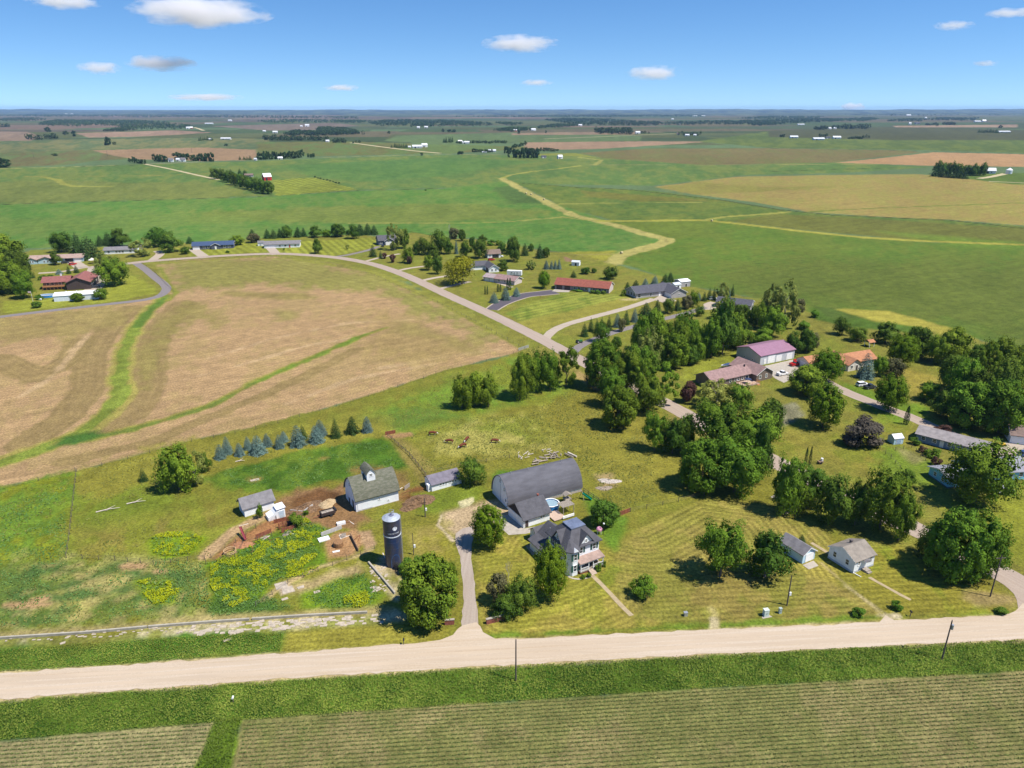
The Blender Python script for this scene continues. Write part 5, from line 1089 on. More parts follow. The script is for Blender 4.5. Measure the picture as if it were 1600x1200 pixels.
PRO['dec'] = [oval('crown', LF['dec'], 1, 30, 5200), oval('crown', LF['dec'], 2, 40, 5200, rough_=.2), broad('crown', LF['dec'], 3, nl=48, n=5200, fill=.2, leaf=.042, egg=.1), oval('crown', LF['dec'], 4, 24, 5200, amp=.38, rough_=.2)]
PRO['decd'] = [oval('crown', LF['decd'], 11, 30, 5200, rough_=.18), oval('crown', LF['decd'], 12, 40, 5200), broad('crown', LF['decd'], 13, nl=48, n=5200, fill=.2, leaf=.042, egg=.1)]
PRO['light'] = [broad('crown', LF['light'], s, nl=44, n=4200, r=(.08, .14), spread=.9, fill=.2, leaf=.042) for s in (21, 22, 23)]
PRO['maple'] = [oval('crown', LF['maple'], s, 110, 9000, leaf=.034, amp=.22, rough_=.09, spray=.03, egg=.16, cb=.09) for s in (31, 32)]
PRO['big'] = [oval('crown', LF['dec'], 41, 60, 9500, leaf=.033, rough_=.18, amp=.3), oval('crown', LF['dec'], 42, 46, 9500, leaf=.033, rough_=.24, amp=.34), broad('crown', LF['dec'], 43, nl=80, n=9500, leaf=.034, r=(.09, .15), spread=.84, egg=.12, cb=.05, fill=.25)]
PRO['bigl'] = [broad('crown', LF['light'], 45, nl=64, n=8500, leaf=.034, r=(.08, .15), spread=.86, egg=.1, cb=.08)]
PRO['loose'] = [broad('crown', LF['dec'], s, nl=46, n=4200, leaf=.036, r=(.06, .12), spread=.95, fill=.3, cb=.1) for s in (51, 52, 53)]
PRO['pine'] = [conifer('crown', LF['pine'], s, n=2200, pw=.62, rag=.28, tiers=9, leaf=.085) for s in (61, 62, 63)]
PRO['spruce'] = [conifer('crown', LF['pine'], s, n=2600, pw=.7, tiers=13) for s in (65, 66)]
PRO['blue'] = [conifer('crown', LF['blue'], s, n=4200, tiers=9, pw=.55, rag=.2, leaf=.06, droop=.4) for s in (71, 72, 73)]
PRO['purple'] = [broad('crown', LF['purple'], s, n=2200, leaf=.06) for s in (81, 82)]
PRO['brown'] = [broad('crown', LF['brown'], s, n=2200, leaf=.055, spread=.85) for s in (85, 86)]
PRO['cyp'] = [column('crown', LF['cyp'], 91), column('crown', LF['cyp'], 92)]
PRO['bush'] = [shrub('foliage', LF['bush'], s) for s in (95, 96, 97)]
PRO['smoke'] = [shrub('foliage', LF['smoke'], 98, 4200, .05)]
PRO['pbush'] = [shrub('foliage', LF['purple'], 99)]
PRO['willow'] = [willow('crown', LF['willow'], 101)]
TR = [trunk('trunk', BARK, s) for s in (1, 2, 3)]; TRP = trunk('trunk', PBARK, 4, h=.7, r=.018); TRC = trunk('trunk', BARK, 5, h=.9, r=.014, limbs=0)
BARE = bare('branches', PBARK, 6)
WORD = {'dec': ('leafy_tree', 'green leafy tree'), 'decd': ('leafy_tree', 'dark leafy tree'), 'light': ('leafy_tree', 'pale airy tree'), 'bigl': ('leafy_tree', 'broad pale tree'), 'maple': ('leafy_tree', 'dense bright tree'), 'big': ('leafy_tree', 'broad green tree'),
        'loose': ('leafy_tree', 'open-crowned tree'), 'pine': ('pine_tree', 'dark pine'), 'spruce': ('spruce_tree', 'dark green spruce'), 'blue': ('blue_spruce', 'blue-green spruce'), 'purple': ('purple_tree', 'purple-leaved tree'), 'brown': ('leafy_tree', 'brownish-leaved tree'),
        'cyp': ('columnar_evergreen', 'narrow columnar evergreen'), 'bush': ('bush', 'green bush'), 'smoke': ('bush', 'large round purple-brown bush'), 'pbush': ('bush', 'dark purple bush'), 'willow': ('willow_tree', 'broad golden-green weeping willow'), 'bare': ('bare_tree', 'leafless pale-branched tree')}
TREES = []
def tree(kind, x, top, base, wpx, rs=None):
    X, Y = G(x, base); dep = Y * CP + HC * SP; wd = wpx * dep / F; s_ = (0 if kind in ('cyp', 'bare') else .2 if kind == 'loose' else .3) * wd; X *= (Y + s_) / Y; Y += s_; h = max(.6, ztop(X, Y, top + 1))
    TREES.append([kind, x, (top + base) / 2, X, Y, wd, h])
TL = """
dec 10 367 430 62;decd 32 392 438 42;big 20 410 462 60;decd -10 396 458 50;big 40 424 468 30
decd 97 362 396 32;pine 123 361 397 22;pine 141 367 406 36;pine 157 366 385 14;pine 170 361 384 17;decd 188 357 387 30;light 224 371 402 32;decd 248 356 387 34;decd 268 362 396 38;decd 290 385 398 14;pine 297 368 381 12;light 164 394 426 28;dec 180 402 449 45;decd 88 392 415 19;spruce 108 413 428 9;spruce 120 412 427 11;blue 93 419 429 13;spruce 50 421 435 11;dec 113 438 452 20;dec 122 457 472 19;dec 159 450 469 21;decd 58 470 482 15;bush 63 430 438 7;bush 62 459 469 11;bush 70 429 435 12;bush 80 428 434 10
dec 371 367 384 21;pine 395 356 375 14;brown 397 364 380 20;pine 418 356 373 12;pine 428 357 373 14;pine 438 355 372 11;decd 450 352 372 18;pine 466 353 371 14;pine 475 354 370 10;decd 493 352 372 22;dec 511 358 371 14;decd 528 349 371 24;decd 552 350 374 24;pine 563 348 368 16;pine 575 347 367 15;pine 585 350 367 13;decd 496 372 397 17;bush 356 390 395 7;bush 444 386 391 4;light 543 381 390 6
light 617 348 392 26;decd 632 357 389 18;spruce 583 379 402 13;spruce 595 390 404 9;purple 601 394 405 7;purple 614 396 411 10;dec 638 386 412 17;purple 640 399 413 9;decd 652 377 399 16;decd 664 371 399 22;decd 690 360 398 30;decd 677 378 400 20;decd 701 373 398 18;blue 713 373 397 9;decd 728 375 403 21;decd 749 373 405 23;brown 710 355 374 16;decd 722 358 377 11;bare 702 342 373 7;decd 738 369 388 10;decd 754 366 380 16;bush 768 373 384 14;bush 780 374 384 12;decd 785 378 396 16;decd 803 370 410 26;decd 797 372 398 14;pine 820 378 400 12;decd 830 380 393 12;pine 843 380 404 14;decd 853 386 403 13;dec 670 398 423 16;decd 682 390 414 16;decd 684 402 429 15;willow 722 399 448 64;decd 786 405 424 20
cyp 758 446 460 3;cyp 761.5 446 460 3;cyp 778 443 456 4;cyp 782 443 456 3.5;cyp 793 434 453 4;cyp 797 433 453 4.5;blue 772 455 474 18;blue 790 446 470 19;blue 807 447 464 16;maple 850 422 452 20
blue 853.5 405 421 10;blue 861.5 406 421 8;blue 867.5 405 421 8;blue 873.5 403 421 9;light 830 405 422 15;spruce 896 421 434 13;decd 915 417 429 15;decd 928 418 427 9;decd 954 417 438 24;bush 925 452 459 9;bush 934 452 460 9;bush 943 453 460 8;bush 905 451 456 14;bush 897 451 455 8
pine 980 439 455 11;pine 993 436 453 13;blue 1008 433 449 16;blue 1023 429 446 16;pine 1039 426 445 15;pine 1047 423 441 11;spruce 913 502 527 18;spruce 923 494 519 15;spruce 932 496 521 10;spruce 940 493 517 10;spruce 951 491 517 12;blue 964 488 512 15;brown 971 496 519 12;spruce 978 483 508 13;blue 991 480 504 15;decd 941 503 536 24;decd 963 526 546 17;pine 1009 471 495 22;pine 1026 466 496 16;decd 1043 465 491 20;pine 1058 465 486 12;brown 1072 460 484 18;dec 1083 454 481 17;decd 1093 478 495 14;bush 974 452 463 9
blue 1091 455 470 11;spruce 1100 454 471 10;spruce 1108 448 469 12;spruce 1115 447 469 10;light 1128 440 471 22;blue 1139 448 464 6;spruce 1144 442 463 10
light 1131 462 502 32;decd 1157 475 503 26;dec 1188 472 517 26;light 1222 435 516 46;light 1203 442 508 30;brown 1246 465 493 20;bush 1255 500 516 20;decd 1175 478 512 24;dec 1000 494 563 30;light 1014 508 582 44;dec 1040 502 543 30;dec 1058 498 576 34;dec 1080 500 548 30;dec 1085 514 568 27;dec 1110 498 562 36;decd 1128 467 558 44;dec 1155 492 547 42;dec 1205 480 530 40;dec 1096 512 560 30;decd 1083 530 568 24;dec 1188 511 541 36;decd 1030 530 578 28
dec 1020 484 552 36;dec 1065 486 556 38;big 1050 520 580 40;dec 1120 480 548 40;dec 1145 490 545 36;decd 1075 540 572 30;big 1000 540 600 44;big 955 575 640 46;dec 1012 590 650 46;big 940 533 612 56;big 978 548 618 54;loose 1032 565 637 58;big 966 606 674 54;decd 926 570 606 22;loose 1006 560 625 40
decd 1237 518 557 30;decd 1258 514 553 26;brown 1266 518 549 24;bush 1272 483 497 13;decd 1315 496 525 24;decd 1337 510 535 28;decd 1382 503 540 42;maple 1406 520 576 46;decd 1430 510 562 42;dec 1483 512 572 46;dec 1462 525 572 38;decd 1522 537 572 34;dec 1553 528 598 54;decd 1592 540 592 40;loose 1538 536 602 34;decd 1487 556 616 52;dec 1450 598 630 36;big 1500 560 640 56;decd 1560 560 640 60;dec 1590 560 630 50;decd 1520 580 650 50;big 1508 600 674 66;big 1556 598 684 72;dec 1596 610 664 44;decd 1468 612 654 42;decd 1440 530 560 30
blue 1350 549 594 34;brown 1394 560 592 30;dec 1372 556 590 24;maple 1386 584 647 47;cyp 1415 634 663 9;smoke 1344 650 700 60;pbush 1470 664 685 26
maple 1288 545 602 48;dec 1257 572 622 54;maple 1284 599 674 53;purple 1074 594 631 25;light 1118 590 642 58;dec 1152 600 642 44;big 1118 628 722 84;big 1168 642 722 80;decd 1198 627 692 50;big 1094 690 774 72;big 1146 686 780 80;decd 1182 664 760 44;decd 1067 650 710 36;big 1022 645 710 46;decd 1050 655 714 40
dec 1224 715 810 52;decd 1264 728 796 50;dec 1240 748 806 40;decd 1298 744 828 56;big 1372 734 838 72;decd 1334 755 826 36;dec 1402 772 852 48;big 1484 804 916 84;big 1524 808 914 74;decd 1452 828 884 50;cyp 1258 698 727 4.5;cyp 1264.5 697 727 4.5;big 1518 693 800 100;decd 1413 733 762 30;bush 1455 699 716 24;bush 1429 682 696 15;pbush 1441 696 708 13;pbush 1462 713 728 14;dec 1003 900 940 40;bush 1340 949 966 19;big 1123 816 914 74;decd 1193 832 914 68;spruce 1252 834 849 14;bush 1400 938 955 16;bush 1562 948 962 18
maple 763 789 863 54;maple 858 847 948 55;brown 780 898 950 38;decd 815 905 966 44;decd 792 930 974 50;bare 795 868 912 18;big 671 878 984 94;decd 654 870 912 36;dec 702 879 920 30;decd 740 717 762 42;decd 943 783 828 46
dec 282 697 774 58;light 308 706 762 42;decd 322 708 740 22;spruce 225 730 754 19;spruce 256 718 746 19;blue 345 692 719 22;blue 356 680 711 20;blue 375 690 714 19;blue 388 680 704 18;blue 404 678 712 29;blue 418 675 699 18;blue 437 677 702 20;blue 444 672 692 16;blue 466 662 700 30;spruce 474 661 688 18;blue 495 662 694 27;blue 501 654 682 22;spruce 525 652 686 24;pine 551 649 679 22;blue 574 648 677 20
dec 722 588 642 34;dec 744 582 637 32;dec 763 584 639 28;big 812 557 629 34;dec 823 552 623 38;big 843 548 614 34;dec 859 548 615 34;loose 884 542 607 38;bush 820 554 562 9;dec 730 592 640 24
bush 478 796 806 10;dec 407 786 812 12;bush 463 800 826 22;bush 889 889 899 8;bush 911 896 905 8;bush 920 894 903 7;bush 934 879 893 11;bush 943 874 886 8;bush 826 838 845 6;bush 833 845 852 6;bush 838 852 860 7;bush 846 824 830 6;bush 853 821 827 5;bush 640 874 900 30
decd 350 264 284 14;decd 357 266 286 14;decd 364 268 289 15;decd 371 270 291 15;decd 378 271 293 16;decd 385 273 295 16;decd 392 275 297 16;decd 399 277 299 16;decd 406 278 301 17;decd 413 280 303 18;decd 421 282 304 16;decd 338 262 280 17;pine 346 261 279 10;pine 375 262 274 8;pine 383 264 275 10;pine 361 263 274 8
"""
for ln in TL.split('\n'):
    for it in ln.split(';'):
        if it.strip():
            p = it.split(); tree(p[0], *[float(v) for v in p[1:]])
for ph, x, y in (('the curving street', 760, 478), ('the red-barn windbreak', 385, 282), ('the gravel road corner', 1560, 930), ('the pasture fence', 780, 600), ('the drive entrance', 730, 975), ('the grazing cattle', 725, 690), ('the farmhouse garden', 900, 790), ('the middle street', 1140, 700), ('the left photo edge', 10, 430), ('the upper street', 1430, 650), ('the right field edge', 1500, 535), ('the vegetable plot', 1420, 715), ('the fallen branches', 200, 780), ('the narrow lane', 200, 470), ('the pale gravel drive', 950, 495), ('the round blue pool', 863, 795), ('the wooded bank', 1085, 530), ('the striped lot lawn', 520, 380)): landmark(ph, x, y)
info = []
for k, (kind, x, ym, X, Y, wd, h) in enumerate(TREES):
    best = min(LM, key=lambda L: (L[1] - x) ** 2 + 1.8 * (L[2] - ym) ** 2)
    dx, dy = x - best[1], ym - best[2]
    rel = ('left of' if dx < 0 else 'right of') if abs(dx) > 1.3 * abs(dy) else ('behind' if dy < 0 else 'in front of')
    sz = ''
    if kind not in ('willow', 'smoke', 'cyp'): sz = 'tall ' if h > 15 else ('small ' if h < 5 and kind not in ('bush', 'pbush') else '')
    info.append((sz + WORD[kind][1], rel, best[0]))
NTH = ['first', 'second', 'third', 'fourth', 'fifth', 'sixth', 'seventh', 'eighth', 'ninth', 'tenth', 'eleventh', 'twelfth', 'thirteenth', 'fourteenth', 'fifteenth', 'sixteenth']
labels = [None] * len(TREES)
from collections import defaultdict
gq = defaultdict(list)
for i, f in enumerate(info): gq[f].append(i)
for f, ix in gq.items():
    ix.sort(key=lambda i: TREES[i][1])
    for r_, i in enumerate(ix):
        if len(ix) == 1: labels[i] = f'{f[0]} {f[1]} {f[2]}'
        elif len(ix) == 2: labels[i] = f'{"leftmost" if r_ == 0 else "rightmost"} of the two {f[0]}s {f[1]} {f[2]}'
        else: labels[i] = f'{NTH[r_]} from left of the {f[0]}s {f[1]} {f[2]}'.replace('bushs', 'bushes').replace('spruces', 'spruces')
    for i in ix:
        labels[i] = labels[i].replace('bushs', 'bushes')
        if len(labels[i].split()) > 16: labels[i] = labels[i].replace('tall ', '').replace('small ', '')
rt = random.Random(5)
def plant(kind, X, Y, wd, h, label, group):
    nm = WORD[kind][0]; cat = 'bush' if kind in ('bush', 'smoke', 'pbush') else 'tree'
    t = thing(nm, label, cat, (X, Y, 0), rt.uniform(0, 6.28), group)
    if kind == 'bare':
        o = link('branches', BARE, t); o.scale = (wd, wd, h / 1.05); return t
    o = link('foliage' if cat == 'bush' else 'crown', rt.choice(PRO[kind]), t); cw_ = .86 * rt.uniform(.85, 1.12) if kind in ('blue', 'spruce') else 1.0; o.scale = (wd * cw_ * rt.uniform(.93, 1.08), wd * cw_ * rt.uniform(.93, 1.08), h * (1.04 if kind in ('dec', 'decd', 'big') else 1))
    if cat == 'tree':
        q = TRC if kind in ('pine', 'spruce', 'blue', 'cyp') else (TRP if kind == 'light' else rt.choice(TR))
        u = link('trunk', q, t); u.scale = (wd * .9, wd * .9, h * (.98 if kind in ('pine', 'spruce', 'blue', 'cyp') else .9))
    return t
for i, (kind, x, ym, X, Y, wd, h) in enumerate(TREES):
    plant(kind, X, Y, wd, h, labels[i], {'bush': 'garden bushes and shrubs', 'pbush': 'garden bushes and shrubs', 'smoke': 'garden bushes and shrubs'}.get(kind, {'pine_tree': 'pines around the houses', 'spruce_tree': 'spruces planted in rows', 'blue_spruce': 'blue spruces planted in rows', 'columnar_evergreen': 'columnar evergreens on the lawns', 'purple_tree': 'purple ornamental trees'}.get(WORD[kind][0], 'leafy trees around the settlement')))
# ------------------------------------------------------------------ uncountable greenery near the camera
GN = np.random.default_rng(77)
def inpoly(poly, n, px=True):
    p = [G(*q) for q in poly] if px else poly; p = np.array(p); lo, hi = p.min(0), p.max(0); out = np.zeros((0, 2))
    while len(out) < n:
        c = GN.uniform(lo, hi, (n, 2)); c = c[sdist([tuple(q) for q in p], c[:, 0], c[:, 1]) > 0]; out = np.vstack([out, c])
    return out[:n]
def area(poly):
    p = [G(*q) for q in poly]; return abs(sum(p[i][0] * p[(i + 1) % len(p)][1] - p[(i + 1) % len(p)][0] * p[i][1] for i in range(len(p)))) / 2
def tufts(name, polys, dens, h, size, m, clump=0.0, thr=.0, aspect=.7, upn=.5):
    P2 = np.vstack([inpoly(pl, max(20, int(area(pl) * dens))) for pl in polys])
    if clump: P2 = P2[fbm(P2[:, 0], P2[:, 1], clump, 21) > thr]
    n = len(P2); hh_ = h * (.35 + .9 * fbm(P2[:, 0], P2[:, 1], 3, 8)) * GN.uniform(.3, 1.1, n)
    pos = np.column_stack([P2, hh_]); nr = GN.normal(size=(n, 3)) * .55 + np.array([0, -.25, upn])
    tint = 1.1 * (fbm(P2[:, 0], P2[:, 1], 3.5, 31) - .5) + .7 * (fbm(P2[:, 0], P2[:, 1], 12, 33) - .5) + .3 + .4 * GN.random(n)
    me = leaf_mesh(name, pos, nr, size * GN.uniform(.6, 1.4, n), tint, m, GN, aspect=aspect)
    return struct(link(name, me), 'stuff')
GRS = leafmat('tall_grass', (.066, .122, .015), (.225, .29, .05)); WEED = leafmat('yellow_weeds', (.25, .34, .012), (.50, .54, .016)); DKW = leafmat('rank_weeds', (.06, .13, .03), (.15, .22, .06)); CRP = leafmat('crop_leaves', (.056, .1, .022), (.145, .195, .052)); PST = leafmat('pasture_tufts', (.10, .125, .025), (.24, .23, .06))
V1 = [(-60, 1108), (0, 1097), (400, 1067), (720, 1046), (1000, 1031), (1300, 1015), (1660, 998), (1660, 1046), (1100, 1076), (380, 1126), (0, 1158), (-60, 1168)]
tufts('roadside_grass', [V1], 44, .5, .25, GRS)
tufts('roadside_grass', [[(337, 1124), (378, 1122), (352, 1225), (296, 1225)]], 44, .55, .25, GRS)
tufts('roadside_grass', [[(-60, 1020), (150, 1005), (340, 992), (440, 990), (438, 1018), (200, 1037), (0, 1050), (-60, 1056)]], 34, .4, .24, GRS)
YW = [[(235, 842), (262, 832), (300, 832), (318, 842), (298, 866), (262, 870), (240, 865)], [(213, 908), (250, 905), (285, 915), (270, 940), (240, 945), (225, 930)],
      [(330, 880), (352, 868), (380, 860), (400, 846), (440, 838), (462, 812), (476, 808), (490, 820), (512, 828), (486, 845), (500, 866), (470, 890), (425, 912), (400, 932), (365, 950), (345, 945), (328, 915)], [(535, 935), (570, 925), (590, 935), (565, 950), (540, 950)], [(440, 905), (470, 893), (500, 885), (480, 900)]]
tufts('yellow_weeds', YW, 46, .65, .30, WEED, clump=2.2, thr=.5, upn=.9)
tufts('rank_weeds', YW + YW[2:3] + [[(320, 940), (420, 930), (455, 950), (330, 965)], [(475, 930), (530, 905), (570, 897), (600, 928), (580, 946), (500, 952)], [(230, 870), (320, 880), (330, 950), (290, 950)]], 7, .5, .34, DKW)
tufts('pasture_grass', [[(620, 690), (720, 655), (830, 645), (905, 600), (1010, 680), (1050, 770), (960, 800), (900, 715), (780, 720), (720, 735), (660, 740)]], 2.6, .25, .42, PST, clump=7, thr=.36, upn=.9)
tufts('pasture_grass', [[(0, 770), (118, 737), (340, 690), (600, 650), (690, 590), (800, 562), (880, 580), (720, 640), (600, 675), (345, 730), (240, 800), (330, 850), (320, 890), (330, 960), (0, 985)]], 1.6, .22, .42, PST, clump=6, thr=.42, upn=.9)
tufts('rank_weeds', [[(0, 790), (100, 760), (105, 870), (60, 900), (0, 915)], [(0, 890), (320, 892), (330, 955), (0, 980)], [(350, 735), (470, 708), (596, 684), (632, 725), (550, 738), (470, 760), (350, 758)]], 3.5, .25, .4, DKW, clump=5, thr=.46, upn=.8)
# young crop rows
rows = []
ra_ = G(600, 1110); rb_ = G(1400, 1058.5); rang = atan2(rb_[1] - ra_[1], rb_[0] - ra_[0])
for poly in ([(-80, 1166), (0, 1160), (334, 1131), (300, 1212), (-100, 1250)], [(381, 1127), (1100, 1077), (1680, 1047), (1740, 1230), (362, 1230)]):
    p = [G(*q) for q in poly]; ux, uy = cos(rang), sin(rang)
    vv = [-x * uy + y * ux for x, y in p]; uu = [x * ux + y * uy for x, y in p]; v = min(vv) + .3
    while v < max(vv):
        u = np.arange(min(uu), max(uu), .11); u = u + GN.uniform(-.06, .06, u.size); q = np.column_stack([u * ux - v * uy, u * uy + v * ux]); rows.append(q[(sdist(p, q[:, 0], q[:, 1]) > .2) & (GN.random(len(q)) > .06)]); v += .8
R2 = np.vstack(rows); n = len(R2); R2 = R2 + GN.normal(size=(n, 2)) * .035
struct(link('crop_rows', leaf_mesh('crop_rows', np.column_stack([R2, GN.uniform(.08, .3, n)]), GN.normal(size=(n, 3)) * .7 + np.array([0, 0, .7]), GN.uniform(.2, .35, n), .3 + .7 * GN.random(n) * fbm(R2[:, 0], R2[:, 1], 14, 4) * 1.3, CRP, GN, aspect=.8)), 'stuff')
# ------------------------------------------------------------------ poles, fences, walls
POLEM = mat('pole_wood', (.10, .08, .07), var=.25, scale=4)
def pole(px, base, top, label, arm=False, can=False, r=.15, box=False):
    X, Y = G(px, base); h = ztop(X, Y, top); t = thing('utility_pole', label, 'utility pole', (X, Y), .1, 'wooden utility poles'); MB().cyl((0, 0, -.3), (0, 0, h), r, r * .7, 8).build('pole', POLEM, t)
    if arm: MB().box(-1.1, 1.1, -.06, .06, h - .7, h - .55).build('crossarm', POLEM, t)
    if can: MB().cyl((.35, 0, h - 1.9), (.35, 0, h - .9), .24, n=10).build('transformer', STEEL, t)
    MB().cyl((0, 0, h), (0, 0, h + .2), .06, n=6).build('insulator', BLACK, t)
    if box: MB().box(.1, .5, -.15, .15, h * .35, h * .35 + .7).build('meter_box', WHITE, t)
    return t
pole(806, 1064, 1000, 'plain wooden pole standing in the tall grass opposite the farm drive')
pole(1471.5, 1031, 970, 'leaning wooden pole with a transformer in the grass at lower right', can=True)
pole(1547, 932, 868, 'tall wooden pole by the bend where the street meets the gravel road', arm=True)
pole(664.5, 808, 779, 'dark yard pole between the low white coop and the blue silo', box=True)
pole(646.5, 867, 834, 'thin pole with a white box just right of the blue silo', box=True, r=.1)
pole(1229.5, 946, 900, 'pole with a meter box on the lawn below the pale blue garage', box=True)
for px, b_, tp, lab in ((168, 244.5, 235, 'far lone pole at the edge of a brown field'), (53, 246.5, 240, 'far lone pole in the olive field at far left'), (300, 239, 231, 'far lone pole in front of the distant brown field'), (989, 214.5, 208.5, 'far pole right of the dark rectangular wood')): pole(px, b_, tp, lab, r=.3)
X, Y = G(942.5, 836); t = thing('lamp_post', 'slim garden lamp post beside the pink play canopy', 'lamp post', (X, Y)); MB().cyl((0, 0, 0), (0, 0, 2.9), .06, n=8).build('post', BLACK, t); MB().lathe([(.05, 2.9), (.2, 3.0), (.22, 3.25), (.05, 3.4)], 10).build('lantern', WHITE, t)
WIRE = mat('rusty_wire', (.16, .13, .1))
def fence(pts, label, sp=3.0, h=1.25, m=None, wires=(.5, .85, 1.15), group='wire fences of the pastures', pm=.07, rails=False):
    q = [G(*p) for p in pts]; x0, y0 = q[0]; t = thing('fence', label, 'fence', (x0, y0), 0, group); pme = MB().cyl((0, 0, -.2), (0, 0, h), pm, pm * .9, 6).mesh('post', m or POLEM)
    L = sum(hypot(q[i + 1][0] - q[i][0], q[i + 1][1] - q[i][1]) for i in range(len(q) - 1)); sp = max(sp, L / 90); mb = MB()
    for i in range(len(q) - 1):
        a, b_ = q[i], q[i + 1]; l = hypot(b_[0] - a[0], b_[1] - a[1]); n = max(1, int(l / sp))
        for k in range(n + (i == len(q) - 2)):
            f = k / n; o = link('post', pme, t); o.location = (a[0] + (b_[0] - a[0]) * f - x0, a[1] + (b_[1] - a[1]) * f - y0, 0); o.scale = (1, 1, rt.uniform(.85, 1.15))
        for z in wires: mb.beam((a[0] - x0, a[1] - y0, z), (b_[0] - x0, b_[1] - y0, z), .05 if rails else .02, .12 if rails else .02)
    mb.build('rails' if rails else 'wires', (m or POLEM) if rails else WIRE, t); return t
fence([(822, 547), (760, 565), (700, 579), (600, 613), (500, 643), (400, 671), (300, 690)], 'long wire fence between the tan hay field and the pasture, eastern part', 6)
fence([(300, 690), (200, 718), (118, 737), (0, 766)], 'wire fence along the lower left edge of the tan hay field', 6)
fence([(120, 737), (114, 790), (108, 845), (104, 872)], 'fence line running down across the left pasture', 3)
fence([(104, 872), (180, 876), (240, 882), (320, 874)], 'fence line below the left paddock reaching the bare earth pens', 3)
fence([(432, 401), (520, 414), (580, 429), (640, 455), (700, 481), (760, 513), (820, 546)], 'post-and-wire fence following the curving street along the hay field', 5)
fence([(250, 411), (340, 405), (432, 401)], 'post fence along the street at the top of the hay field', 5)
fence([(222, 412), (240, 424), (262, 447), (272, 456)], 'post fence hugging the narrow curving lane', 4)
fence([(606, 682), (640, 712), (664, 742), (672, 757)], 'dark fence between the green paddock and the cattle pasture', 2.5, rails=True, wires=(.5, 1.0))
fence([(680, 738), (720, 728), (760, 722), (796, 716)], 'low fence behind the white coop and round dark tree', 4)
fence([(912, 768), (935, 784), (948, 793)], 'dark fence from the arched barn towards the leafy tree', 2, rails=True, wires=(.5, 1.0))
fence([(966, 806), (985, 800), (1060, 784), (1100, 775)], 'fence between the cattle pasture and the striped lawn', 4)
fence([(330, 872), (352, 860), (400, 826), (432, 812)], 'pen fence along the rutted earth track', 3)
fence([(322, 882), (368, 872), (380, 852), (425, 838)], 'pen fence around the tan ring feeder', 3)
fence([(400, 948), (450, 912), (520, 884), (585, 858)], 'fence along the dirt path below the yellow weeds', 3)
fence([(1366, 698), (1392, 716), (1406, 733)], 'short fence left of the vegetable plot', 2.5)
fence([(1399, 704), (1424, 700), (1446, 720)], 'low fence around the vegetable plot', 2.5)
fence([(745, 374), (800, 381), (860, 394), (900, 400), (945, 410)], 'long boundary fence behind the village lawns', 6)
def wall(pts, label, w, h, m, name='wall', cat='wall', group=None, z=0):
    q = [G(*p) for p in pts]; x0, y0 = q[0]; mb = MB()
    for i in range(len(q) - 1): mb.beam((q[i][0] - x0, q[i][1] - y0, h / 2 + z), (q[i + 1][0] - x0, q[i + 1][1] - y0, h / 2 + z), w, h)
    o = mb.build(name, m); o.location = (x0, y0, 0); return tag(o, label, cat, group)
BUNK = mat('bunk_concrete', (.33, .3, .24), var=.15, scale=1)
wall([(-40, 1001), (130, 990), (230, 981)], 'long low concrete feed bunk at the left edge above the road', .35, .5, BUNK, 'feed_bunk', 'feed bunk', 'low concrete feed bunks')
wall([(232, 980.8), (330, 973), (390, 969)], 'middle low concrete feed bunk above the road', .35, .5, BUNK, 'feed_bunk', 'feed bunk', 'low concrete feed bunks')
wall([(394, 968.5), (480, 963), (574, 958)], 'low concrete feed bunk left of the broad tree', .35, .5, BUNK, 'feed_bunk', 'feed bunk', 'low concrete feed bunks')
wall([(576, 880), (596, 903), (617, 928)], 'diagonal pale feed bunk below the blue silo', .35, .5, BUNK, 'feed_bunk', 'feed bunk', 'low concrete feed bunks')
PANEL = mat('grey_board', (.42, .4, .38), var=.15, scale=2)
wall([(502, 838), (534, 826)], 'pale board wall beside the brown dirt pen', .15, 1.0, PANEL, 'board_wall', 'wall', 'pale board walls')
wall([(475, 803), (489, 793)], 'short grey board wall beside the manure pile', .15, 1.0, PANEL, 'board_wall', 'wall', 'pale board walls')
wall([(454, 800), (473, 802)], 'low grey board wall right of the tiny lean-to', .15, .7, PANEL, 'board_wall', 'wall', 'pale board walls')
wall([(1008 + 220, 800), (1247, 793)], 'short pale retaining wall under the hedge trees', .4, .6, CONC)
RUSTY = mat('rusty_steel', (.22, .075, .04), var=.3, scale=2)
wall([(428, 818), (456, 812)], 'rusty red gate panel below the lean-to shed', .08, 1.1, RUSTY, 'gate', 'gate', 'steel gates')
wall([(602, 680), (618, 677)], 'rust-coloured gate at the top corner of the green paddock', .08, 1.2, RUSTY, 'gate', 'gate', 'steel gates')
wall([(968, 806), (984, 800)], 'rust-coloured gate right of the leafy garden tree', .08, 1.2, RUSTY, 'gate', 'gate', 'steel gates')
wall([(810, 548), (826, 543)], 'grey gate at the corner of the hay field by the street', .1, 1.2, STEEL, 'gate', 'gate', 'steel gates')
for a, b_, lab in (((695, 976), (710, 975), 'short red brick entrance wall left of the farm drive'), ((760, 975), (788, 968), 'long red brick entrance wall right of the farm drive')):
    A_, B_ = G(*a), G(*b_); l = hypot(B_[0] - A_[0], B_[1] - A_[1]); t = thing('brick_wall', lab, 'wall', A_, atan2(B_[1] - A_[1], B_[0] - A_[0]), 'brick entrance walls'); MB().box(0, l, -.2, .2, -.1, 1.1).build('wall', BRICK, t); MB().box(-.06, l + .06, -.26, .26, 1.1, 1.22).build('coping', CONC, t)
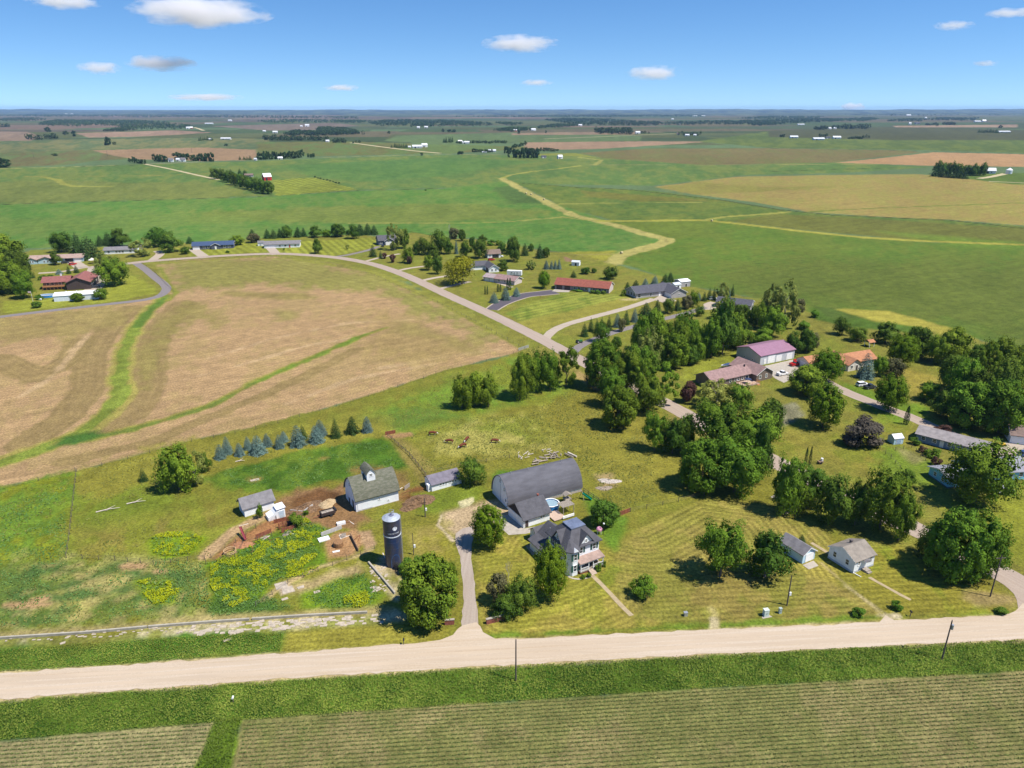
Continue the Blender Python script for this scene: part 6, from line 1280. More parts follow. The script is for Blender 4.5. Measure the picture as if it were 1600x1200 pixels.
# ------------------------------------------------------------------ cattle (white-faced red-brown)
def cowmesh():
    V = [(0, 0, 1.05), (.55, 0, 1.08), (1.05, 0, 1.08), (-.55, 0, 1.1), (-.9, 0, 1.08), (1.4, 0, .95), (1.7, 0, .6), (1.95, 0, .35)]; E_ = [(0, 1), (1, 2), (0, 3), (3, 4), (2, 5), (5, 6), (6, 7)]; R = [.42, .42, .36, .4, .3, .22, .15, .11]
    for x, s, fr in ((.85, 1, 2), (.85, -1, 2), (-.75, 1, 4), (-.75, -1, 4)):
        n = len(V); V += [(x, s * .22, .72), (x + (.04 if fr == 2 else -.1), s * .24, .4), (x, s * .24, .04)]; R += [.16, .085, .075]; E_ += [(fr, n), (n, n + 1), (n + 1, n + 2)]
    n = len(V); V += [(-1.12, 0, .95), (-1.15, 0, .45)]; R += [.05, .035]; E_ += [(4, n), (n, n + 1)]
    for s in (1, -1):
        n = len(V); V += [(1.62, s * .22, .72)]; R += [.05]; E_ += [(6, n)]
    me = bpy.data.meshes.new('cow'); me.from_pydata(V, E_, []); o = bpy.data.objects.new('tmp', me); COL.objects.link(o); md = o.modifiers.new('s', 'SKIN'); md.use_smooth_shade = True
    for i, r in enumerate(R): me.skin_vertices[0].data[i].radius = (r, r)
    me.skin_vertices[0].data[0].use_root = True; sb = o.modifiers.new('u', 'SUBSURF'); sb.levels = sb.render_levels = 1
    dg = bpy.context.evaluated_depsgraph_get(); m2 = bpy.data.meshes.new_from_object(o.evaluated_get(dg)); bpy.data.objects.remove(o); m2.name = 'cow'
    m2.materials.clear(); m2.materials.append(mat('red_brown_hide', (.13, .035, .015), var=.2, scale=3)); m2.materials.append(mat('white_hide', (.6, .55, .5), var=.08)); m2.materials.append(BLACK)
    for p in m2.polygons:
        c = p.center; p.material_index = 1 if (c.x > 1.5 or (c.z < .35 and abs(c.y) > .1) or (c.x > .9 and c.z < .7 and abs(c.y) < .12)) else 0
    return m2
CW = cowmesh()
for px, py, a, lab in ((675, 680, 10, 'brown white-faced cow standing apart at the left of the herd'), (703, 692.5, 175, 'brown white-faced cow facing left in the middle of the herd'), (730, 689, 245, 'brown white-faced cow facing the camera at the top of the group'), (724, 699, 215, 'brown white-faced cow nearest the camera, heading down left'), (772, 692, 8, 'brown white-faced cow grazing alone on the right')):
    o = link('cow', CW); X, Y = G(px, py); o.location = (X, Y, 0); o.rotation_euler = (0, 0, radians(a)); tag(o, lab, 'cow', 'cattle grazing in the pasture')
# ------------------------------------------------------------------ vehicles
TYRE = mat('tyre_rubber', (.02, .02, .02), rough=.9); LAMP = mat('lamp_glass', (.7, .7, .68), rough=.15)
WHEEL = MB().cyl((0, -.11, 0), (0, .11, 0), .34, n=14).mesh('wheel', TYRE); RIM = MB().cyl((0, -.12, 0), (0, .12, 0), .18, n=10).mesh('rim', STEEL)
def car(px, py, ang, col, label, kind='suv'):
    nm = {'suv': 'parked_car', 'pickup': 'pickup_truck'}[kind]; m = mat('car_' + col[0], col[1], rough=.25, var=.03, spec=.6)
    t = thing(nm, label, 'car' if kind == 'suv' else 'truck', at(px, py), radians(ang), 'vehicles parked by the houses')
    low = [(-2.25, .35), (2.25, .35), (2.3, .7), (2.15, .92), (1.15, 1.02), (-2.2, 1.05), (-2.32, .8)]
    MB().ext(low, 'y', -.9, .9).build('body', m, t)
    cb_ = [(-2.1, 1.05), (1.1, 1.03), (.45, 1.62), (-1.9, 1.66)] if kind == 'suv' else [(-.7, 1.05), (1.1, 1.03), (.55, 1.72), (-.5, 1.74)]
    MB().ext(cb_, 'y', -.78, .78).build('windows', GLASS, t); (x0, x1) = (cb_[3][0], cb_[2][0])
    MB().box(x0 - .02, x1 + .02, -.76, .76, cb_[3][1] - .02, cb_[3][1] + .05).build('roof', m, t)
    if kind == 'pickup':
        mb = MB(); mb.box(-2.3, -.75, .78, .9, 1.02, 1.25); mb.box(-2.3, -.75, -.9, -.78, 1.02, 1.25); mb.box(-2.32, -2.22, -.78, .78, 1.02, 1.25); mb.build('bed', m, t)
    for x in (-1.4, 1.4):
        for y in (-.82, .82):
            w_ = link('wheel', WHEEL, t); w_.location = (x, y, .34); link('rim', RIM, w_)
    for y in (-.6, .6): MB().box(2.2, 2.32, y - .2, y + .2, .72, .88).build('headlight', LAMP, t)
W_ = ('white', (.75, .75, .76)); D_ = ('dark', (.03, .035, .05)); R_c = ('red', (.45, .02, .02)); B_ = ('blue', (.03, .06, .17)); S_ = ('silver', (.4, .41, .43))
for a in ((141, 459.5, 20, B_, 'blue pickup beside the long white metal shed', 'pickup'), (150, 449.5, 30, D_, 'dark car on the drive of the red-brown-roofed house'), (102, 411.5, 30, D_, 'dark car before the orange-brown-roofed house'), (114, 414, 60, R_c, 'red car half hidden by two small spruces'), (1113, 468, 20, W_, 'white car by the screened grey-roofed house'), (768, 407, 20, R_c, 'red car in front of the brown-roofed white garage'), (781, 401.5, -20, W_, 'white pickup right of the brown-roofed white garage', 'pickup'),
          (1347, 603, 15, W_, 'white car on the lawn below the orange-roofed house'), (1359, 607, 15, D_, 'dark pickup parked right beside the white lawn car', 'pickup'), (1242, 571, 25, R_c, 'red pickup at the corner of the mauve-roofed shed', 'pickup'), (1248, 566, 25, R_c, 'second red truck tight behind the red pickup by the mauve-roofed shed', 'pickup'), (1222, 586, 25, W_, 'white pickup behind the brown ranch house gable', 'pickup'), (1603, 712, 10, B_, 'dark blue car cut off by the right edge'), (598, 385, 100, D_, 'dark car on the apron of the dark navy house'), (1568, 769, 10, W_, 'white car beside the sky-blue house')):
    car(*a)
def boat(px, py, ang, label, cov):
    t = thing('boat', label, 'boat', at(px, py), radians(ang), 'boats stored on the lawns'); mb = MB()
    st = [(-2.6, .75, .5), (-1, .95, .45), (.8, .9, .45), (2, .55, .6), (2.9, .05, .95)]; vs = []
    for x, w_, z in st: vs += [(x, -w_, 1.25), (x, -w_ * .7, z), (x, w_ * .7, z), (x, w_, 1.25)]
    mb.poly(vs, [(4 * k + i, 4 * k + (i + 1) % 4, 4 * k + 4 + (i + 1) % 4, 4 * k + 4 + i) for k in range(4) for i in range(4)] + [(0, 1, 2, 3), (19, 18, 17, 16)]); mb.build('hull', WHITE, t)
    mb = MB(); vs = []
    for x, w_, h in ((-2.62, .8, 1.45), (-.6, .98, 1.95), (.8, .93, 1.75), (2.2, .4, 1.4)): vs += [(x, -w_, 1.2), (x, 0, h), (x, w_, 1.2)]
    mb.poly(vs, [(3 * k + i, 3 * k + i + 1, 3 * k + 4 + i, 3 * k + 3 + i) for k in range(3) for i in range(2)]); mb.build('cover', cov, t)
    for y in (-.8, .8):
        w_ = link('wheel', WHEEL, t); w_.location = (-.6, y, .34)
    MB().beam((-2.4, 0, .4), (3.6, 0, .42), .12).build('trailer_beam', STEEL, t)
boat(1136, 574, 200, 'boat under a dark blue cover behind the brown ranch house', mat('blue_cover', (.03, .06, .13), var=.2)); boat(1141, 542, 200, 'small white boat at the edge of the wooded bank', WHITE)
# ------------------------------------------------------------------ farm clutter
def blob(name, px, py, rx, ry, h, m, label, cat, seed=0, ang=0, group=None, rough_=.25):
    g = random.Random(seed); mb = MB(); n, k = 22, 8; vs = []; ph = [g.uniform(0, 6) for _ in range(4)]
    for j in range(k):
        f = j / (k - 1)
        for i in range(n):
            a = 2 * pi * i / n; rr_ = (1 - f ** 1.1) * (1 + rough_ * (g.random() - .5) + .22 * sin(2 * a + ph[0]) + .14 * sin(3 * a + ph[1])) + .02; vs.append((rx * rr_ * cos(a), ry * rr_ * sin(a), h * f ** .8 * (1 + 1.6 * rough_ * (g.random() - .5) + .2 * sin(2 * a + ph[2])) - (.1 if j == 0 else 0)))
    mb.poly(vs, [(j * n + i, j * n + (i + 1) % n, (j + 1) * n + (i + 1) % n, (j + 1) * n + i) for j in range(k - 1) for i in range(n)] + [tuple(range((k - 1) * n, k * n))])
    o = mb.build(name, m); X, Y = G(px, py); o.location = (X, Y, 0); o.rotation_euler = (0, 0, radians(ang)); return tag(o, label, cat, group)
MAN = mat('dark_manure', (.075, .042, .022), col2=(.22, .13, .065), scale=2.5, bump=.6); STRAW = mat('pale_straw', (.38, .28, .16), var=.2, scale=3, bump=.6); DRT = mat('rusty_earth', (.32, .15, .075), var=.25, scale=2, bump=.5)
blob('manure_pile', 478, 795, 4.5, 3.0, 1.2, MAN, 'dark brown manure heap behind the grey board wall', 'heap', 1, 30); blob('straw_pile', 511, 788, 2.6, 1.8, 1.2, STRAW, 'pale straw heap left of the white barn', 'heap', 2, 20)
blob('manure_pile', 652, 785, 4.2, 3.2, 1.0, MAN, 'brown litter heap between the white barn and the coop', 'heap', 3, 40, rough_=.5); blob('dirt_mound', 380, 852, 2.2, 1.6, .8, DRT, 'rust-red earth mound beside the red elevator', 'heap', 4)
blob('rubble_pile', 952, 752, 2.8, 1.6, .5, mat('pale_rubble', (.4, .35, .3), var=.3, scale=3, bump=.6), 'pale rubble heap in the pasture right of the arched barn', 'heap', 7)
blob('rubble_pile', 944, 763, 2.0, 1.4, .4, mat('brown_rubble', (.25, .2, .15), var=.3, scale=3, bump=.6), 'brown rubble heap just below the pale rubble', 'heap', 8)
t = tag(MB().lathe([(1.1, 0), (1.15, .1), (1.15, 1.1), (1.05, 1.25), (.3, 1.3), (.05, 1.3)], 18).build('hay_bale', mat('old_hay', (.24, .13, .06), var=.3, scale=4, bump=.5)), 'weathered brown round hay bale in the dirt pen', 'hay bale'); t.location = (*G(529, 853), 0)
t = thing('ring_feeder', 'tan circular ring feeder in the earth pen', 'feeder', at(360, 866)); mb = MB()
for z in (.15, .75, 1.15):
    for i in range(18): a, b_ = 2 * pi * i / 18, 2 * pi * (i + 1) / 18; mb.beam((1.35 * cos(a), 1.35 * sin(a), z), (1.35 * cos(b_), 1.35 * sin(b_), z), .12)
mb.build('rings', mat('tan_steel', (.5, .33, .17), var=.15), t); mb = MB()
for i in range(18): a = 2 * pi * i / 18; mb.beam((1.35 * cos(a), 1.35 * sin(a), 0), (1.35 * cos(a), 1.35 * sin(a), 1.15), .07)
mb.build('uprights', mat('tan_steel', (0, 0, 0)), t)
t = thing('manure_spreader', 'dark brown farm spreader wagon standing on the bare yard', 'wagon', at(503, 811), radians(32)); mb = MB(); mb.box(0, 3.6, 0, .1, .6, 1.4); mb.box(0, 3.6, 1.7, 1.8, .6, 1.4); mb.box(0, .1, .1, 1.7, .6, 1.4); mb.box(0, 3.6, .1, 1.7, .55, .65); mb.build('box', mat('dark_box', (.05, .035, .03), var=.2), t)
MB().box(.3, 3.3, .2, 1.6, .7, 1.15).build('load', mat('grey_load', (.28, .24, .2), var=.4, scale=3), t); MB().cyl((3.7, 0, 1.3), (3.7, 1.8, 1.3), .3, n=8).build('beater', BLACK, t); MB().beam((0, .9, .6), (-1.8, .9, .45), .12).build('drawbar', RUSTY, t)
for y in (-.15, 1.95): w_ = link('wheel', WHEEL, t); w_.location = (2.4, y, .34)
t = thing('hay_elevator', 'slanted pinkish-red bale elevator in the pen', 'elevator', at(384, 846), radians(125)); mb = MB(); mb.beam((0, 0, .5), (3.8, 0, 2.0), .5, .2); mb.beam((.1, -.25, .7), (3.8, -.25, 2.2), .06, .25); mb.beam((.1, .25, .7), (3.8, .25, 2.2), .06, .25); mb.build('trough', mat('faded_red', (.2, .035, .045), var=.2), t)
mb = MB(); mb.beam((2.6, -.6, 0), (2.6, 0, 1.5), .08); mb.beam((2.6, .6, 0), (2.6, 0, 1.5), .08); mb.build('stand', RUSTY, t)
t = thing('cattle_chute', 'rusty dark cattle chute under the lean-to shed', 'cattle chute', at(437, 828), radians(30)); mb = MB()
for y in (0, .9):
    for z in (.4, .8, 1.2, 1.6): mb.beam((0, y, z), (3.2, y, z), .1)
    for x in (0, 1, 2.1, 3.2): mb.beam((x, y, 0), (x, y, 1.8), .12)
mb.build('rails', RUSTY, t); MB().box(2.0, 3.2, -.1, 1.0, .5, 1.3).build('headgate', mat('dark_box', (0, 0, 0)), t)
TANK = mat('white_enamel', (.74, .75, .76), rough=.4)
def tub(px, py, L, Wd, h, ang, label, name='stock_tank'):
    t = thing(name, label, 'tank', at(px, py), radians(ang), 'pale tanks and sheets in the yard'); mb = MB(); mb.box(0, L, 0, .08, 0, h); mb.box(0, L, Wd - .08, Wd, 0, h); mb.box(0, .08, .08, Wd - .08, 0, h); mb.box(L - .08, L, .08, Wd - .08, 0, h); mb.box(.08, L - .08, .08, Wd - .08, .02, h * .7); mb.build('tank', TANK, t)
tub(527, 822, 2.1, .9, .6, 25, 'white stock tank on the bare yard below the barn'); tub(499, 848, 2.6, 1.6, .3, 30, 'broad white tray lying beside the pale board wall'); tub(520, 864, 1.6, .5, .15, 20, 'low white trough at the bottom of the dirt pen')
t = tag(MB().cyl((-.9, 0, .7), (.9, 0, .7), .5, n=14).cyl((-1.1, 0, .7), (-.9, 0, .7), .25, .5, 14).cyl((.9, 0, .7), (1.1, 0, .7), .5, .25, 14).box(-.6, -.45, -.3, .3, 0, .35).box(.45, .6, -.3, .3, 0, .35).build('propane_tank', TANK), 'white propane tank behind the small white cottage', 'propane tank'); t.location = (*G(1353, 806), 0); t.rotation_euler = (0, 0, radians(-35))
t = tag(MB().cyl((-.7, 0, .6), (.7, 0, .6), .42, n=14).box(-.5, -.4, -.3, .3, 0, .35).box(.4, .5, -.3, .3, 0, .35).build('propane_tank', TANK), 'small white tank among the garden shrubs left of the metal shed', 'propane tank'); t.location = (*G(63, 469), 0)
t = tag(MB().cyl((-1.5, 0, .5), (1.5, 0, .45), .38, .3, n=12).build('propane_tank', TANK), 'long white tank on the lawn right of the tree row', 'propane tank'); t.location = (*G(1390, 758), 0); t.rotation_euler = (0, 0, radians(-40))
# logs and lumber behind the arched barn
LOG = mat('grey_log', (.30, .25, .2), var=.25, scale=3); PLK = mat('pale_lumber', (.55, .48, .4), var=.2, scale=2); gl = random.Random(9)
LGL = [(894, 712, 3.6, .3, -50, 'pale'), (889, 714, 3.4, .26, -50, 'brown')]
for k in range(22): LGL.append((gl.uniform(836, 882), 0, gl.uniform(1.2, 3), gl.uniform(.12, .24), gl.uniform(0, 180), 'brown'))
for k in range(12): LGL.append((gl.uniform(810, 832), gl.uniform(708, 716), gl.uniform(1, 2.4), .09, gl.uniform(0, 180), 'pale'))
for k in range(6): LGL.append((gl.uniform(848, 862), gl.uniform(703, 710), gl.uniform(1, 2), .08, gl.uniform(0, 180), 'pale'))
for k, (px, py, L, r, a, c) in enumerate(LGL):
    if not py: py = 734 - (px - 812) * .30 + gl.uniform(-9, 0)
    o = MB().cyl((-L / 2, 0, r), (L / 2, 0, r * gl.uniform(.9, 1.6)), r, r * .85, 8).build('log' if r > .1 else 'board', LOG if c == 'brown' else PLK); o.location = (*G(px, py), gl.uniform(0, .25)); o.rotation_euler = (0, 0, radians(a)); tag(o, 'weathered log in the jumbled pile behind the arched barn roof' if r > .1 else 'pale scrap board scattered behind the arched barn', 'log' if r > .1 else 'board', 'logs piled behind the arched barn' if r > .1 else 'scrap boards behind the arched barn')
DEAD = mat('bleached_wood', (.5, .43, .36), var=.15, scale=4)
for px, py, a, sc, lab in ((150, 801, 22, 5.5, 'long bleached fallen branch in the left pasture'), (198, 788, 18, 4.5, 'forked bleached branch right of the long fallen branch'), (368, 722, 12, 2.6, 'thin pale fallen stick above the green paddock')):
    mb = MB(); mb.cyl((0, 0, .15), (sc * .5, .2, .3), .16, .12, 6); mb.cyl((sc * .5, .2, .3), (sc, -.1, .35), .12, .05, 6); mb.cyl((sc * .45, .2, .3), (sc * .8, .9, .7), .09, .03, 5); mb.cyl((sc * .3, .1, .25), (sc * .5, -.7, .5), .08, .03, 5); o = mb.build('fallen_branch', DEAD); o.location = (*G(px, py), 0); o.rotation_euler = (0, 0, radians(a)); tag(o, lab, 'branch', 'fallen branches in the pasture')
# ------------------------------------------------------------------ farmhouse garden
WAT = mat('pool_water', (.24, .34, .40), rough=.08, spec=.6); PBL = mat('pool_blue', (.03, .2, .5), rough=.4, var=.25, scale=2)
def pool(px, py, rx, ry, ang, label):
    t = thing('swimming_pool', label, 'pool', at(px, py), radians(ang), 'above-ground pools'); n = 28; mb = MB(); ou = [(rx * cos(2 * pi * i / n), ry * sin(2 * pi * i / n)) for i in range(n)]; inn_ = [(x * .93, y * .93) for x, y in ou]
    mb.poly([(x, y, 0) for x, y in ou] + [(x, y, 1.2) for x, y in ou] + [(x, y, 1.2) for x, y in inn_] + [(x, y, .2) for x, y in inn_], [(k * n + i, k * n + (i + 1) % n, (k + 1) * n + (i + 1) % n, (k + 1) * n + i) for k in range(3) for i in range(n)]); mb.build('wall', PBL, t)
    mb = MB(); mb.face([(x * .925, y * .925, 1.0) for x, y in ou]); mb.build('water', WAT, t, fix=False)
    mb = MB(); mb.poly([(x * .92, y * .92, 1.2) for x, y in ou] + [(x * 1.05, y * 1.05, 1.2) for x, y in ou] + [(x * 1.05, y * 1.05, 1.26) for x, y in ou] + [(x * .92, y * .92, 1.26) for x, y in ou], [(k * n + i, k * n + (i + 1) % n, ((k + 1) % 4) * n + (i + 1) % n, ((k + 1) % 4) * n + i) for k in range(4) for i in range(n)]); mb.build('rim', WHITE, t)
pool(861, 792, 2.1, 2.1, 0, 'round blue pool tucked between arched barn and farmhouse'); pool(74, 464, 3.9, 2.4, 15, 'oval blue pool at the end of the long white metal shed')
t = thing('pergola', 'weathered timber deck shelter behind the farmhouse', 'pergola', at(880, 806), radians(30)); mb = MB()
for k in range(9): mb.box(-.2, 3.4, .3 * k, .3 * k + .2, 2.3, 2.4)
mb.build('roof_slats', WOODG, t)
for x in (0, 3.1):
    for y in (0, 2.3): MB().box(x, x + .14, y, y + .14, 0, 2.3).build('post', WOODG, t)
MB().box(-3.5, -.1, -1.4, 2.6, .25, .4).build('deck', mat('deck_boards', (0, 0, 0)), t); MB().box(-1.2, 2.2, -1.65, -1.5, .3, 1.0).build('white_railing', WHITE, t)
t = thing('swing_set', 'wooden climbing frame with a green slide behind the farmhouse', 'playset', at(884, 788), radians(26)); mb = MB()
for x in (0, 1.5):
    for y in (0, 1.4): mb.box(x, x + .1, y, y + .1, 0, 2.3)
for x in (5.2,): mb.beam((x, -.4, 0), (x, .7, 2.3), .1); mb.beam((x, 1.8, 0), (x, .7, 2.3), .1)
mb.beam((1.5, .7, 2.3), (5.2, .7, 2.3), .12); mb.build('frame', WOODG, t); MB().box(-.1, 1.7, -.1, 1.6, 1.15, 1.25).build('platform', WOODG, t); MB().ext([(-.2, 2.3), (.8, 2.9), (1.8, 2.3), (1.8, 2.36), (.8, 2.98), (-.2, 2.36)], 'y', -.15, 1.65).build('canopy', WOODG, t)
mb = MB(); mb.beam((5.3, .6, 1.6), (7.0, -1.2, .2), .7, .1); mb.beam((5.05, .35, 1.75), (6.75, -1.45, .35), .06, .2); mb.beam((5.55, .85, 1.75), (7.25, -.95, .35), .06, .2); mb.build('slide', mat('green_plastic', (.0, .14, .09), rough=.3), t)
for x in (2.5, 3.7): MB().beam((x, .7, 2.25), (x, .7, .6), .03).box(x - .22, x + .22, .6, .8, .52, .6).build('swing_seat', BLACK, t)
t = thing('play_canopy', 'pink child play canopy on the lawn behind the farmhouse', 'canopy', at(936, 834)); MB().lathe([(.72, 1.0), (.74, 1.4), (.5, 1.75), (.1, 1.9)], 12).build('cover', mat('pink_cloth', (.55, .26, .36)), t)
for k in range(4): MB().cyl((.6 * cos(k * pi / 2 + .8), .6 * sin(k * pi / 2 + .8), 0), (.6 * cos(k * pi / 2 + .8), .6 * sin(k * pi / 2 + .8), 1.1), .04, n=6).build('leg', WHITE, t)
for px, py, w_, h, m_, lab in ((1196, 962, 1.0, 1.5, mat('pale_green_steel', (.5, .56, .5)), 'pale green transformer cabinet on a concrete pad by the road'), (1218.5, 958, .55, 1.2, mat('grey_green_steel', (.34, .4, .37)), 'slim grey-green utility pedestal right of the transformer cabinet'), (1071, 962, .7, .8, STEEL, 'small grey utility box alone on the striped lawn')):
    t = thing('utility_box', lab, 'utility box', at(px, py), .2); MB().box(-w_ / 2, w_ / 2, -w_ * .4, w_ * .4, 0, h).build('cabinet', m_, t); MB().box(-w_ / 2 - .04, w_ / 2 + .04, -w_ * .4 - .04, w_ * .4 + .04, h, h + .08).build('lid', m_, t); MB().box(-.03, .03, -w_ * .4 - .03, -w_ * .4, h * .4, h * .6).build('handle', BLACK, t)
for px, py, lab, m_ in ((631, 1007, 'mailbox on a post left of the farm drive', BLACK), (1422, 963, 'mailbox beside the road near the small cottage drive', BLACK), (844, 466, 'reddish mailbox beside the asphalt drive', BRICK), (365, 1098, 'small white marker box in the roadside grass', WHITE)):
    t = thing('mailbox', lab, 'mailbox', at(px, py), .1, 'mailboxes and markers'); MB().box(-.06, .06, -.06, .06, 0, 1.05).build('post', POLEM, t); MB().ext([(-.14, 1.05), (.14, 1.05), (.14, 1.22), (.08, 1.32), (-.08, 1.32), (-.14, 1.22)], 'y', -.28, .28).build('box', m_, t)
t = thing('flagpole', 'white flagpole with a red and white flag at the left lawn', 'flagpole', at(52, 473)); MB().cyl((0, 0, 0), (0, 0, 6.2), .06, n=6).build('pole', WHITE, t)
mb = MB(); mb.box(-1.5, -.05, -.02, .02, 5.2, 6.1); mb.build('flag', mat('striped_flag', (.6, .12, .14), col2=(.75, .7, .7), scale=3, stretch=(.1, .1, 2.2)), t)
t = thing('garden_cart', 'small brown cart with white drums beside the columnar evergreens', 'cart', at(1282, 724), .3); MB().box(-.9, .6, -.5, .5, .4, .8).build('tray', WOODB, t); MB().cyl((.3, 0, .8), (.3, 0, 1.6), .35, n=10).build('drum', WHITE, t)
for y in (-.5, .5): w_ = link('wheel', WHEEL, t); w_.location = (-.2, y, .34)
t = thing('lawn_mower', 'yellow ride-on mower beside the garage drive at right', 'mower', at(1566, 697), .4); MB().ext([(-.9, .4), (.9, .4), (.9, .8), (.1, .95), (-.3, .7), (-.9, .8)], 'y', -.45, .45).build('body', mat('mower_yellow', (.65, .42, .03), rough=.4), t); MB().box(-.5, -.1, -.25, .25, .8, 1.15).build('seat', BLACK, t)
for x in (-.6, .65):
    for y in (-.5, .5): w_ = link('wheel', WHEEL, t); w_.location = (x, y, .34)
t = thing('tractor', 'old green tractor displayed on the lawn by the street', 'tractor', at(904, 536), .3); GT = mat('tractor_green', (.05, .2, .06), rough=.4); MB().ext([(-.6, .7), (1.7, .7), (1.7, 1.35), (.3, 1.45), (-.2, 1.0), (-.6, 1.0)], 'y', -.35, .35).build('body', GT, t); MB().box(-.6, -.2, -.3, .3, 1.05, 1.5).build('seat', BLACK, t); MB().cyl((1.0, 0, 1.4), (1.0, 0, 2.0), .05, n=6).build('exhaust', BLACK, t)
for x, y, s in ((-.4, -.7, 2.0), (-.4, .7, 2.0), (1.4, -.55, 1.1), (1.4, .55, 1.1)): w_ = link('wheel', WHEEL, t); w_.location = (x, y, .34 * s); w_.scale = (s, 1.4, s); link('rim', RIM, w_)
BALE = mat('round_bale_hay', (.42, .36, .2), var=.2, scale=2)
for px, py, lab in ((822, 303, 'round bale at the left of the pair on the mown waterway'), (830, 304.5, 'round bale at the right of the pair on the mown waterway'), (850, 312.5, 'lone round bale part way down the mown waterway'), (971, 396.5, 'round bale at the lower end of the mown waterway'), (1112, 346, 'round bale where the mown strip divides')):
    t = tag(MB().cyl((-.75, 0, .8), (.75, 0, .8), .85, n=16).build('round_bale', BALE), lab, 'hay bale', 'round bales on the mown strip'); t.location = (*G(px, py), 0); t.rotation_euler = (0, 0, radians(40))

# broken concrete slabs between the feed bunks and the verge
sr = random.Random(12); mb = MB()
def slab(px, py, w_, d_, a):
    x, y = G(px, py); vs = []
    for sx2, sy2 in ((-1, -1), (1, -1), (1, 1), (-1, 1)):
        u, v = sx2 * w_ / 2 * sr.uniform(.75, 1.1), sy2 * d_ / 2 * sr.uniform(.75, 1.1); vs.append((x + u * cos(a) - v * sin(a), y + u * sin(a) + v * cos(a)))
    mb.ext(vs, 'z', .0, sr.uniform(.05, .1))
for k in range(110):
    px = sr.uniform(300, 600); py = 985 - (px - 300) * .062 + sr.uniform(-7, 7); slab(px, py, sr.uniform(.5, 1.5), sr.uniform(.4, .9), .1)
for px, py, w_, d_ in ((368, 988, 3.0, 1.2), (355, 1000, 1.5, .6), (405, 972, 2.0, .8), (98, 1005, 1.1, .6), (438, 915, 2.6, 2.2), (450, 922, 2.6, 2.2), (470, 918, 1.5, 1), (495, 925, 1.4, .8), (398, 750, 2.2, 1.2), (445, 936, 1.5, .8)): slab(px, py, w_, d_, .5)
for k in range(46): slab(sr.uniform(578, 606), 0 or sr.uniform(884, 925), sr.uniform(.4, 1.0), sr.uniform(.3, .6), .8)
for k in range(60):
    px = sr.uniform(0, 300); slab(px, 1002 - px * .055 + sr.uniform(-9, 3), sr.uniform(.3, .8), sr.uniform(.2, .4), .1)
struct(mb.build('concrete_slabs', mat('broken_concrete', (.38, .32, .25), var=.2, scale=1.5)))

# scrap boards and pallets around the pens
gp_ = random.Random(31)
pal = MB()
for k in range(5): pal.box(-.6, .6, -.5 + .22 * k, -.38 + .22 * k, .1, .13)
for x in (-.55, 0, .5): pal.box(x, x + .08, -.5, .5, 0, .1)
PALM = pal.mesh('pallet', WOODG); BRDM = MB().box(-1.1, 1.1, -.1, .1, .02, .07).mesh('plank', PLK); RSTM = MB().cyl((-1.3, 0, .12), (1.3, 0, .2), .06, n=6).mesh('steel_pipe', RUSTY)
for me_, nm, lab, n_ in ((PALM, 'pallet', 'grey wooden pallet lying around the cattle pens', 7), (BRDM, 'plank', 'pale loose plank lying around the cattle pens', 14), (RSTM, 'steel_pipe', 'rusty steel pipe lying around the cattle pens', 10)):
    for k in range(n_):
        px, py = gp_.choice(((446, 834), (470, 812), (488, 826), (420, 842), (400, 858), (376, 842), (540, 838), (560, 842), (596, 870), (470, 800), (378, 812), (372, 818), (545, 815), (630, 768)))
        o = link(nm, me_); o.location = (*G(px + gp_.uniform(-9, 9), py + gp_.uniform(-4, 4)), 0); o.rotation_euler = (gp_.uniform(-.05, .12), 0, gp_.uniform(0, 3.1)); tag(o, lab, nm.replace('_', ' '), {'pallet': 'pallets around the pens', 'plank': 'planks around the pens', 'steel_pipe': 'steel pipes around the pens'}[nm])
wall([(632, 766), (640, 760)], 'dark board pen wall between the white barn and the litter heap', .12, 1.1, WOODG, 'board_wall', 'wall', 'pale board walls')
wall([(440, 833), (462, 826)], 'rusty pen panel in front of the cattle chute', .08, 1.2, RUSTY, 'gate', 'gate', 'steel gates')
wall([(400, 842), (424, 832)], 'rusty pen panel left of the cattle chute', .08, 1.1, RUSTY, 'gate', 'gate', 'steel gates')
wall([(548, 838), (560, 862)], 'weedy dark fence panel right of the dirt pen', .15, .9, WOODB, 'board_wall', 'wall', 'pale board walls')
# ------------------------------------------------------------------ distant farms
FARB = [0]; FWH = mat('far_white_paint', (.62, .62, .62), rough=.7); FWH2 = mat('far_white_roof', (.56, .57, .59), rough=.6)
FM = {'w': (FWH, FWH2), 'g': (WSID, GRSH), 'r': (REDW, WMET), 'd': (GREYS, SLATE), 'b': (GREYS, BRSH), 'c': (CREAM, WMET)}
def farb(px, py, wpx, hpx, k, ang, label, name=None, cat=None, dr=.55):
    X, Y = G(px, py); dep = Y * CP + HC * SP; L = wpx * .9 * dep / F; h = hpx * .85 * dep / F; nm = name or ('farmhouse' if k in 'gdb' else 'farm_shed')
    t = thing(nm, label, cat or ('house' if k in 'gdb' else 'farm building'), (X - L / 2 * cos(radians(ang)), Y - L / 2 * sin(radians(ang))), radians(ang), 'distant farm buildings'); D = min(L * dr, 22)
    body(t, L, D, h * .6, h * .5, *FM[k], ov=L * .03, th=.3); MB().box(L * .2, L * .2 + min(4, L * .25), -.15, -.02, 0, h * .45).build('door', BLACK if k != 'd' else WHITE, t); MB().box(L * .6, L * .6 + min(1.6, L * .12), -.12, -.01, h * .2, h * .4).build('window', GLASS, t)
    return t
landmark('the red barn', 419, 275)
farb(419, 282, 13, 11, 'r', 35, 'red barn with a bright white roof beyond the windbreak', 'barn', 'barn', .9); farb(389, 276.5, 14, 5, 'b', 15, 'brown-roofed house among the windbreak trees by the red barn')
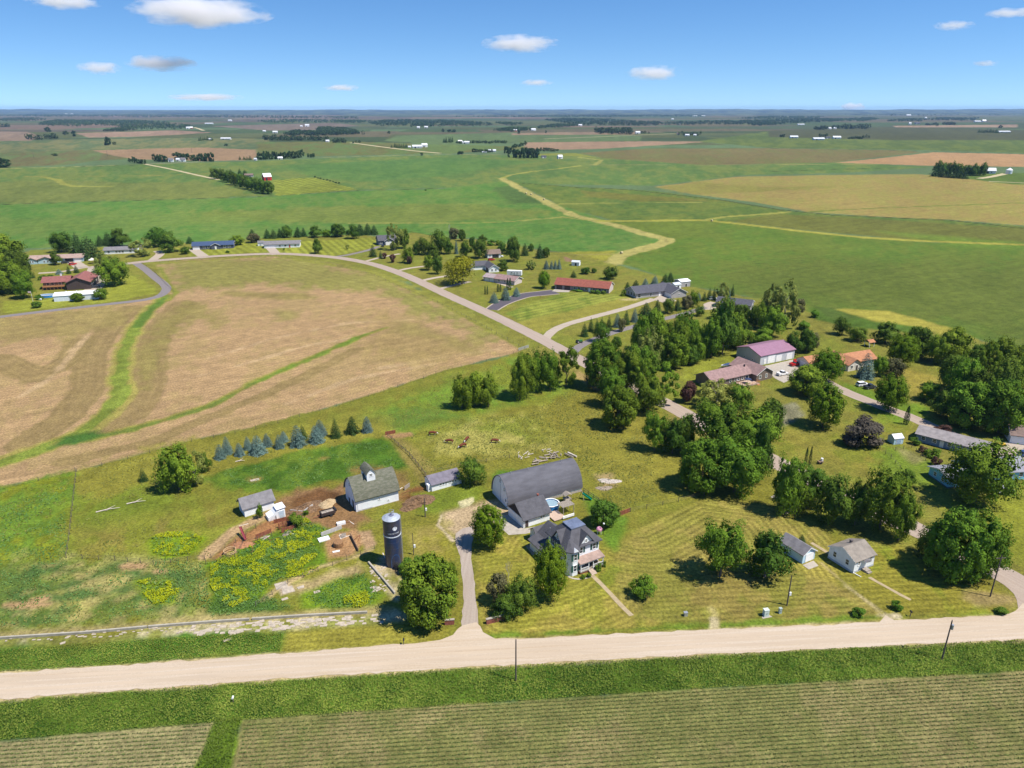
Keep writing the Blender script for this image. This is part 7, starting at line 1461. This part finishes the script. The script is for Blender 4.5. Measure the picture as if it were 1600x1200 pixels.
for i, (px, py, w_, h, k, a, lab) in enumerate([
    (1546, 271.5, 19, 9, 'w', -15, 'long white shed right of the dark conifer grove'),
    (267, 253, 8, 6, 'g', 10, 'grey house left of the pair behind the pale lane'), (278, 252, 6, 5, 'w', 10, 'tiny white shed between the two houses behind the pale lane'), (286, 252.5, 8, 6, 'g', 10, 'white house right of the pair behind the pale lane'), (399, 251, 5, 4, 'w', 0, 'white shed at the left end of the dark tree row'), (438, 249, 8, 4, 'c', 10, 'cream house inside the dark tree row'),
    (352, 218, 16, 3, 'w', 3, 'long white shed right of a clump of conifers at far left'), (328, 219, 5, 3, 'w', 3, 'small white shed under the far left conifers'), (294, 201.5, 6, 3.5, 'w', 20, 'white barn at the end of a far pale lane'), (299, 201, 5, 3, 'r', 20, 'dark red shed by the far pale lane'), (326, 194, 13, 2, 'w', 0, 'far long white shed on the left skyline fields'), (359, 189.5, 6, 2.5, 'w', 0, 'far bright white shed left of the central woods'),
    (103, 179.5, 4, 2, 'w', 0, 'left of two bright white sheds on the left skyline'), (112, 179.5, 4, 2, 'w', 0, 'right of two bright white sheds on the left skyline'), (480, 198, 7, 4, 'w', 15, 'white farm building beside a far dark clump of trees'), (471, 198.5, 4, 2.5, 'w', 15, 'small white shed left of the far white farm building'), (430, 208, 8, 3.5, 'w', 10, 'pale farm buildings among blue-grey trees left of centre'), (413, 206, 5, 2.5, 'w', 10, 'tiny white shed at the left of the pale farm'),
    (512, 222, 6, 3.5, 'w', 20, 'small white house between two dark tree clumps'), (545, 205.5, 7, 3, 'w', 10, 'white shed at the right end of the far wood'), (652, 231.5, 16, 5, 'w', 12, 'long white farm shed beside the pale county road'), (664, 230, 10, 6, 'w', 30, 'white barn at the right end of the county road farm', ), (640, 231, 5, 3, 'w', 12, 'low white shed left of the county road farm'), (728, 224.5, 12, 4, 'w', 5, 'long white shed with reddish wall right of dark pines'), (719, 222, 7, 3, 'r', 5, 'dull red shed behind the long white shed'),
    (769, 237.5, 13, 4, 'w', 5, 'white farm shed at the pasture left of the cottonwoods'), (757, 238.5, 8, 1.6, 'w', 5, 'row of low white sheds left of the pasture farm'), (654, 200.5, 5, 3, 'w', 20, 'left of two white barns below the far central wood'), (666, 200, 6, 3, 'w', 10, 'right of two white barns below the far central wood'), (805, 205, 6, 3, 'r', 10, 'red-sided shed left of a far white barn'), (834, 204.5, 8, 4, 'w', 20, 'far white barn above the brown fields'), (907, 197, 6, 3, 'w', 10, 'bright white shed at the end of a far hedge'),
    (876, 248, 9, 6, 'w', 30, 'small grey barn with a shiny white roof in the green pasture'), (850, 247, 8, 4, 'd', 10, 'dark open shed left of the shiny-roofed pasture barn'), (997, 209, 8, 4, 'w', 10, 'white-roofed barn right of the dark rectangular wood'), (1074, 212.5, 7, 3, 'w', 5, 'white house in the centre of the mid-distance hamlet'), (1060, 210, 5, 3, 'b', 5, 'brown house at the left of the mid-distance hamlet'), (1086, 212, 5, 2.5, 'w', 5, 'small white shed right in the mid-distance hamlet'), (1062, 195, 3, 2, 'w', 0, 'speck of a white shed in front of the right wood'),
    (1241, 216, 13, 4, 'w', -5, 'white shed with pale green side standing alone on the right'), (1280, 219, 18, 4, 'w', -3, 'largest long white shed of the right-hand livestock farm'), (1308, 217, 13, 4.5, 'w', -3, 'second white shed of the right-hand livestock farm'), (1294, 216.5, 8, 3, 'd', -3, 'grey shed between the two white livestock sheds'), (1252, 195.5, 11, 2, 'w', 0, 'far thin white shed above the right-hand farms'), (1297, 202, 5, 3, 'w', 10, 'left white barn amid the right-hand shelterbelt'), (1305, 201.5, 5, 2.5, 'w', 10, 'right white barn amid the right-hand shelterbelt'),
    (1570, 207, 20, 2.5, 'w', 0, 'long white shed right of the small dark conifer block'), (1528, 191, 10, 2.5, 'w', 0, 'cream shed at the far right skyline'), (1538, 190.5, 6, 3.5, 'c', 0, 'taller cream barn at the far right skyline'), (1422, 195, 4, 4, 'w', 0, 'narrow white tower shed on the right skyline'), (1434, 194, 8, 3, 'd', 0, 'grey farm shed on the right skyline'), (1420, 181, 7, 2, 'c', 0, 'far yellowish shed near the right horizon'), (1447, 185, 3.5, 2, 'w', 0, 'far bright white barn near the right horizon'), (1086, 182, 7, 1.6, 'w', 0, 'left pale sheds on the right-centre horizon'), (1099, 181.8, 6, 1.6, 'w', 0, 'right pale sheds on the right-centre horizon'), (1051, 187, 4, 2, 'w', 0, 'far white barn left of the right-centre horizon woods'), (1231, 184, 3, 2, 'w', 0, 'far white barn in the right horizon woods')]):
    farb(px, py, w_, h, k, a, lab)
X, Y = G(1576, 271.5); dep = Y * CP; R_b = 4.6 * dep / F
t = thing('grain_bin', 'round white grain bin with a conical roof at the right edge', 'grain bin', (X, Y)); MB().lathe([(R_b, 0), (R_b, R_b * 1.25)], 24).build('shell', mat('bin_steel', (.62, .64, .66), rough=.4, metal=.3), t); MB().lathe([(R_b * 1.06, R_b * 1.22), (R_b * 1.05, R_b * 1.28), (.6, R_b * 1.95), (.4, R_b * 2.0)], 24).build('roof', WMET, t); MB().cyl((0, 0, R_b * 1.9), (0, 0, R_b * 2.1), .8, n=10).build('cap', STEEL, t)
# ------------------------------------------------------------------ distant trees: single meshes, one object each
FT = []
for s in range(4):
    me = broad('tree', leafmat('far_leaves', (.022, .05, .018), (.058, .10, .036)), 200 + s, nl=12, n=420, leaf=.14, cb=.0, r=(.15, .25)); FT.append(me)
FK = [oval('tree', LF['decd'], 220 + s, 22, 700, leaf=.09, rough_=.2) for s in range(2)]
FC_ = [conifer('tree', LF['pine'], 210 + s, n=420, tiers=7, leaf=.13, pw=.7) for s in range(2)]
def ft(x, base, w_, h, kind, label, group):
    X, Y = G(x, base); dep = Y * CP + HC * SP; o = link('pine_tree' if kind == 'p' else 'leafy_tree', rt.choice(FC_ if kind == 'p' else FK if kind == 'k' else FT)); o.location = (X, Y, 0); k = dep / F; o.scale = (w_ * k, w_ * k, h * k * 1.08); o.rotation_euler = (0, 0, rt.uniform(0, 6)); return tag(o, label, 'tree', group)
BELT = []
def row(x0, y0, x1, y1, n, w_, h, kind, label, group, jx=1.0, jy=.6):
    if kind == 'd' and y0 < 226:
        for i in range(n):
            f = (i + .5) / n; BELT.append((x0 + (x1 - x0) * f + rt.uniform(-jx, jx), y0 + (y1 - y0) * f + rt.uniform(-jy, jy), w_ * rt.uniform(.75, 1.25), h * rt.uniform(.75, 1.2)))
        return
    for i in range(n):
        f = (i + .5) / n; ft(x0 + (x1 - x0) * f + rt.uniform(-jx, jx), y0 + (y1 - y0) * f + rt.uniform(-jy, jy), w_ * rt.uniform(.75, 1.25), h * rt.uniform(.75, 1.2), kind, label, group)
for a in ((1456, 275, 1510, 280, 9, 10, 17, 'p', 'dark conifer in the grove left of the white grain bin', 'conifer grove by the grain bin'), (1462, 271, 1538, 275, 12, 14, 18, 'k', 'dark leafy tree in the back of the grove left of the white grain bin', 'back trees of the grain bin grove'), (200, 254, 228, 256, 5, 7, 8, 'd', 'dark tree at the top end of the pale farm lane', 'trees at the lane end'), (238, 252, 262, 252.5, 5, 8, 9, 'd', 'leafy tree left of the two houses behind the pale lane', 'trees by the lane houses'), (275, 249, 296, 250, 4, 9, 10, 'd', 'leafy tree between and behind the two lane houses', 'trees behind the lane houses'), (299, 251, 333, 252, 6, 9, 11, 'd', 'leafy tree right of the two houses behind the pale lane', 'trees right of the lane houses'), (373, 249, 394, 250, 4, 6, 6, 'p', 'small dark conifer left of the dark tree row', 'conifers left of the dark row'), (404, 250, 474, 246.5, 16, 7, 10, 'd', 'dark tree in the row around the cream house', 'dark row around the cream house'), (480, 246, 492, 245.5, 3, 4, 4.5, 'd', 'small tree right of the dark row', 'trees right of the dark row'),
          (41, 218, 66, 218, 6, 6, 8, 'd', 'dark blue-green tree in the left clump on the far left', 'far left clump one'), (70, 217, 90, 217, 5, 6, 8, 'd', 'dark tree in the right clump on the far left', 'far left clump two'), (309, 219.5, 332, 219, 7, 5, 6, 'p', 'conifer in the clump left of the long white shed', 'conifers by the long white shed'), (0, 199, 15, 198, 4, 6, 5, 'd', 'tree in the clump cut by the left edge', 'trees at the left edge far away'), (412, 219, 502, 219.5, 26, 6, 7, 'd', 'tree in the long dark belt left of the small white house', 'long dark belt left of centre'), (505, 221, 511, 221, 2, 6, 8, 'd', 'tree beside the small white house between clumps', 'trees by the small white house'), (520, 223, 540, 223, 6, 6, 7, 'd', 'tree in the clump right of the small white house', 'clump right of the small white house'), (551, 223.5, 563, 223, 3, 4, 3.5, 'd', 'low bush-like tree where the pale road begins', 'low trees at the pale road'),
          (611, 230.5, 637, 231, 7, 5, 6, 'p', 'small conifer left of the county road farm', 'conifers by the county road farm'), (691, 222.5, 708, 222.5, 6, 5, 8, 'p', 'pine in the dark clump left of the long white shed', 'pines by the reddish-walled shed'), (712, 224, 792, 223.5, 16, 5, 4, 'd', 'low tree in the belt right of the long white shed', 'belt right of the reddish-walled shed'), (717, 241, 724, 241, 3, 5, 4, 'd', 'bushy tree at the end of the pale county road', 'bushes at the county road end'), (738, 238, 770, 238, 7, 5, 5, 'd', 'tree behind the pasture farm shed', 'trees behind the pasture shed'), (788, 239, 800, 240, 3, 7, 9, 'd', 'tall tree left of the cottonwood group', 'trees left of the cottonwoods'),
          (802, 247, 842, 247, 9, 7, 13, 'd', 'cottonwood in the open group left of the pasture sheds', 'cottonwoods by the pasture sheds'), (800, 232, 822, 226, 7, 5, 5, 'd', 'tree in the diagonal belt above the cottonwoods', 'diagonal belt above the cottonwoods'), (820, 237, 868, 236, 12, 5, 5, 'd', 'low tree in the belt behind the cottonwoods', 'belt behind the cottonwoods'), (930, 208.5, 988, 209.5, 20, 6, 8, 'd', 'tree of the dark rectangular wood beside the white-roofed barn', 'dark rectangular wood'), (930, 206, 988, 207, 18, 6, 7, 'd', 'tree in the back row of the dark rectangular wood', 'back row of the dark rectangular wood'), (1058, 211, 1096, 211.5, 8, 5, 5.5, 'd', 'tree among the houses of the mid-distance hamlet', 'trees of the mid-distance hamlet'), (1000, 209, 1016, 209, 3, 4, 4, 'd', 'tree right of the white-roofed barn by the wood', 'trees right of the white-roofed barn'),
          (1219, 214.5, 1226, 214.5, 2, 5, 4, 'd', 'round tree left of the lone white shed', 'trees left of the lone shed'), (1280, 214, 1294, 213, 4, 4, 4, 'd', 'tree behind the right-hand livestock farm', 'trees behind the livestock farm'), (1325, 217, 1346, 217, 6, 5, 3.5, 'd', 'low dark tree right of the livestock sheds', 'trees right of the livestock sheds'), (1348, 216, 1358, 216, 3, 4, 5, 'd', 'taller tree at the right end of the livestock trees', 'end trees of the livestock farm'), (1272, 202.5, 1292, 202, 8, 5, 5, 'd', 'tree in the left block of the right-hand shelterbelt', 'left block of the right shelterbelt'), (1300, 201, 1360, 201, 15, 6, 6.5, 'd', 'tree in the right part of the right-hand shelterbelt', 'right part of the right shelterbelt'), (1528, 207, 1560, 207.5, 10, 5, 5.5, 'p', 'conifer of the small dark block beside the long white shed', 'small dark conifer block'), (1446, 195.5, 1463, 195, 6, 4, 3, 'd', 'tree left of a far pinkish field on the right', 'trees on the right skyline'), (1474, 195, 1492, 195, 7, 5, 4, 'd', 'tree on the right skyline above the pinkish field', 'trees above the pinkish field')):
    row(*a)
for x, b_, w_, h, lab in ((75, 206, 8, 7, 'lone round tree left of the brown hill field'), (103, 211, 9, 6, 'left of two lone trees below the brown hill field'), (116, 213, 7, 8, 'right of two lone trees below the brown hill field'), (169, 227, 9, 12, 'tall lone tree standing in the left green field'), (179, 226, 5, 4, 'small bush beside the tall lone tree in the left field'), (86, 243.5, 8, 3.5, 'low bush in the olive field at far left'), (4, 262, 22, 14, 'dark rounded tree cut by the left photo edge'), (487.5, 246, 6, 5, 'dark bushy tree at the right end of the dark row'), (659, 243, 4, 4, 'lone bush in the field below the county road'), (692, 206.5, 5, 5, 'lone round tree right of centre on the far fields'), (706, 206.5, 14, 4, 'low bushy clump right of the lone round tree'), (608, 209, 5, 4, 'lone bush in the central far fields'), (353, 228, 6, 3, 'lone bush in the green field above the brown field'), (1464, 197, 4, 4, 'lone bushy tree in front of the pinkish far field'), (1563, 200, 5, 4, 'lone tree near the right edge skyline'), (811, 209, 4, 6, 'dark lone tree left of the far white barn'), (853, 208, 3, 4, 'tiny lone tree right of the far white barn'), (795, 246, 4, 9, 'slender dark tree left end of the cottonwood group'), (804, 246, 4, 6, 'small round tree at the left foot of the cottonwoods'), (871, 236, 4, 3, 'small tree at the right end of the belt'), (665, 298, 3, 2, 'tiny bush on the dark field boundary')):
    ft(x, b_, w_, h, 'd', lab, None)
bpy.context.view_layer.update()
# mown lot edge shrubs by the red barn
row(490, 277, 532, 288, 9, 3.2, 2.2, 'd', 'low shrub in the line bounding the striped lot by the red barn', 'shrub line of the striped lot', .6, .3)
BP, BD, BT = [], [], []
gb_ = np.random.default_rng(400)
for x, y, w_, h in BELT:
    X, Y = G(x, y); k = (Y * CP + HC * SP) / F; q = 60; d = unit(gb_.normal(size=(q, 3))); p = d * np.array([w_ * k * .55, w_ * k * .55, h * k * .52]) * gb_.uniform(.7, 1.1, (q, 1)); p[:, 2] += h * k * .52; BP.append(p + np.array([X, Y, 0])); BD.append(d); BT.append(np.full(q, w_ * k * .4))
BP = np.vstack(BP); BD = np.vstack(BD); BT = np.concatenate(BT)
struct(link('distant_trees', leaf_mesh('distant_trees', BP, BD + .5 * gb_.normal(size=BD.shape), BT * gb_.uniform(.6, 1.2, len(BT)), gb_.random(len(BT)), MATS['far_leaves'], gb_)), 'stuff')
# far woods too dense to count
def woods(poly, n, h, seed, name='distant_wood'):
    n = int(n * 1.6); pts = inpoly(poly, n); g = np.random.default_rng(seed); V = []; k = 26
    D = pts[:, 1].mean(); hm = h
    c = np.repeat(np.column_stack([pts, g.uniform(.45, .7, n) * hm]), k, 0); d = unit(g.normal(size=(n * k, 3)) + np.array([0, 0, .3])); rr_ = np.repeat(g.uniform(.7, 1.3, n), k)
    pos = c + d * (np.array([.55, .55, .5]) * hm) * rr_[:, None]; pos[:, 2] = np.maximum(pos[:, 2], 1)
    struct(link(name, leaf_mesh(name, pos, d + .5 * g.normal(size=d.shape) + np.array([0, 0, .3]), hm * .42 * g.uniform(.7, 1.3, n * k), g.random(n * k), LF['far'], g)), 'stuff')
LF['far'] = MATS['far_leaves']
for k, (poly, n, h) in enumerate([([(56, 196), (66, 192), (90, 188.5), (150, 189), (210, 189.5), (255, 192), (300, 198), (290, 202), (200, 203), (170, 198), (150, 196), (120, 199), (90, 197)], 520, 13), ([(160, 205), (185, 202), (215, 203), (190, 206)], 60, 9), ([(444, 212), (460, 207), (500, 209), (560, 209), (568, 210), (500, 212)], 160, 12), ([(492, 206), (500, 201), (535, 202), (560, 207), (520, 210)], 180, 12), ([(575, 193), (600, 189), (640, 188), (700, 189), (760, 193), (775, 197), (700, 198), (640, 199), (600, 198)], 420, 13), ([(770, 192), (800, 192.5), (820, 194), (800, 197)], 60, 11), ([(770, 205), (790, 202), (830, 202), (830, 204), (800, 206)], 90, 11), ([(838, 201), (860, 196), (890, 195), (905, 197), (880, 199)], 110, 11), ([(850, 188), (880, 185.5), (940, 187), (1000, 191), (1040, 192), (1130, 190), (1180, 189), (1300, 186), (1310, 190), (1200, 195), (1100, 195), (1000, 197), (900, 196)], 900, 13), ([(1150, 186), (1200, 182), (1290, 183), (1260, 187)], 240, 14), ([(1288, 190), (1310, 186), (1360, 184.5), (1372, 187), (1350, 190)], 160, 12), ([(1440, 188), (1470, 184.5), (1530, 185), (1520, 189)], 160, 12), ([(1380, 190), (1420, 186), (1445, 187), (1440, 190)], 100, 12), ([(-60, 188), (30, 185), (60, 185), (76, 188), (40, 190)], 160, 13), ([(1165, 194), (1210, 193), (1212, 196), (1180, 197)], 60, 12), ([(-60, 181), (100, 179.5), (300, 180.5), (560, 183), (560, 186), (300, 184), (100, 183)], 700, 15), ([(700, 183), (880, 180.5), (1100, 180.2), (1100, 182.5), (900, 183.5)], 500, 15), ([(1180, 179), (1400, 177.8), (1660, 177.5), (1660, 180), (1400, 181)], 600, 16), ([(520, 190), (560, 189), (575, 192), (540, 193)], 60, 12), ([(400, 190), (440, 187), (520, 188), (600, 190), (590, 192), (500, 192), (420, 193)], 190, 12)]):
    woods(poly, n, h, 300 + k)
HAZE = 0.000030
# ------------------------------------------------------------------ haze
hz = bpy.data.materials.new('haze_air'); hz.use_nodes = True; t = hz.node_tree; t.nodes.clear()
pv = nn(t, 'ShaderNodeVolumePrincipled', i_Density=HAZE); pv.inputs['Color'].default_value = (.38, .6, 1.0, 1); pv.inputs['Anisotropy'].default_value = .0
om = nn(t, 'ShaderNodeOutputMaterial'); t.links.new(pv.outputs[0], om.inputs['Volume'])
if HAZE > 0:
    o = MB().box(-34000, 34000, -1500, 27000, -6, 150).build('haze', hz); struct(o, 'stuff')

# ------------------------------------------------------------------ clouds
cm = bpy.data.materials.new('cloud_vapour'); cm.use_nodes = True; t = cm.node_tree; t.nodes.clear()
tc = nn(t, 'ShaderNodeTexCoord'); ln_ = nn(t, 'ShaderNodeVectorMath', operation='LENGTH'); t.links.new(tc.outputs['Object'], ln_.inputs[0])
oi = nn(t, 'ShaderNodeObjectInfo'); ad = nn(t, 'ShaderNodeVectorMath', operation='ADD'); cb_ = nn(t, 'ShaderNodeMath', operation='MULTIPLY', i_1=40.0); t.links.new(oi.outputs['Random'], cb_.inputs[0])
t.links.new(tc.outputs['Object'], ad.inputs[0]); t.links.new(cb_.outputs[0], ad.inputs[1])
mpc = nn(t, 'ShaderNodeMapping'); mpc.inputs['Scale'].default_value = (1.5, 1.5, .8); t.links.new(ad.outputs[0], mpc.inputs[0])
nz = nn(t, 'ShaderNodeTexNoise', i_Scale=1.5, i_Detail=5, i_Roughness=.6); t.links.new(mpc.outputs[0], nz.inputs['Vector'])
m1 = nn(t, 'ShaderNodeMath', operation='MULTIPLY_ADD', i_1=2.4, i_2=-.75); t.links.new(nz.outputs['Fac'], m1.inputs[0])
m2 = nn(t, 'ShaderNodeMath', operation='SUBTRACT'); t.links.new(m1.outputs[0], m2.inputs[0]); t.links.new(ln_.outputs['Value'], m2.inputs[1])
m3 = nn(t, 'ShaderNodeMath', operation='MULTIPLY_ADD', i_1=1.0, i_2=.38, use_clamp=True); t.links.new(m2.outputs[0], m3.inputs[0])
m4 = nn(t, 'ShaderNodeMath', operation='MULTIPLY', i_1=.007); t.links.new(m3.outputs[0], m4.inputs[0])
pv = nn(t, 'ShaderNodeVolumePrincipled'); pv.inputs['Color'].default_value = (.97, .95, .96, 1); pv.inputs['Anisotropy'].default_value = .0; t.links.new(m4.outputs[0], pv.inputs['Density'])
om = nn(t, 'ShaderNodeOutputMaterial'); t.links.new(pv.outputs[0], om.inputs['Volume'])
bm = bmesh.new(); bmesh.ops.create_icosphere(bm, subdivisions=3, radius=1.0); cme = bpy.data.meshes.new('cloud'); bm.to_mesh(cme); bm.free(); cme.materials.append(cm)
for px, py, w_, h_, lab in ((312, 19, 235, 46, 'largest white cloud near the top left of the sky'), (100, 2, 120, 24, 'white cloud cut by the top edge at far left'), (250, 99, 120, 26, 'flat white cloud at middle left of the sky'), (155, 106, 70, 22, 'small white cloud left of the flat one'), (815, 68, 130, 28, 'streaky white cloud in the upper middle of the sky'), (1022, 114, 95, 24, 'bright ragged cloud right of centre'), (1490, 40, 64, 16, 'small pale cloud at upper right'), (1580, 20, 84, 15, 'thin cloud touching the right edge near the top'), (533, 137, 60, 12, 'faint little cloud low in the left middle sky'), (322, 152, 120, 12, 'long thin low cloud at the left'), (838, 129, 56, 11, 'faint low wisp near the middle'), (1540, 99, 44, 10, 'faint small cloud low at the right'), (1332, 167, 44, 14, 'white cloud top peeping over the right horizon')):
    el = math.atan2((600 - py), F) - PT; D = 15000 if py < 120 else 19000
    if py > 160: D = 42000
    v = (py - 600) / F; dy = CP - v * SP; k = D / dy; X = (px - 800) / F * k; Z = HC + (-SP - v * CP) * k
    o = link('cloud', cme); o.location = (X, D, Z); o.scale = (w_ / F * k * .5, w_ / F * k * .42, h_ / F * k * .5); tag(o, lab, 'cloud', 'small fair-weather clouds')
